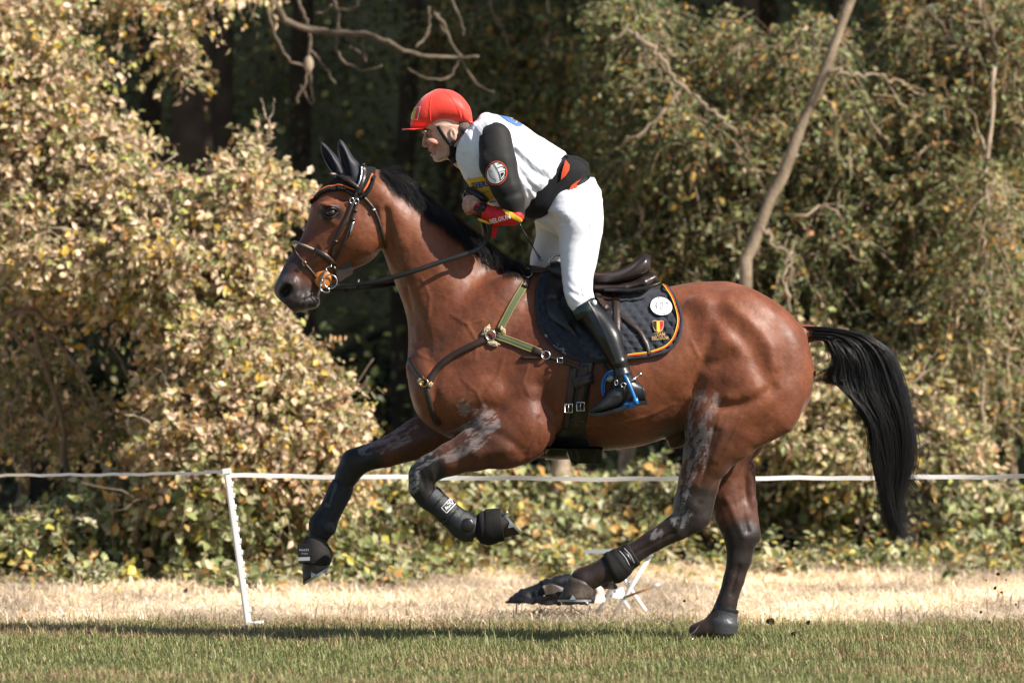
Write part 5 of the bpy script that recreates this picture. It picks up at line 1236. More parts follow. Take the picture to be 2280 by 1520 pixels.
m.tube([tuple((surf(x, y, .0006, bvh=BRB) or PV(x, y, -.2))) for x, y in q], .0016, 5); child('seam', m.build('seam', mat('grey_seam', (.50, .50, .55), .8)), bre)
# boots
F = Field(1265, 1450, 640, 935, -.44, -.20, .0034)
F.blade((1298, 675), (1395, 835), [(1322, 661), (1326, 668), (1352, 697), (1379, 734), (1390, 775), (1400, 812), (1409, 835), (1418, 860)], [(1276, 692), (1281, 700), (1294, 714), (1320, 750), (1344, 789), (1361, 816), (1366, 834), (1362, 855)],
    [(0, 38, -.268), (40, 37, -.29), (90, 35, -.33), (140, 27, -.352), (185, 25, -.355), (210, 24, -.355)], k=.01, n=2.2)
F.blade((1430, 875), (1310, 912), [(1432, 858), (1420, 850), (1395, 842), (1372, 852), (1344, 883), (1325, 900), (1311, 912)], [(1438, 880), (1438, 893), (1420, 898), (1395, 900), (1368, 910), (1338, 918), (1316, 920), (1309, 916)],
    [(0, 20, -.355), (25, 23, -.355), (60, 24, -.36), (95, 24, -.365), (120, 16, -.365), (128, 8, -.365)], k=.012, n=2.3)
bt = cloth('riding_boot', F, M['boot_leather'], [([(1370, 822), (1404, 815)], 5, -2.2), ([(1366, 838), (1408, 828)], 4, 2), ([(1362, 812), (1398, 800)], 5, 1.8), ([(1352, 870), (1378, 856)], 4, -1.5), ([(1310, 672), (1345, 740), (1372, 810)], 3, 1.0), ([(1345, 880), (1375, 880)], 5, 1.3)], 3)
BTB = bvh_of(bt)
m = MB(); strap(m, [(1280, 703), (1300, 692), (1325, 671)], 24, .003, .005, bvh=BTB, fall=-.33); child('cuff', m.build('cuff', mat('dark_green_patent', (.012, .022, .020), .25, .55), True), bt)
m = MB(); c = surf(1321, 677, .010, bvh=BTB) or PV(1321, 677, -.33); m.ball(c, (.0105, .006, .0125), 12); child('stud', m.build('stud', mat('pearl', (.75, .78, .8), .2, .6)), bt)
m = MB(); q = spline([(1311, 920), (1338, 921), (1368, 913), (1395, 904), (1400, 903)], 24); V = []
for x, y in q:
    t = (x-1311)/90; h = 14+12*min(1, t*1.6)
    for dy, dz in ((-h, 0), (-h, 7), (h, 7), (h, 0)): V.append(P(x, y+dz-3, -.364+dy*S*1.02))
n_ = len(q); Q = [(i*4+j, i*4+(j+1) % 4, (i+1)*4+(j+1) % 4, (i+1)*4+j) for i in range(n_-1) for j in range(4)] + [(0, 1, 2, 3), ((n_-1)*4+3, (n_-1)*4+2, (n_-1)*4+1, (n_-1)*4)]
m.add(V, Q); m.box(P(1425, 897, -.355), (.030, .043, .010), 4); child('sole', m.build('sole', M['leather'], False), bt)
m = MB(); strap(m, [(1372, 858), (1392, 852), (1415, 846)], 8, .003, .004, bvh=BTB, fall=-.4); strap(m, [(1388, 858), (1392, 880), (1396, 898)], 6, .003, .004, bvh=BTB, fall=-.4); child('spur_strap', m.build('spur_strap', M['leather']), bt)
m = MB(); m.tube([P(1392, 856, -.405), P(1410, 845, -.408), P(1424, 834, -.37)], [.004, .005, .0055], 8); m.ball(P(1425, 833, -.368), .0095, 10); m.ring(PV(1388, 857, -.412), 5*S, .0025, 14); m.ring(PV(1372, 852, -.400), 5.5*S, .0022, 14, sq=.6); child('spur', m.build('spur', M['steel']), bt)
F = Field(1230, 1450, 640, 935, .20, .44, .006)
F.chain([(1240, 680, .28, 26, 30), (1290, 700, .29, 32, 34), (1345, 770, .34, 30, 33), (1390, 840, .355, 20, 24)], k=.02); F.chain([(1415, 878, .355, 20, 22), (1370, 890, .36, 18, 24), (1322, 910, .36, 9, 18)], k=.02)
cloth('riding_boot', F, M['boot_leather'], None, 3)
# lanyard from the vest to the saddle
pts = [P(x, y, z) for x, y, z in spline([(1157, 498, -.16), (1165, 515, -.15), (1174, 530, -.14), (1184, 545, -.13)], 10)]
m = MB(); m.tube(pts, [.004]*4+[.006]*3+[.004]*3, 8)
tt = np.linspace(0, 1, 90); base = np.array([P(1184, 545, -.13)])*(1-tt)[:, None] + np.array([P(1204, 578, -.09)])*tt[:, None]
base[:, 0] += .006*np.cos(tt*2*np.pi*7)*tt; base[:, 2] += .006*np.sin(tt*2*np.pi*7)*tt; m.tube(base, .0021, 6); child('lanyard', m.build('lanyard', M['leather']), rider)

# helmet ----------------------------------------------------------
F = Field(890, 1070, 188, 300, -.12, .12, .0028)
F.blade((910, 245), (1058, 245), [(913, 283), (915, 268), (919, 252), (931, 228), (953, 208), (978, 198), (1000, 200), (1022, 210), (1040, 229), (1050, 250), (1054, 268), (1053, 275)],
    [(914, 283), (922, 289), (945, 288), (965, 283), (985, 278), (1020, 279), (1044, 281), (1053, 275)], [(3, 14, 0), (12, 30, 0), (40, 44, 0, .05), (80, 48, 0, .05), (115, 45, 0, .05), (135, 32, 0), (143, 14, 0)], k=.003, n=2.15)
hel = cloth('helmet', F, M['red_cloth'], [([(945, 284), (975, 276), (1005, 274), (1044, 277)], 3, -1.6), ([(985, 277), (990, 268), (1000, 275)], 3, 1.6), ([(1028, 248), (1030, 270)], 2.5, -1.2), ([(1012, 278), (1016, 268)], 2.5, 1.4)], 3)
HB = bvh_of(hel)
m = MB()
V = []; n_ = 22
for i in range(n_):
    a = math.pi*(i/(n_-1)) - math.pi/2; V += [P(925-30*math.cos(a)**.8, 287.5+1.2*math.cos(a)*-1, .078*math.sin(a)), P(948, 285.5, .070*math.sin(a)), P(948, 289.5, .070*math.sin(a)), P(925-30*math.cos(a)**.8, 290, .078*math.sin(a))]
Q = [(i*4+j, i*4+(j+1) % 4, (i+1)*4+(j+1) % 4, (i+1)*4+j) for i in range(n_-1) for j in range(4)]; m.add(V, Q); child('peak', m.build('peak', M['red_cloth']), hel)
m = MB(); q = spline([(968, 202), (961, 216), (957, 240), (958, 262), (962, 282)], 30); m.tube([tuple(surf(x, y, .0005, bvh=HB) or PV(x, y, -.04)) for x, y in q], .0016, 6)
q = spline([(985, 199), (1008, 222), (1022, 248), (1030, 276)], 26); m.tube([tuple(surf(x, y, .0004, bvh=HB) or PV(x, y, -.04)) for x, y in q], .0013, 6); child('seam', m.build('seam', M['red_cloth']), hel)
m = MB(); decal(m, [(922, 239), (937.5, 238), (930.5, 267.5), (916, 265)], .003, HB, mx=5, fall=-.03); fl_ = child('flag', m.build('flag', M['white']), hel)
m = MB(); decal(m, [(924, 240.5), (930, 240), (923, 265.5), (918, 264.5)], .0045, HB, mx=4, fall=-.03); child('stripe', m.build('stripe', M['yellow']), fl_)
m = MB(); decal(m, [(930, 240), (936, 239.5), (929.5, 266), (923, 265.5)], .0045, HB, mx=4, fall=-.03); child('stripe', m.build('stripe', M['red_cloth']), fl_)
m = MB()
for sd in (-1,): 
    strap(m, [(975, 281), (986, 300), (999, 318), (1005, 324)], 7, .004, .004, bvh=RB, fall=-.07); strap(m, [(1029, 284), (1024, 298), (1013, 312), (1004, 324)], 7, .004, .004, bvh=RB, fall=-.07); strap(m, [(1005, 320), (1007, 336), (1006, 347), (1000, 353)], [10, 11, 12, 10], .005, .006, bvh=RB, fall=-.055)
child('chin_strap', m.build('chin_strap', M['black_cloth']), hel)

# stirrup ---------------------------------------------------------
stp = empty('stirrup', P(1378, 900, -.36), 'bright blue stirrup iron round the rider black boot', 'stirrup')
A1 = [(1416, 893, -.418), (1408, 872, -.418), (1400, 853, -.414), (1390, 835, -.402), (1375, 825, -.375), (1359, 827, -.345), (1347, 839, -.318), (1341, 858, -.305), (1344, 882, -.30)]
m = MB(); q = np.array([P(*p) for p in spline(A1, 44)]); m.tube(q, [.0070]*44, 8, flat=.55)
q2 = q.copy(); c_ = np.array(P(1378, 872, -.36)); q2 = q2 + (c_-q2)*.13; m.tube(q2[3:-2], .0036, 6)
for i in range(4, 42, 4): m.tube([q[i], q2[i]], .0032, 5)
child('arch', m.build('arch', M['stirrup_blue']), stp)
m = MB(); m.box(P(1361, 841, -.372), (.001, .001, .001)); V = [P(x, y, -.376) for x, y in circ(1360, 843, 9.5, 7, -18, 24)] + [P(x, y, -.366) for x, y in circ(1360, 843, 10, 7.6, -18, 24)] + [P(1360, 843, -.377)]
m.add(V, [(i, (i+1) % 24, (i+1) % 24+24, i+24) for i in range(24)], [(48, (i+1) % 24, i) for i in range(24)]); child('plaque', m.build('plaque', mat('grey_plaque', (.25, .26, .25), .4, .5, metal=.6)), stp)
m = MB(); a, b = np.array(P(1352, 916, -.305)), np.array(P(1412, 900, -.42)); m.tube([a, (a+b)/2, b], .014, 8, flat=.6); m.box(P(1416, 893, -.418), (.010, .012, .014), 15); child('tread', m.build('tread', M['stirrup_blue']), stp)
m = MB(); strap(m, [(1318, 752), (1334, 788), (1346, 815), (1357, 832)], 6.5, .006, .005, bvh=bvh_of(bt, horse), fall=-.36); child('stirrup_leather', m.build('stirrup_leather', M['leather']), sad)
# ------------------------------------------------------------------ ground and grass
def edge_y(x): return 1.55 + .8*(fbm(x*.9+3, x*0+1.3, 3)-.5)*2 + .5*(fbm(x*4+3, x*0+7.3, 13)-.5)*2 + .25*np.clip((x-1.2)/2, 0, 1)
def gz(x, y): return .05*(fbm(x*.5, y*.5, 5)-.5)*np.clip((y-.5)/1.5, 0, 1) + .03*(fbm(x*1.6, y*1.6, 8)-.5)*np.clip((y-1)/1.5, 0, 1)
gx = np.concatenate([np.linspace(-90, -9, 16), np.linspace(-8, 8, 90), np.linspace(9, 90, 16)]); gy = np.concatenate([np.linspace(-40, -6, 12), np.linspace(-5, 12, 90), np.linspace(13, 70, 20)])
GX, GY = np.meshgrid(gx, gy, indexing='ij'); GZ = gz(GX, GY)-.004
V = np.stack([GX, GY, GZ], -1).reshape(-1, 3); n2 = len(gy)
i = np.arange(len(gx)-1)[:, None]*n2; j = np.arange(n2-1)[None]; Q = np.stack([i+j, i+n2+j, i+n2+j+1, i+j+1], -1).reshape(-1, 4)
gm = mesh_np('ground', V, Q)
gmat = mat('turf_and_straw', (.1, .1, .05), .95, .1, bump=.6, bscale=30, attr='soil', var=.35, vscale=14)
dry = sstep(-.15, .25, V[:, 1]-edge_y(V[:, 0]))[:, None]; wood = sstep(9.5, 12, V[:, 1])[:, None]
c = np.array([.10, .095, .040])*(1-dry) + np.array([.76, .62, .46])*dry; c = c*(.66+.5*sstep(.32, .66, fbm(V[:, 0]*1.5, V[:, 1]*.9, 33)))[:, None]; c = c*(1-wood) + np.array([.045, .032, .02])*wood
fcol(gm, 'soil', c); gm.materials.append(gmat); tag(link('ground', gm), kind='structure')

def blades(n, xr, yr, hfun, colfun, width, name, material, lay=0.35, keep=None, seed=1):
    r = np.random.default_rng(seed); x = r.uniform(*xr, n); y = r.uniform(*yr, n)
    if keep is not None: k = keep(x, y, r); x = x[k]; y = y[k]; n = len(x)
    h = hfun(x, y, r); a = r.uniform(0, 2*np.pi, n); l = np.abs(r.normal(lay, lay*.5, n))
    d = np.stack([np.cos(a), np.sin(a), np.zeros(n)], 1); s_ = np.stack([-np.sin(a), np.cos(a), np.zeros(n)], 1)
    b = np.stack([x, y, gz(x, y)-.004], 1); w_ = width*r.uniform(.6, 1.3, n); up = np.array([0, 0, 1.])
    rows = []
    for t, f in ((0, 1), (.55, .8)):
        c_ = b + d*(h*l*t*t)[:, None] + up*(h*t*(1-.25*np.clip(l, 0, 2)*t))[:, None]; rows += [c_ - s_*(w_*f)[:, None], c_ + s_*(w_*f)[:, None]]
    tip = b + d*(h*l)[:, None] + up*(np.maximum(h*(1-.42*np.clip(l, 0, 2.2)), .006))[:, None]
    V = np.stack(rows+[tip], 1).reshape(-1, 3); o = np.arange(n)*5
    Q = np.stack([o, o+1, o+3, o+2], 1); T = np.stack([o+2, o+3, o+4], 1)
    me = mesh_np(name, V, [Q, T], material, False)
    fcol(me, 'col', np.repeat(colfun(x, y, r), 5, 0)); return tag(link(name, me), kind='stuff')
M['grass'] = mat('grass_blade', (.1, .12, .04), .55, .35, attr='col', trans=.30)
def pick(r, n, cols, p): return np.array(cols)[r.choice(len(cols), n, p=p)]*r.uniform(.75, 1.25, (n, 1))
def gcol(x, y, r):
    n = len(x); g = pick(r, n, [(.205, .235, .085), (.265, .285, .11), (.15, .175, .06), (.42, .36, .19), (.31, .225, .12)], [.38, .26, .16, .12, .08])
    b = (sstep(.5, .68, fbm(x*1.1+9, y*1.8, 21)) * .85 + .35*sstep(.2, 1.6, y))[:, None]
    k = r.uniform(0, 1, (n, 1)) < b*.8
    return np.where(k, pick(r, n, [(.38, .27, .15), (.50, .38, .21), (.26, .17, .09)], [.4, .35, .25]), g)
blades(140000, (-3.0, 3.0), (-3.9, 2.4), lambda x, y, r: r.uniform(.022, .058, len(x))*(1+.9*(fbm(x*2, y*2, 4)-.4)), gcol, .0022, 'grass', M['grass'], .85, lambda x, y, r: r.uniform(0, 1, len(x)) < np.clip(1-(y-edge_y(x))/1.0, 0, 1)**1.6*np.where(y > 0, 1, .8), 3)
blades(2600, (-3.0, 3.0), (-3.5, 2.0), lambda x, y, r: r.uniform(.06, .11, len(x)), gcol, .0024, 'tall_grass', M['grass'], .5, lambda x, y, r: fbm(x*1.4, y*3, 31) > .45, 4)
def scol(x, y, r): return (.62+.62*sstep(.3, .68, fbm(x*1.5, y*.9, 33)))[:, None]*pick(r, len(x), [(.78, .64, .48), (.86, .74, .58), (.66, .51, .36), (.50, .40, .22), (.26, .27, .11)], [.36, .30, .2, .1, .04])
blades(48000, (-4.6, 4.6), (1.2, 9.8), lambda x, y, r: r.uniform(.03, .10, len(x))*(.5+1.2*fbm(x*1.2, y*1.2, 14)), scol, .0036, 'dry_grass', M['grass'], 2.4, lambda x, y, r: r.uniform(0, 1, len(x)) < np.clip((y-edge_y(x))/.5+.25, 0, 1), 5)

# ------------------------------------------------------------------ foliage
M['leaf'] = mat('leaf', (.1, .12, .04), .42, .38, attr='col', trans=.2)
M['bark'] = mat('bark', (.16, .12, .085), .9, .15, bump=.7, bscale=45, var=.4, vscale=12)
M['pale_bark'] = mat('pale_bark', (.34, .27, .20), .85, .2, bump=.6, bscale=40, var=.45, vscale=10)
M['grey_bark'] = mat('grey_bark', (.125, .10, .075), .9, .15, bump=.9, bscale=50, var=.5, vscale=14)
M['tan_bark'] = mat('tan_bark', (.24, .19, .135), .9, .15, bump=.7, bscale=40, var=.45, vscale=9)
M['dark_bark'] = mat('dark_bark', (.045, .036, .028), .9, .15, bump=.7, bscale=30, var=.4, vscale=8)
M['twig'] = mat('twig', (.38, .29, .20), .85, .15, var=.3, vscale=20)
def leaves(pos, dirn, nrm, size, asp, cols, name, material=None):
    """folded diamond leaves: pos (n,3), direction and normal per leaf"""
    n = len(pos); dirn = dirn/ (np.linalg.norm(dirn, axis=1)[:, None]+1e-9); s_ = np.cross(dirn, nrm); s_ /= np.linalg.norm(s_, axis=1)[:, None]+1e-9; nn = np.cross(s_, dirn)
    L = size[:, None]; W = L*asp*.5
    V = np.stack([pos, pos + dirn*L*.40 + s_*W + nn*L*.09, pos + dirn*L*.78 + s_*W*.55 + nn*L*.03, pos + dirn*L - nn*L*.10, pos + dirn*L*.78 - s_*W*.55 + nn*L*.03, pos + dirn*L*.40 - s_*W + nn*L*.09, pos + dirn*L*.45], 1).reshape(-1, 3)
    o = np.arange(n)*7; Q = np.concatenate([np.stack([o, o+1, o+2, o+6], 1), np.stack([o, o+6, o+4, o+5], 1)]); T = np.concatenate([np.stack([o+6, o+2, o+3], 1), np.stack([o+6, o+3, o+4], 1)])
    me = mesh_np(name, V, [Q, T], material or M['leaf'], False); fcol(me, 'col', np.repeat(cols, 7, 0)); return me
SUNV = np.array(TOSUN)
def unit(v): return v/(np.linalg.norm(v, axis=-1, keepdims=True)+1e-9)
def spray_plant(blobs, nsp, per, slen, lsize, palette, pw, seed, droop=.35, shell=.45, asp=.62, twig_r=.0028, ncl=15, csp=.20):
    """sprays of leaves through a set of ellipsoids (px, py, Y, rx px, ry px, rY m); returns leaf mesh and twig mesh"""
    r = np.random.default_rng(seed); B = np.array(blobs, float); wts = B[:, 3]*B[:, 4]; k = r.choice(len(B), nsp, p=wts/wts.sum()); B = B[k]
    q = (CAMD+B[:, 2])/CAMD; C = np.stack([(B[:, 0]-1140)*S*q, B[:, 2], CAMZ+(760-B[:, 1])*S*q], 1); R = np.stack([B[:, 3]*S*q*.88, B[:, 5], B[:, 4]*S*q*.88], 1)
    cid = r.integers(0, ncl, nsp); cd = unit(np.random.default_rng(seed+500).normal(0, 1, (len(blobs), ncl, 3))); d = unit(cd[k, cid] + r.normal(0, csp, (nsp, 3))); d[:, 1] = np.where(r.uniform(0, 1, nsp) < .6, -np.abs(d[:, 1]), d[:, 1])
    rad = shell + (1-shell)*r.uniform(0, 1, nsp)**.6; A = C + d*R*rad[:, None]
    out = unit(d*R); L = slen*r.uniform(.5, 1.3, nsp)
    D = unit(out*.8 + r.normal(0, .55, (nsp, 3)) + np.array([0, 0, .12])); t = (np.arange(per)+.5)/per
    J = A[:, None] + D[:, None]*(L[:, None]*t)[..., None]; J[..., 2] -= droop*L[:, None]*t**2
    tg = D[:, None].repeat(per, 1).copy(); tg[..., 2] -= 2*droop*t[None]; tg = unit(tg)
    sd = unit(np.cross(tg, r.normal(0, 1, (nsp, per, 3)))); P_ = (J + r.normal(0, .006, J.shape)).reshape(-1, 3)
    LD = unit(tg*.55 + sd*.9 + r.normal(0, .25, J.shape) + np.array([0, 0, -.25])).reshape(-1, 3)
    NR = unit(r.normal(0, .66, (nsp*per, 3)) + out.repeat(per, 0)*.35 + np.array([.36, -.50, .5]))
    tone = r.choice(len(palette), nsp, p=pw); alt = r.choice(len(palette), nsp*per, p=pw)
    idx = np.where(r.uniform(0, 1, nsp*per) < .55, tone.repeat(per), alt); col = np.array(palette)[idx]*r.uniform(.5, 1.35, (nsp*per, 1))
    sz = lsize*r.uniform(.55, 1.3, nsp*per)
    lm = leaves(P_, LD, NR, sz, asp*r.uniform(.8, 1.2, (nsp*per, 1)), col, 'foliage')
    tp = np.concatenate([(A - D*(L*.35)[:, None])[:, None], J[:, ::max(1, per//4)]], 1)
    tm = strands(tp, np.full(nsp, twig_r)*r.uniform(.6, 1.6, nsp), 'twigs', M['twig'])
    return lm, tm
def limb(mb, pts, r0, r1, sides=7, wob=0.0, n=None, seed=0):
    """tapered crooked limb through picked points (px, py, Y)"""
    r = np.random.default_rng(seed); n = n or max(6, len(pts)*4); q = np.array([P(*p) for p in spline(pts, n)]); q[1:-1] += r.normal(0, wob, (n-2, 3))
    mb.tube(q, np.linspace(r0, r1, n)*(1+.10*r.normal(0, 1, n)), sides)
PAL = [(.43, .38, .19), (.60, .455, .275), (.66, .49, .345), (.20, .22, .08), (.56, .38, .075), (.48, .26, .11), (.40, .40, .12)]
def bare_twigs(e, blobs, n, seed, mt, r0=.007):
    r = np.random.default_rng(seed+900)
    for _ in range(n):
        b = blobs[r.integers(0, len(blobs))]; x, y = b[0]+r.uniform(-.8, .8)*b[3], b[1]+r.uniform(-.7, .9)*b[4]; Y = b[2]-b[5]*r.uniform(.55, 1.05); a = r.uniform(.3, 2.6); L = r.uniform(50, 150); pts = [(x, y, Y)]
        for k in range(4): a += r.normal(0, .35); x += math.cos(a)*L/4; y -= math.sin(a)*L/4; pts.append((x, y, Y + r.normal(0, .05)))
        m = MB(); limb(m, pts, r0*r.uniform(.6, 1.5), r0*.35, 6, .006, 14, int(r.integers(1, 1e6)))
        if r.uniform() < .7: s0 = pts[2]; aa = a + r.choice([-1, 1])*r.uniform(.5, 1.0); limb(m, [s0, (s0[0]+math.cos(aa)*L*.25, s0[1]-math.sin(aa)*L*.25, s0[2]), (s0[0]+math.cos(aa+.3)*L*.5, s0[1]-math.sin(aa+.3)*L*.5, s0[2]-.03)], r0*.6, r0*.25, 5, .004, 8, int(r.integers(1, 1e6)))
        child('branch', m.build('branch', M[mt]), e)
def shrub(name, label, base, blobs, nsp, per, slen, ls, pw, seed, stems=(), pal=None, cat='shrub', group=None, ntw=14, **k):
    e = empty(name, P(*base), label, cat, group); lm, tm = spray_plant(blobs, nsp, per, slen, ls, pal or PAL, pw, seed, **k)
    o = child('foliage', lm, e); o['kind'] = 'stuff'; o = child('twigs', tm, e); o['kind'] = 'stuff'
    bare_twigs(e, blobs, ntw, seed, 'pale_bark')
    for i_, (pts, r0, r1, mt) in enumerate(stems):
        m = MB(); limb(m, pts, r0, r1, wob=.012, seed=seed*31+i_); child('stem', m.build('stem', M[mt]), e)
    return e
PA = [.24, .25, .20, .12, .07, .05, .07]
# left: tall pale autumn shrubs
shrub('tall_shrub', 'tall pale autumn shrub at the left edge, its top above the frame', (60, 1290, 8.4),
  [(10, 40, 8.4, 150, 120, .8), (130, 170, 8.2, 100, 110, .6), (40, 260, 8.2, 180, 130, .8), (215, 320, 8.0, 95, 80, .6), (110, 430, 8.0, 200, 110, .8), (300, 5, 8.4, 90, 24, .4), (520, -6, 8.6, 110, 20, .4), (408, 100, 8.4, 26, 80, .25), (30, 560, 8.2, 120, 100, .6)],
  3000, 10, .28, .050, PA, 11, [([(20, 1290, 8.3), (60, 1000, 8.4), (120, 700, 8.4), (90, 400, 8.5), (160, 60, 8.6)], .035, .012, 'bark'), ([(60, 1000, 8.4), (-60, 760, 8.2), (-40, 500, 8.3)], .025, .008, 'bark'), ([(100, 760, 8.4), (240, 520, 8.2), (300, 300, 8.2)], .022, .006, 'bark')])
shrub('round_shrub', 'broad pale yellow leaved shrub whose twigs reach up beside the horse head', (400, 1290, 7.4),
  [(290, 450, 7.6, 130, 80, .7), (420, 460, 7.5, 100, 70, .6), (550, 410, 7.4, 80, 50, .5), (590, 330, 7.4, 18, 36, .2), (640, 445, 7.4, 34, 24, .25), (190, 550, 7.4, 190, 90, .7), (410, 580, 7.2, 180, 100, .7), (545, 560, 7.2, 70, 90, .5), (570, 690, 7.2, 50, 90, .5), (400, 690, 7.3, 140, 70, .7), (490, 740, 7.1, 110, 80, .7)],
  3200, 10, .24, .048, PA, 12, [([(330, 1280, 7.4), (400, 1000, 7.3), (380, 800, 7.2), (330, 600, 7.2)], .026, .008, 'pale_bark'), ([(400, 1000, 7.3), (360, 800, 7.0), (345, 765, 6.9)], .018, .008, 'pale_bark'), ([(420, 1000, 7.3), (400, 850, 7.0), (372, 745, 6.9)], .014, .006, 'pale_bark'), ([(330, 1280, 7.5), (470, 900, 7.3), (560, 640, 7.2), (600, 380, 7.4)], .022, .005, 'bark')])
shrub('sloping_shrub', 'low autumn shrub sloping down to the right behind the outstretched foreleg', (620, 1285, 6.9),
  [(540, 850, 7.0, 120, 80, .6), (660, 890, 6.9, 90, 56, .5), (725, 920, 6.8, 70, 46, .5), (640, 970, 6.8, 150, 70, .6), (480, 960, 6.8, 170, 90, .6), (420, 880, 6.9, 90, 70, .5), (735, 1010, 6.8, 60, 45, .4), (560, 1060, 6.7, 240, 50, .5), (650, 810, 7.0, 50, 34, .3)],
  2800, 10, .24, .048, [.22, .25, .22, .10, .09, .08, .04], 13, [([(600, 1285, 6.9), (640, 1080, 6.9), (700, 950, 6.8), (790, 850, 6.8), (832, 798, 6.8)], .018, .003, 'bark'), ([(560, 1285, 6.9), (470, 1000, 6.8), (380, 840, 6.7), (348, 770, 6.7)], .016, .006, 'pale_bark'), ([(560, 1285, 6.9), (560, 1000, 6.8), (540, 880, 6.7)], .014, .005, 'bark')])
shrub('bare_stemmed_shrub', 'thin shaded shrub with bare pale crossing stems at the left, low between the leafy ones', (150, 1290, 7.8),
  [(90, 850, 8.3, 150, 100, .5), (40, 940, 8.2, 110, 80, .5), (230, 960, 8.0, 120, 90, .5), (60, 660, 7.7, 110, 40, .3)],
  420, 7, .24, .05, [.2, .14, .12, .42, .04, .04, .04], 14,
  [([(-20, 740, 7.3), (60, 690, 7.2), (130, 730, 7.2), (230, 700, 7.2), (330, 716, 7.2)], .018, .006, 'bark'), ([(-20, 560, 7.4), (40, 540, 7.3), (75, 555, 7.3)], .016, .012, 'pale_bark'), ([(40, 720, 7.3), (80, 620, 7.2), (105, 590, 7.2), (60, 560, 7.2)], .014, .008, 'pale_bark'), ([(20, 730, 7.2), (70, 790, 7.1), (116, 806, 7.1)], .012, .007, 'bark'), ([(110, 740, 7.2), (160, 800, 7.1), (215, 900, 7.1), (260, 1010, 7.2)], .010, .006, 'bark'),
   ([(250, 760, 7.2), (290, 850, 7.1), (330, 960, 7.1)], .010, .005, 'bark'), ([(120, 1290, 7.8), (150, 1050, 7.7), (110, 850, 7.5), (60, 700, 7.3)], .022, .012, 'bark'), ([(10, 640, 7.3), (60, 660, 7.3), (150, 610, 7.3), (240, 655, 7.2)], .008, .004, 'pale_bark')])
# right and middle: darker, finer leaved trees of the wood edge
PB = [.22, .14, .10, .36, .06, .05, .07]
PALD = [(.150, .180, .058), (.215, .225, .085), (.31, .26, .115), (.066, .092, .030), (.40, .24, .05), (.30, .15, .06), (.18, .20, .055)]
def wood_tree(name, label, base, blobs, nsp, trunk, seed, limbs=(), ls=.044, pw=PB, bark='pale_bark', group='trees of the wood edge', per=9, cat='tree', slen=.30, pal=PALD, ntw=16):
    e = empty(name, P(*base), label, cat, group); 
    lm, tm = spray_plant(blobs, nsp, per, slen, ls, pal, pw, seed, droop=.55, shell=.25, asp=.58, ncl=34, csp=.16)
    o = child('crown', lm, e); o['kind'] = 'stuff'; o = child('twigs', tm, e); o['kind'] = 'stuff'
    bare_twigs(e, blobs, ntw, seed, 'twig')
    if trunk: m = MB(); limb(m, trunk[0], trunk[1], trunk[2], 9, .010, 26, seed); child('trunk', m.build('trunk', M[bark]), e)
    for i_, (pts, r0, r1) in enumerate(limbs): m = MB(); limb(m, pts, r0, r1, 7, .012, seed=seed*13+i_); child('branch', m.build('branch', M[bark]), e)
    return e
wood_tree('leaning_tree', 'slender pale trunk leaning to the upper right over the horse rump, with fine dry leaves', (1640, 1260, 9.05),
  [(1720, 120, 10.2, 210, 130, .9), (1560, 300, 10.0, 200, 140, .8), (1850, 330, 10.2, 180, 150, .8), (1640, 520, 10.2, 190, 130, .8), (1830, 560, 10.0, 180, 120, .8), (1700, 700, 10.2, 220, 110, .8), (1880, 800, 9.9, 140, 140, .7)],
  3100, ([(1648, 1260, 9.05), (1655, 640, 9.05), (1668, 560, 9.05), (1706, 470, 9.05), (1752, 370, 9.05), (1800, 235, 9.05), (1850, 120, 9.05), (1905, -20, 9.05), (1960, -160, 9.05)], .042, .028), 21,
  [([(1830, 168, 9.05), (1870, 160, 8.95), (1915, 172, 8.95), (1945, 166, 8.95), (1985, 185, 8.95)], .016, .007), ([(1415, 75, 9.05), (1440, 100, 8.95), (1475, 130, 8.95), (1500, 175, 8.95), (1545, 215, 8.95), (1590, 245, 8.95), (1640, 300, 8.95)], .017, .010), ([(1360, 88, 9.05), (1418, 74, 9.05)], .010, .014), ([(1512, 205, 9.05), (1440, 280, 8.95), (1385, 325, 8.95)], .012, .008), ([(1690, 495, 9.05), (1720, 540, 9.05), (1760, 580, 9.05), (1765, 640, 9.05)], .014, .006)], bark='tan_bark')
wood_tree('middle_tree', 'olive leaved tree behind the rider back with dense hanging twigs', (1380, 1260, 10.4),
  [(1420, 70, 10.8, 90, 90, .8), (1450, 230, 10.6, 120, 110, .8), (1380, 430, 10.8, 80, 110, .7), (1500, 440, 10.4, 120, 120, .7), (1420, 590, 10.3, 110, 100, .7), (1540, 590, 10.2, 110, 90, .6)],
  2300, ([(1390, 1260, 10.6), (1400, 900, 10.6), (1420, 500, 10.6), (1400, 100, 10.7), (1420, -180, 10.8)], .05, .03), 22, [([(1400, 700, 10.3), (1330, 560, 10.1), (1300, 430, 10.1)], .012, .006), ([(1480, 640, 10.0), (1560, 590, 9.9), (1620, 560, 9.9)], .014, .008), ([(1415, 330, 10.2), (1435, 300, 10.1), (1460, 295, 10.1)], .010, .008)])
wood_tree('shade_tree', 'dim olive tree in the shade between the red helmet and the leaning trunk', (1290, 1240, 13.5),
  [(1270, 120, 13.6, 130, 130, .9), (1330, 330, 13.4, 130, 130, .9), (1240, 480, 13.6, 120, 130, .8), (1330, 620, 13.2, 130, 110, .8), (1150, 180, 14, 90, 110, .8), (1050, 60, 14, 110, 70, .8)],
  1500, ([(1300, 1240, 13.6), (1290, 700, 13.6), (1270, 200, 13.6), (1280, -150, 13.6)], .06, .03), 28, ls=.055, bark='dark_bark')
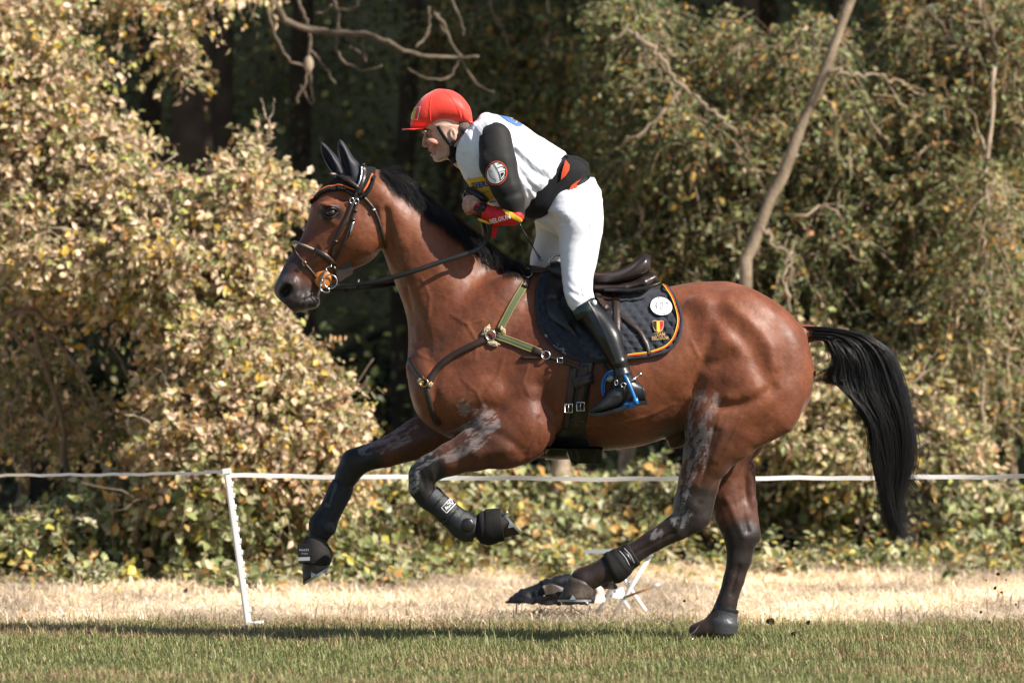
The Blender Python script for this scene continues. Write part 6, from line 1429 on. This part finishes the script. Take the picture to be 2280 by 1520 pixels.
wood_tree('right_tree', 'straggly tree at the right edge with drooping brown twigs and orange leaves', (2240, 1260, 9.8),
  [(2120, 60, 10.4, 170, 110, .8), (2260, 180, 10.2, 120, 150, .8), (2080, 260, 10.2, 160, 110, .7), (2170, 400, 10.0, 150, 100, .7), (2030, 470, 10.1, 130, 110, .7), (2120, 620, 10.0, 150, 130, .7), (2260, 620, 10.0, 80, 90, .6), (2020, 700, 9.9, 130, 120, .7), (2240, 880, 9.9, 110, 90, .6)],
  2900, ([(2255, 1260, 9.9), (2245, 900, 9.9), (2230, 500, 9.9), (2210, 200, 10.0), (2230, -160, 10.0)], .042, .02), 23, [([(2226, 190, 9.7), (2215, 100, 9.6), (2190, 0, 9.6), (2150, -60, 9.6)], .012, .008), ([(2218, 95, 9.7), (2250, 40, 9.6), (2300, 20, 9.6)], .010, .006), ([(2150, 230, 9.7), (2165, 150, 9.7), (2120, 70, 9.7), (2060, 20, 9.7)], .010, .006)], pw=[.18, .17, .16, .24, .10, .09, .06], bark='bark')
wood_tree('pale_sapling', 'thin pale upright sapling stem at the right with sparse sunlit leaves', (2188, 1200, 8.9),
  [(2180, 520, 9.0, 90, 70, .4), (2160, 640, 9.0, 70, 60, .4), (2215, 760, 9.0, 70, 90, .4), (2130, 780, 9.0, 70, 80, .4), (2200, 420, 9.0, 90, 60, .4)],
  300, ([(2184, 1200, 8.9), (2188, 980, 8.9), (2186, 850, 8.8), (2192, 700, 8.8), (2196, 600, 8.8), (2200, 420, 8.9), (2215, 150, 9.0)], .022, .012), 24, pw=[.25, .2, .15, .2, .08, .06, .06], pal=PALD, ntw=8, group='trees of the wood edge')
shrub('hazel_shrub', 'grey green shrub behind the horse tail with tangled pale twigs', (1850, 1250, 8.8),
  [(1780, 820, 9.2, 110, 90, .6), (1900, 900, 9.0, 120, 90, .6), (1760, 960, 8.9, 120, 80, .6), (1900, 1010, 8.8, 150, 70, .6), (2020, 900, 9.0, 90, 100, .6), (2080, 1000, 8.9, 100, 70, .5)],
  1500, 8, .26, .048, [.30, .18, .10, .28, .05, .04, .05], 25, [([(1830, 1250, 8.8), (1800, 1000, 8.7), (1850, 900, 8.6), (1790, 830, 8.6)], .014, .006, 'pale_bark'), ([(1900, 1250, 8.8), (1920, 1050, 8.5), (1935, 1000, 8.5), (1960, 960, 8.5), (1930, 935, 8.5)], .012, .010, 'pale_bark'), ([(1700, 900, 8.6), (1790, 960, 8.5), (1860, 990, 8.5)], .008, .006, 'pale_bark'), ([(1740, 1010, 8.6), (1760, 920, 8.6), (1730, 860, 8.6)], .008, .005, 'pale_bark'), ([(1760, 700, 8.8), (1745, 620, 8.7), (1765, 560, 8.7)], .012, .008, 'pale_bark')])
def leaf_mesh(col, k):
    return leaves(np.zeros((1, 3)), np.array([[0, 0, 1.]]), np.array([[0, -1., 0]]), np.array([.085]), np.array([[.66 + .05*k]]), np.array([col]), 'leaf')
sp_ = empty('tree_stump', P(1246, 1250, 8.75), 'pale broken tree stump behind the brambles, seen under the horse girth', 'tree stump')
m = MB(); limb(m, [(1240, 1250, 8.75), (1244, 1120, 8.75), (1249, 1015, 8.75), (1252, 985, 8.75)], .075, .058, 10, .006, 12, 5); child('trunk', m.build('trunk', M['pale_bark']), sp_)
# low brambles along the foot of the wood edge
PBR = [(.24, .27, .10), (.36, .36, .19), (.15, .18, .065), (.48, .44, .26), (.50, .30, .10), (.44, .38, .075)]
BLEAF = [leaf_mesh(c, k) for k, c in enumerate([(.27, .30, .12), (.40, .40, .22), (.18, .21, .075), (.50, .46, .28), (.48, .33, .11), (.33, .36, .15)])]
def bramble(label, px, py0, Y, wpx, hpx, seed, n):
    e = empty('bramble_bush', P(px, py0, Y), label, 'bramble bush', 'brambles along the wood edge')
    r = np.random.default_rng(seed)
    bl = [(px + r.uniform(-.5, .5)*wpx, py0 - hpx*r.uniform(.2, .95), Y + r.uniform(-.3, .5), wpx*r.uniform(.2, .36), hpx*r.uniform(.18, .32), .35) for _ in range(9)]
    lm, tm = spray_plant(bl, n, 6, .24, .066, PBR, [.26, .24, .2, .14, .09, .07], seed, droop=.5, shell=.3, asp=.70)
    o = child('foliage', lm, e); o['kind'] = 'stuff'; o = child('twigs', tm, e); o['kind'] = 'stuff'
    for k in range(26):                                               # the largest leaves, each one by itself
        b = bl[r.integers(0, len(bl))]; a = r.normal(0, 1, 3); a[1] = -abs(a[1])-.6; a /= np.linalg.norm(a); c = np.array(P(b[0] + a[0]*b[3]*.95, b[1] - a[2]*b[4]*.95, b[2] + a[1]*.34))
        o = bpy.data.objects.new('leaf', BLEAF[r.integers(0, len(BLEAF))]); COL.objects.link(o); o.parent = e; o.location = Vector(c) - Vector(e.location); o.rotation_euler = (r.normal(-.5, .5), r.uniform(-2.6, 2.6), r.normal(.3, .6)); o.scale = (1, 1, 1)*np.array(r.uniform(.7, 1.25))
    for k in range(3):
        m = MB(); x0 = px + r.uniform(-.4, .4)*wpx; limb(m, [(x0, py0, Y), (x0 + r.uniform(-60, 60), py0-hpx*.7, Y-.35), (x0 + r.uniform(-120, 120), py0-hpx*r.uniform(.5, .9), Y-.5)], .008, .003, 6, .006, seed=seed+k); child('stem', m.build('stem', M['bark']), e)
    return e
BR = [('bramble bush at the lower left corner below the white tape', 70, 1300, 6.6, 300, 230, 170), ('bramble bush left of the white fence post', 330, 1300, 6.4, 330, 240, 210), ('bramble bush directly behind the white fence post', 600, 1290, 6.6, 320, 230, 200), ('bramble bush behind the outstretched front hoof', 850, 1280, 7.0, 300, 220, 190), ('bramble bush behind the folded front hoof', 1090, 1268, 7.6, 300, 215, 200),
      ('bramble bush under the horse belly', 1330, 1258, 8.2, 300, 205, 200), ('bramble bush between the horse hind legs', 1560, 1252, 8.4, 300, 200, 190), ('bramble bush just behind the hind hock', 1790, 1256, 8.2, 300, 205, 210), ('bramble bush below the tip of the tail', 2010, 1258, 8.2, 280, 190, 190), ('bramble bush at the right edge beyond the tail', 2230, 1262, 8.3, 280, 180, 180)]
for i_, (lb, px, py0, Y, wp, hp, n) in enumerate(BR): Y = Y + (.75 if i_ > 2 else .25); bramble(lb, px, 760+16620/(25+Y), Y, wp, int(hp*(.82, 1.0, 1.12, .9, 1.1, .86, 1.08, .95, 1.15, .8)[i_]), 40+i_, int(n*1.75))

# sprigs and fallen leaves along the foot of the brambles
def litter():
    rr = np.random.default_rng(91); n = 9000; x = rr.uniform(-4.6, 4.6, n); y = 8.6 - np.abs(rr.normal(0, 1.5, n)) - .35*np.clip(-x, -3, 3); k = fbm(x*1.6, y*1.2, 92) > .46; x, y = x[k], y[k]; n = len(x)
    up = rr.uniform(0, 1, n) < .5; z = gz(x, y) + np.where(up, rr.uniform(.02, .24, n), .012)
    return leaves(np.stack([x, y, z], 1), unit(rr.normal(0, 1, (n, 3))*np.array([1, 1, .3])), unit(rr.normal(0, .35, (n, 3))+np.array([0, -.3, 1.])), rr.uniform(.03, .06, n), np.full((n, 1), .65), np.where(up[:, None], np.array(PBR)[rr.choice(6, n)], np.array(PAL)[rr.choice(7, n)])*rr.uniform(.6, 1.1, (n, 1)), 'fallen_leaves')
tag(link('fallen_leaves', litter()), kind='stuff')
rr = np.random.default_rng(95); GB_ = []
for _ in range(120):
    px = rr.uniform(-60, 2340); Y = min(9.2, 8.8 - 1.5*(px < 900) + rr.normal(0, .35) - abs(rr.normal(0, .7))); rx = rr.uniform(25, 80); GB_.append((px, 760+16620/(25+Y)-rx*.22, Y, rx, rx*rr.uniform(.22, .5), .25))
gl, gt = spray_plant(GB_, 2400, 6, .16, .055, PBR, [.26, .22, .2, .14, .11, .07], 96, droop=.5, shell=.2, asp=.7)
go = tag(link('ground_cover', gl), kind='stuff'); o = child('twigs', gt, go); o['kind'] = 'stuff'

# the dark wood behind
def trunk_tree(label, px, Y, r0, lean, seed, mt='dark_bark', crown_n=700, topz=9.0):
    q = (CAMD+Y)/CAMD; X0 = (px-1140)*S*q; e = tag(bpy.data.objects.new('forest_tree', None), label, 'tree', 'trees inside the dark wood'); COL.objects.link(e); e.location = (X0, Y, 0)
    rr = np.random.default_rng(seed); z = np.linspace(0, topz, 16); pts = np.stack([X0 + lean*z + .05*np.sin(z*1.1+seed), Y + .04*np.cos(z+seed), z], 1)
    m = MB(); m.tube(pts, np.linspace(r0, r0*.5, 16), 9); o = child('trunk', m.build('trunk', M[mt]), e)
    n = crown_n; c = np.array([X0+lean*topz, Y, topz-1.6]); d = unit(rr.normal(0, 1, (n, 3)))*rr.uniform(.25, 1, (n, 1))**.5*np.array([3.0, 2.6, 1.9]); pos = c + d
    lm = leaves(pos, unit(rr.normal(0, 1, (n, 3))), unit(rr.normal(0, .7, (n, 3))+np.array([0, 0, 1.])), rr.uniform(.22, .46, n), np.full((n, 1), .7), np.array(PALD)[rr.choice(7, n)]*rr.uniform(.7, 1.2, (n, 1)), 'crown'); child('crown', lm, e)
    for k in range(4):
        a = rr.uniform(0, 6.28); zz = topz*rr.uniform(.5, .8); b0 = np.array([X0+lean*zz, Y, zz]); b1 = b0 + np.array([1.7*math.cos(a), 1.7*math.sin(a), 1.1]); m = MB(); m.tube([b0, (b0+b1)/2+np.array([0, 0, -.12]), b1], [r0*.35, r0*.25, r0*.1], 6); child('branch', m.build('branch', M[mt]), e)
TT = [('dark straight trunk behind the gap left of the overhanging branch', 500, 14, .09, .01, 1), ('thin dark trunk in the wood above the horse ears', 690, 16, .10, -.01, 2), ('dark trunk in the wood right behind the red helmet', 905, 15, .08, .005, 3), ('dark trunk in the shaded wood above the rider back', 1160, 14.5, .11, .0, 4), ('trunk deep in the wood between helmet and olive tree', 1260, 18, .10, .01, 5), ('far dark trunk deep in the shade at the left gap', 430, 19, .09, -.01, 6), ('far dark trunk deep in the shade over the rider helmet', 1010, 20, .12, .0, 7),
      ('dark trunk hidden among leaves right of the leaning tree', 1880, 14, .10, .0, 8), ('dark trunk among the twigs at the right edge', 2090, 15, .12, .0, 9), ('trunk behind the tall shrub at the left edge', 120, 15, .12, .01, 10), ('trunk behind the broad yellow leaved shrub', 320, 17, .1, 0, 11), ('dark trunk behind the olive tree crown', 1500, 16, .11, .0, 12), ('stout trunk far back behind the leaning tree', 1720, 18, .13, 0, 13)]
for a in TT: trunk_tree(*a)
# trees of the wood added with unseen crowns above the frame to shade it
for i_, (X0, Y0, cz) in enumerate(((7.5, 11.5, 7.2), (11.5, 12.5, 8.0), (4.6, 12.5, 7.2), (1.4, 12.6, 7.3), (-2.2, 13.0, 7.4), (-5.6, 13.5, 7.6), (9.5, 16.5, 8.2), (3.0, 17.0, 8), (-3.5, 18, 8.0), (14.0, 16, 8.2), (6.2, 21, 8.6), (-8, 18, 8.4))):
    e = tag(bpy.data.objects.new('shade_canopy_tree', None), 'tall tree of the wood, its unseen crown placed to shade the inside', 'tree', 'tall trees added to shade the wood'); COL.objects.link(e); e.location = (X0, Y0, 0); rr = np.random.default_rng(300+i_)
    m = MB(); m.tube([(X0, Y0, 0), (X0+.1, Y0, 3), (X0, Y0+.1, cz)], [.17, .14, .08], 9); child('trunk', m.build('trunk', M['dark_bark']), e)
    n = 2000; d = unit(rr.normal(0, 1, (n, 3)))*rr.uniform(.1, 1, (n, 1))**.45*np.array([3.0, 2.7, 2.3]); pos = np.array([X0, Y0, cz]) + d
    lm = leaves(pos, unit(rr.normal(0, 1, (n, 3))), unit(rr.normal(0, .7, (n, 3))+np.array([.2, -.2, 1.])), rr.uniform(.22, .44, n), np.full((n, 1), .75), np.array(PALD)[rr.choice(7, n)]*rr.uniform(.7, 1.2, (n, 1)), 'crown'); child('crown', lm, e)
# undergrowth deep in the wood
def under():
    rr = np.random.default_rng(77); n = 60000; Y = rr.uniform(12.5, 26, n); X = rr.uniform(-7, 7, n)*(CAMD+Y)/CAMD*.62; Z = rr.uniform(0, 1, n)**1.1*(1.0+.19*(Y-2))*1.25
    cl = fbm(X*1.1+Y*.6, Z*1.3+Y*.4, 61); k = cl > .36; X, Y, Z = X[k], Y[k], Z[k]; n = len(X)
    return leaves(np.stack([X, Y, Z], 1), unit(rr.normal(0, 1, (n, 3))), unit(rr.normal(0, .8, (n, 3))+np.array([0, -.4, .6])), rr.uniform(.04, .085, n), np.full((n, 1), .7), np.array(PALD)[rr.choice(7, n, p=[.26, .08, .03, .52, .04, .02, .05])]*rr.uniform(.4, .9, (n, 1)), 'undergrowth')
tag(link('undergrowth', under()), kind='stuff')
rr = np.random.default_rng(78)
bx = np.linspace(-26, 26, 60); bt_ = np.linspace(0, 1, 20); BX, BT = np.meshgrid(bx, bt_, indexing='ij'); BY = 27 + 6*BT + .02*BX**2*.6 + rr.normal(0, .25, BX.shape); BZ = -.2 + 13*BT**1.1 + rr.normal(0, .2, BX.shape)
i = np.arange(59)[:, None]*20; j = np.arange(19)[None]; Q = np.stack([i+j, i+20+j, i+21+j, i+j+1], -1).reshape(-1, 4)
tag(link('wood_backdrop', mesh_np('wood_backdrop', np.stack([BX, BY, BZ], -1).reshape(-1, 3), Q, mat('wood_shade_backdrop', (.008, .010, .006), .95, .05, bump=1, bscale=3, var=.5, vscale=1.5))), kind='structure')  # backdrop slope added to close off sky, coloured near black as the wood's shade
# the bare overhanging branch
ob = empty('overhanging_branch', P(590, -20, 8.8), 'long bare crooked branch with drooping twigs hanging in from the top left', 'branch')
def br_(nm, pts, r0, r1, par=ob, Y=8.6): 
    m = MB(); limb(m, [(x, y, Y+.12*math.sin(x*.02)) for x, y in pts], r0*.82, r1*.8, 8, .004, seed=int(pts[0][0])); return child(nm, m.build(nm, M['grey_bark']), par)
br_('limb', [(520, -60), (597, -2), (640, 48), (700, 66), (760, 74), (810, 76), (860, 92), (905, 115), (950, 124), (1010, 128), (1066, 126)], .030, .010)
for pts, r0, r1 in (([(592, 0), (605, 60), (630, 110), (650, 138), (676, 147)], .014, .008), ([(664, 0), (680, 40), (690, 75), (688, 120), (686, 145)], .014, .013), ([(686, 145), (680, 190), (664, 214), (662, 232)], .012, .008), ([(690, 150), (694, 200), (696, 230), (680, 210), (668, 190)], .010, .007), ([(690, 110), (712, 135), (735, 168), (747, 186)], .010, .008),
    ([(742, 0), (752, 30), (750, 80), (752, 115), (775, 145), (818, 156), (850, 146)], .012, .006), ([(740, 10), (722, 28), (700, 30)], .010, .006), ([(755, 20), (780, 22), (796, 8), (800, -10)], .010, .008), ([(752, 62), (775, 85), (790, 92)], .008, .005), ([(768, 100), (790, 112), (806, 122), (815, 136), (806, 95)], .008, .006), ([(965, 30), (990, 60), (1005, 95), (1026, 130), (1045, 165), (1066, 190), (1100, 205)], .012, .005), ([(1026, 130), (1005, 165), (985, 178), (940, 172), (908, 152)], .010, .005), ([(955, 15), (957, 60), (940, 90), (925, 108)], .012, .008), ([(1005, -5), (1020, 30), (1030, 60), (1034, 80)], .010, .006), ([(976, 30), (985, 60), (1000, 85)], .009, .006)): br_('twig', pts, r0, r1)
m = MB(); c = P(687, 143, 8.5); m.ball(c, (.030, .028, .05), 10); child('broken_stub', m.build('broken_stub', M['pale_bark']), ob)

# ------------------------------------------------------------------ fence, stool, heap
fe = empty('fence', P(553, 1388, 1.45), 'white plastic fence post with a white tape running across the whole view', 'fence')
FYP = 1.45
m = MB(); a = np.array(P(553, 1390, FYP)); b = np.array(P(505, 1050, FYP)); m.tube([a, a*.5+b*.5, b], [.0150, .0155, .0150], 6); 
for t in np.linspace(.10, .92, 12):
    c = a*(1-t)+b*t; m.box(c+np.array([.015, -.004, 0]), (.006, .008, .011), 8); m.box(c+np.array([.020, -.004, .007]), (.003, .007, .006), 8)
m.box(b+np.array([0, 0, .004]), (.019, .016, .012), 8)
child('post', m.build('post', mat('white_plastic', (.80, .79, .78), .45, .4), False), fe)
m = MB(); m.box(a+np.array([.035, 0, .008]), (.035, .012, .008), 5); child('tread_step', m.build('tread_step', M['white']), fe)
def tape(nm, pts, h):
    q = np.array([P(*p) for p in spline(pts, 60)]); V = []
    for i_, c in enumerate(q):
        tw = .30*math.sin(i_*.22)+.2*math.sin(i_*.61+1); c = c + np.array([0, 0, .0022*math.sin(i_*.8)+.0014*math.sin(i_*1.9)])
        for dz, dy in ((-1, -.001), (1, -.001), (1, .001), (-1, .001)): V.append(c + np.array([0, dy + dz*h*.5*tw, dz*h*.5]))
    n_ = len(q); Q = [(i_*4+j_, i_*4+(j_+1) % 4, (i_+1)*4+(j_+1) % 4, (i_+1)*4+j_) for i_ in range(n_-1) for j_ in range(4)]
    child(nm, MB().add(V, Q).build(nm, M['white_tape'] if 'white_tape' in M else M.setdefault('white_tape', mat('white_tape', (.80, .78, .76), .6, .3, trans=.25)), False), fe)
tape('tape', [(-320, 1066, 4.2), (0, 1058, 3.0), (260, 1056, 2.2), (505, 1051, FYP)], .014)
tape('tape', [(507, 1058, FYP), (900, 1062, 1.45), (1400, 1066, 1.4), (1900, 1063, 1.35), (2280, 1060, 1.3), (2700, 1056, 1.3)], .020)
# folding stool behind the hind legs
st_ = empty('folding_stool', P(1400, 1365, 2.5), 'folded out camp stool with white crossed legs standing in the dry grass', 'stool')
for pts in ([(1448, 1236, 2.40), (1399, 1316, 2.42), (1366, 1369, 2.44)], [(1380, 1270, 2.44), (1404, 1312, 2.45), (1437, 1360, 2.46)], [(1412, 1232, 2.74), (1360, 1310, 2.74), (1330, 1366, 2.74)], [(1344, 1262, 2.72), (1370, 1308, 2.73), (1402, 1358, 2.75)]):
    m = MB(); m.tube([P(*p) for p in pts], .0105, 8); child('leg', m.build('leg', M['white']), st_)
m = MB(); V = [P(x, y, z) for z in (2.38, 2.78) for x, y in ((1300, 1223), (1360, 1221), (1430, 1228), (1455, 1232), (1455, 1238), (1430, 1236), (1360, 1231), (1300, 1231))]
m.add(V, [(i_, (i_+1) % 8, (i_+1) % 8+8, i_+8) for i_ in range(8)] + [(0, 7, 6, 1), (1, 6, 5, 2), (2, 5, 4, 3), (8, 9, 14, 15), (9, 10, 13, 14), (10, 11, 12, 13)]); child('seat', m.build('seat', mat('grey_webbing', (.30, .33, .36), .7, .3), False), st_)
def lump(nm, label, cat, fld, build, mt, sm=3, rel=None, lumpy=9):
    F = Field(*fld); build(F); v, q = F.mesh(sm); me = mesh_np(nm, v, q)
    n_ = normals(me); x_, y_ = topx(v[:, 0], v[:, 1], v[:, 2]); v = v + n_*((1-np.abs(2*fbm(x_/16+v[:, 1]*4, y_/13, 87)-1)-.55)*lumpy*S)[:, None]; me = mesh_np(nm, v, q)
    if rel: v = relief(v, me, rel); me = mesh_np(nm, v, q)
    me.materials.append(mt); o = link(nm, me); tag(o, label, cat); return o
def jk(F):
    F.chain([(1132, 1352, 2.3, 12, 30), (1165, 1338, 2.3, 24, 42), (1215, 1330, 2.3, 34, 48), (1270, 1325, 2.3, 38, 48), (1318, 1340, 2.3, 28, 40)], k=.03)
    F.ell((1240, 1303, 2.3), (58, 20, 40), rot=16, k=.03); F.ell((1172, 1337, 2.3), (40, 16, 30), rot=24, k=.02)
jo = lump('jacket', 'crumpled black and navy jacket lying in the dry grass under the stretched hind hoof', 'jacket', (1090, 1350, 1250, 1400, 1.9, 2.75, .010), jk, mat('navy_jacket', (.008, .009, .014), .65, .3, bump=.5, bscale=14, var=.6, vscale=7), 3, [([(1150, 1345), (1200, 1320), (1260, 1300)], 7, -6), ([(1190, 1350), (1240, 1330)], 6, -5), ([(1210, 1310), (1250, 1290)], 6, 5), ([(1260, 1345), (1300, 1320)], 6, 5)])
JB = bvh_of(jo); m = MB()
decal(m, [(1196, 1318), (1212, 1302), (1228, 1294), (1230, 1304), (1218, 1318), (1204, 1324)], .008, JB, mx=8, fall=2.1); decal(m, [(1228, 1308), (1240, 1292), (1260, 1290), (1258, 1300), (1236, 1313)], .008, JB, mx=8, fall=2.1); child('grey_lining', m.build('grey_lining', mat('silver_lining', (.30, .29, .30), .5, .4)), jo)
lump('blanket', 'pale pinkish blanket heaped beside the dark jacket and the camp stool', 'blanket', (1240, 1380, 1280, 1400, 2.0, 2.75, .010), lambda F: (F.ell((1308, 1350, 2.35), (38, 22, 34), k=.02), F.ell((1284, 1352, 2.3), (26, 16, 26), rot=-10, k=.03), F.ell((1334, 1330, 2.4), (12, 34, 24), rot=8, k=.02)), mat('pale_blanket', (.66, .50, .42), .85, .2, bump=.8, bscale=16, var=.25, vscale=8), 3)
lump('rucksack', 'small dark rucksack leaning beside the camp stool legs', 'rucksack', (1320, 1400, 1270, 1370, 2.1, 2.75, .008), lambda F: (F.ell((1352, 1318, 2.5), (26, 30, 24), rot=30, k=.02), F.ell((1360, 1296, 2.48), (14, 10, 16), k=.02)), mat('dark_rucksack', (.018, .016, .015), .7, .3, bump=.6, bscale=30), 3)
lump('towel', 'white and grey towel hanging down by the crossed stool legs', 'towel', (1325, 1415, 1275, 1385, 2.0, 2.5, .006), lambda F: F.blade((1352, 1360), (1392, 1310), [(1344, 1362), (1356, 1340), (1364, 1322), (1378, 1310), (1390, 1310)], [(1347, 1366), (1368, 1350), (1386, 1334), (1396, 1322), (1394, 1312)], [(0, 8, 2.25), (20, 20, 2.27), (60, 14, 2.3)], k=.01), mat('white_towel', (.62, .66, .72), .85, .2, bump=.8, bscale=20), 3)
lump('carrier_bag', 'small green and white bag below the crossed stool legs', 'bag', (1335, 1420, 1310, 1390, 2.0, 2.5, .006), lambda F: (F.ell((1380, 1352, 2.22), (17, 15, 18), rot=-30, k=.02), F.ell((1396, 1336, 2.22), (9, 16, 12), rot=-20, k=.015)), mat('green_bag', (.22, .34, .24), .6, .3, bump=.6, bscale=25, var=.6, vscale=14), 2)
m = MB(); m.tube([P(1392, 1329, 2.36), P(1452, 1306, 2.30)], .006, 8); sk = link('stick', m.build('stick', mat('brown_stick', (.33, .18, .09), .6))); tag(sk, 'thin brown stick with a white tip propped on the camp stool legs', 'stick')
m = MB(); m.tube([P(1452, 1306, 2.30), P(1468, 1300, 2.285)], .0065, 8); child('tip', m.build('tip', M['white']), sk)
# clods of earth thrown up by the hooves
M['soil'] = mat('moist_soil', (.040, .024, .014), .95, .1, bump=.8, bscale=80)
SIDE_ = ['largest clod of earth in the air at the far right, level with the dry grass', 'flying clod of earth just under the largest one at the far right', 'tiny clod in the air right of the largest flying one', 'small flying clod left of the largest one at the far right', 'clod in the air below the others over the dry grass at the far right', 'clod skimming the upper edge of the green grass near the right side', 'clod low over the green grass near the right side', 'flying clod nearest the right edge over the green grass', 'speck of earth flying in front of the planted hind leg, above the dry grass', 'speck of earth just left of the planted hind leg', 'lowest flying clod over the grass at the right', 'clod of earth half way between the planted hind leg and the flying clods']
CL = [(2222, 1277, .3, .011), (2216, 1308, .3, .008), (2240, 1290, .4, .005), (2196, 1291, .3, .005), (2230, 1318, .35, .006), (2184, 1362, .3, .007), (2202, 1384, .3, .006), (2262, 1345, .3, .006), (1345, 1272, .3, .006), (1524, 1337, -.1, .007), (2190, 1410, .2, .006), (1800, 1385, .5, .013)]
for i_, (x, y, Y, r_) in enumerate(CL):
    r_ *= .8
    m = MB(); rr = np.random.default_rng(i_); m.ball((0, 0, 0), (r_*rr.uniform(.8, 1.4), r_, r_*rr.uniform(.7, 1.2)), 8); V = np.concatenate(m.V)*(1+rr.normal(0, .16, (len(m.V[0]), 1)))
    o = link('earth_clod', mesh_np('earth_clod', V, np.concatenate(m.Q), M['soil'], False), loc=P(x, y, Y)); tag(o, SIDE_[i_], 'clod', 'clods of earth thrown up by the hooves')
for x, y, r_, lb in ((1716, 1390, .017, 'larger dark clod of earth lying in the grass right of the planted hoof'), (1768, 1418, .011, 'flat clod of earth lying lower in the grass to the right')):
    m = MB(); rr = np.random.default_rng(int(x)); m.ball((0, 0, 0), (r_*1.3, r_, r_*.8), 10); V = np.concatenate(m.V)*(1+rr.normal(0, .15, (len(m.V[0]), 1))); yy = 16620/(y-760)-25
    o = link('earth_clod', mesh_np('earth_clod', V, np.concatenate(m.Q), M['soil'], False), loc=((x-1140)*S*(25+yy)/25, yy, .03)); tag(o, lb, 'clod', 'clods of earth thrown up by the hooves')
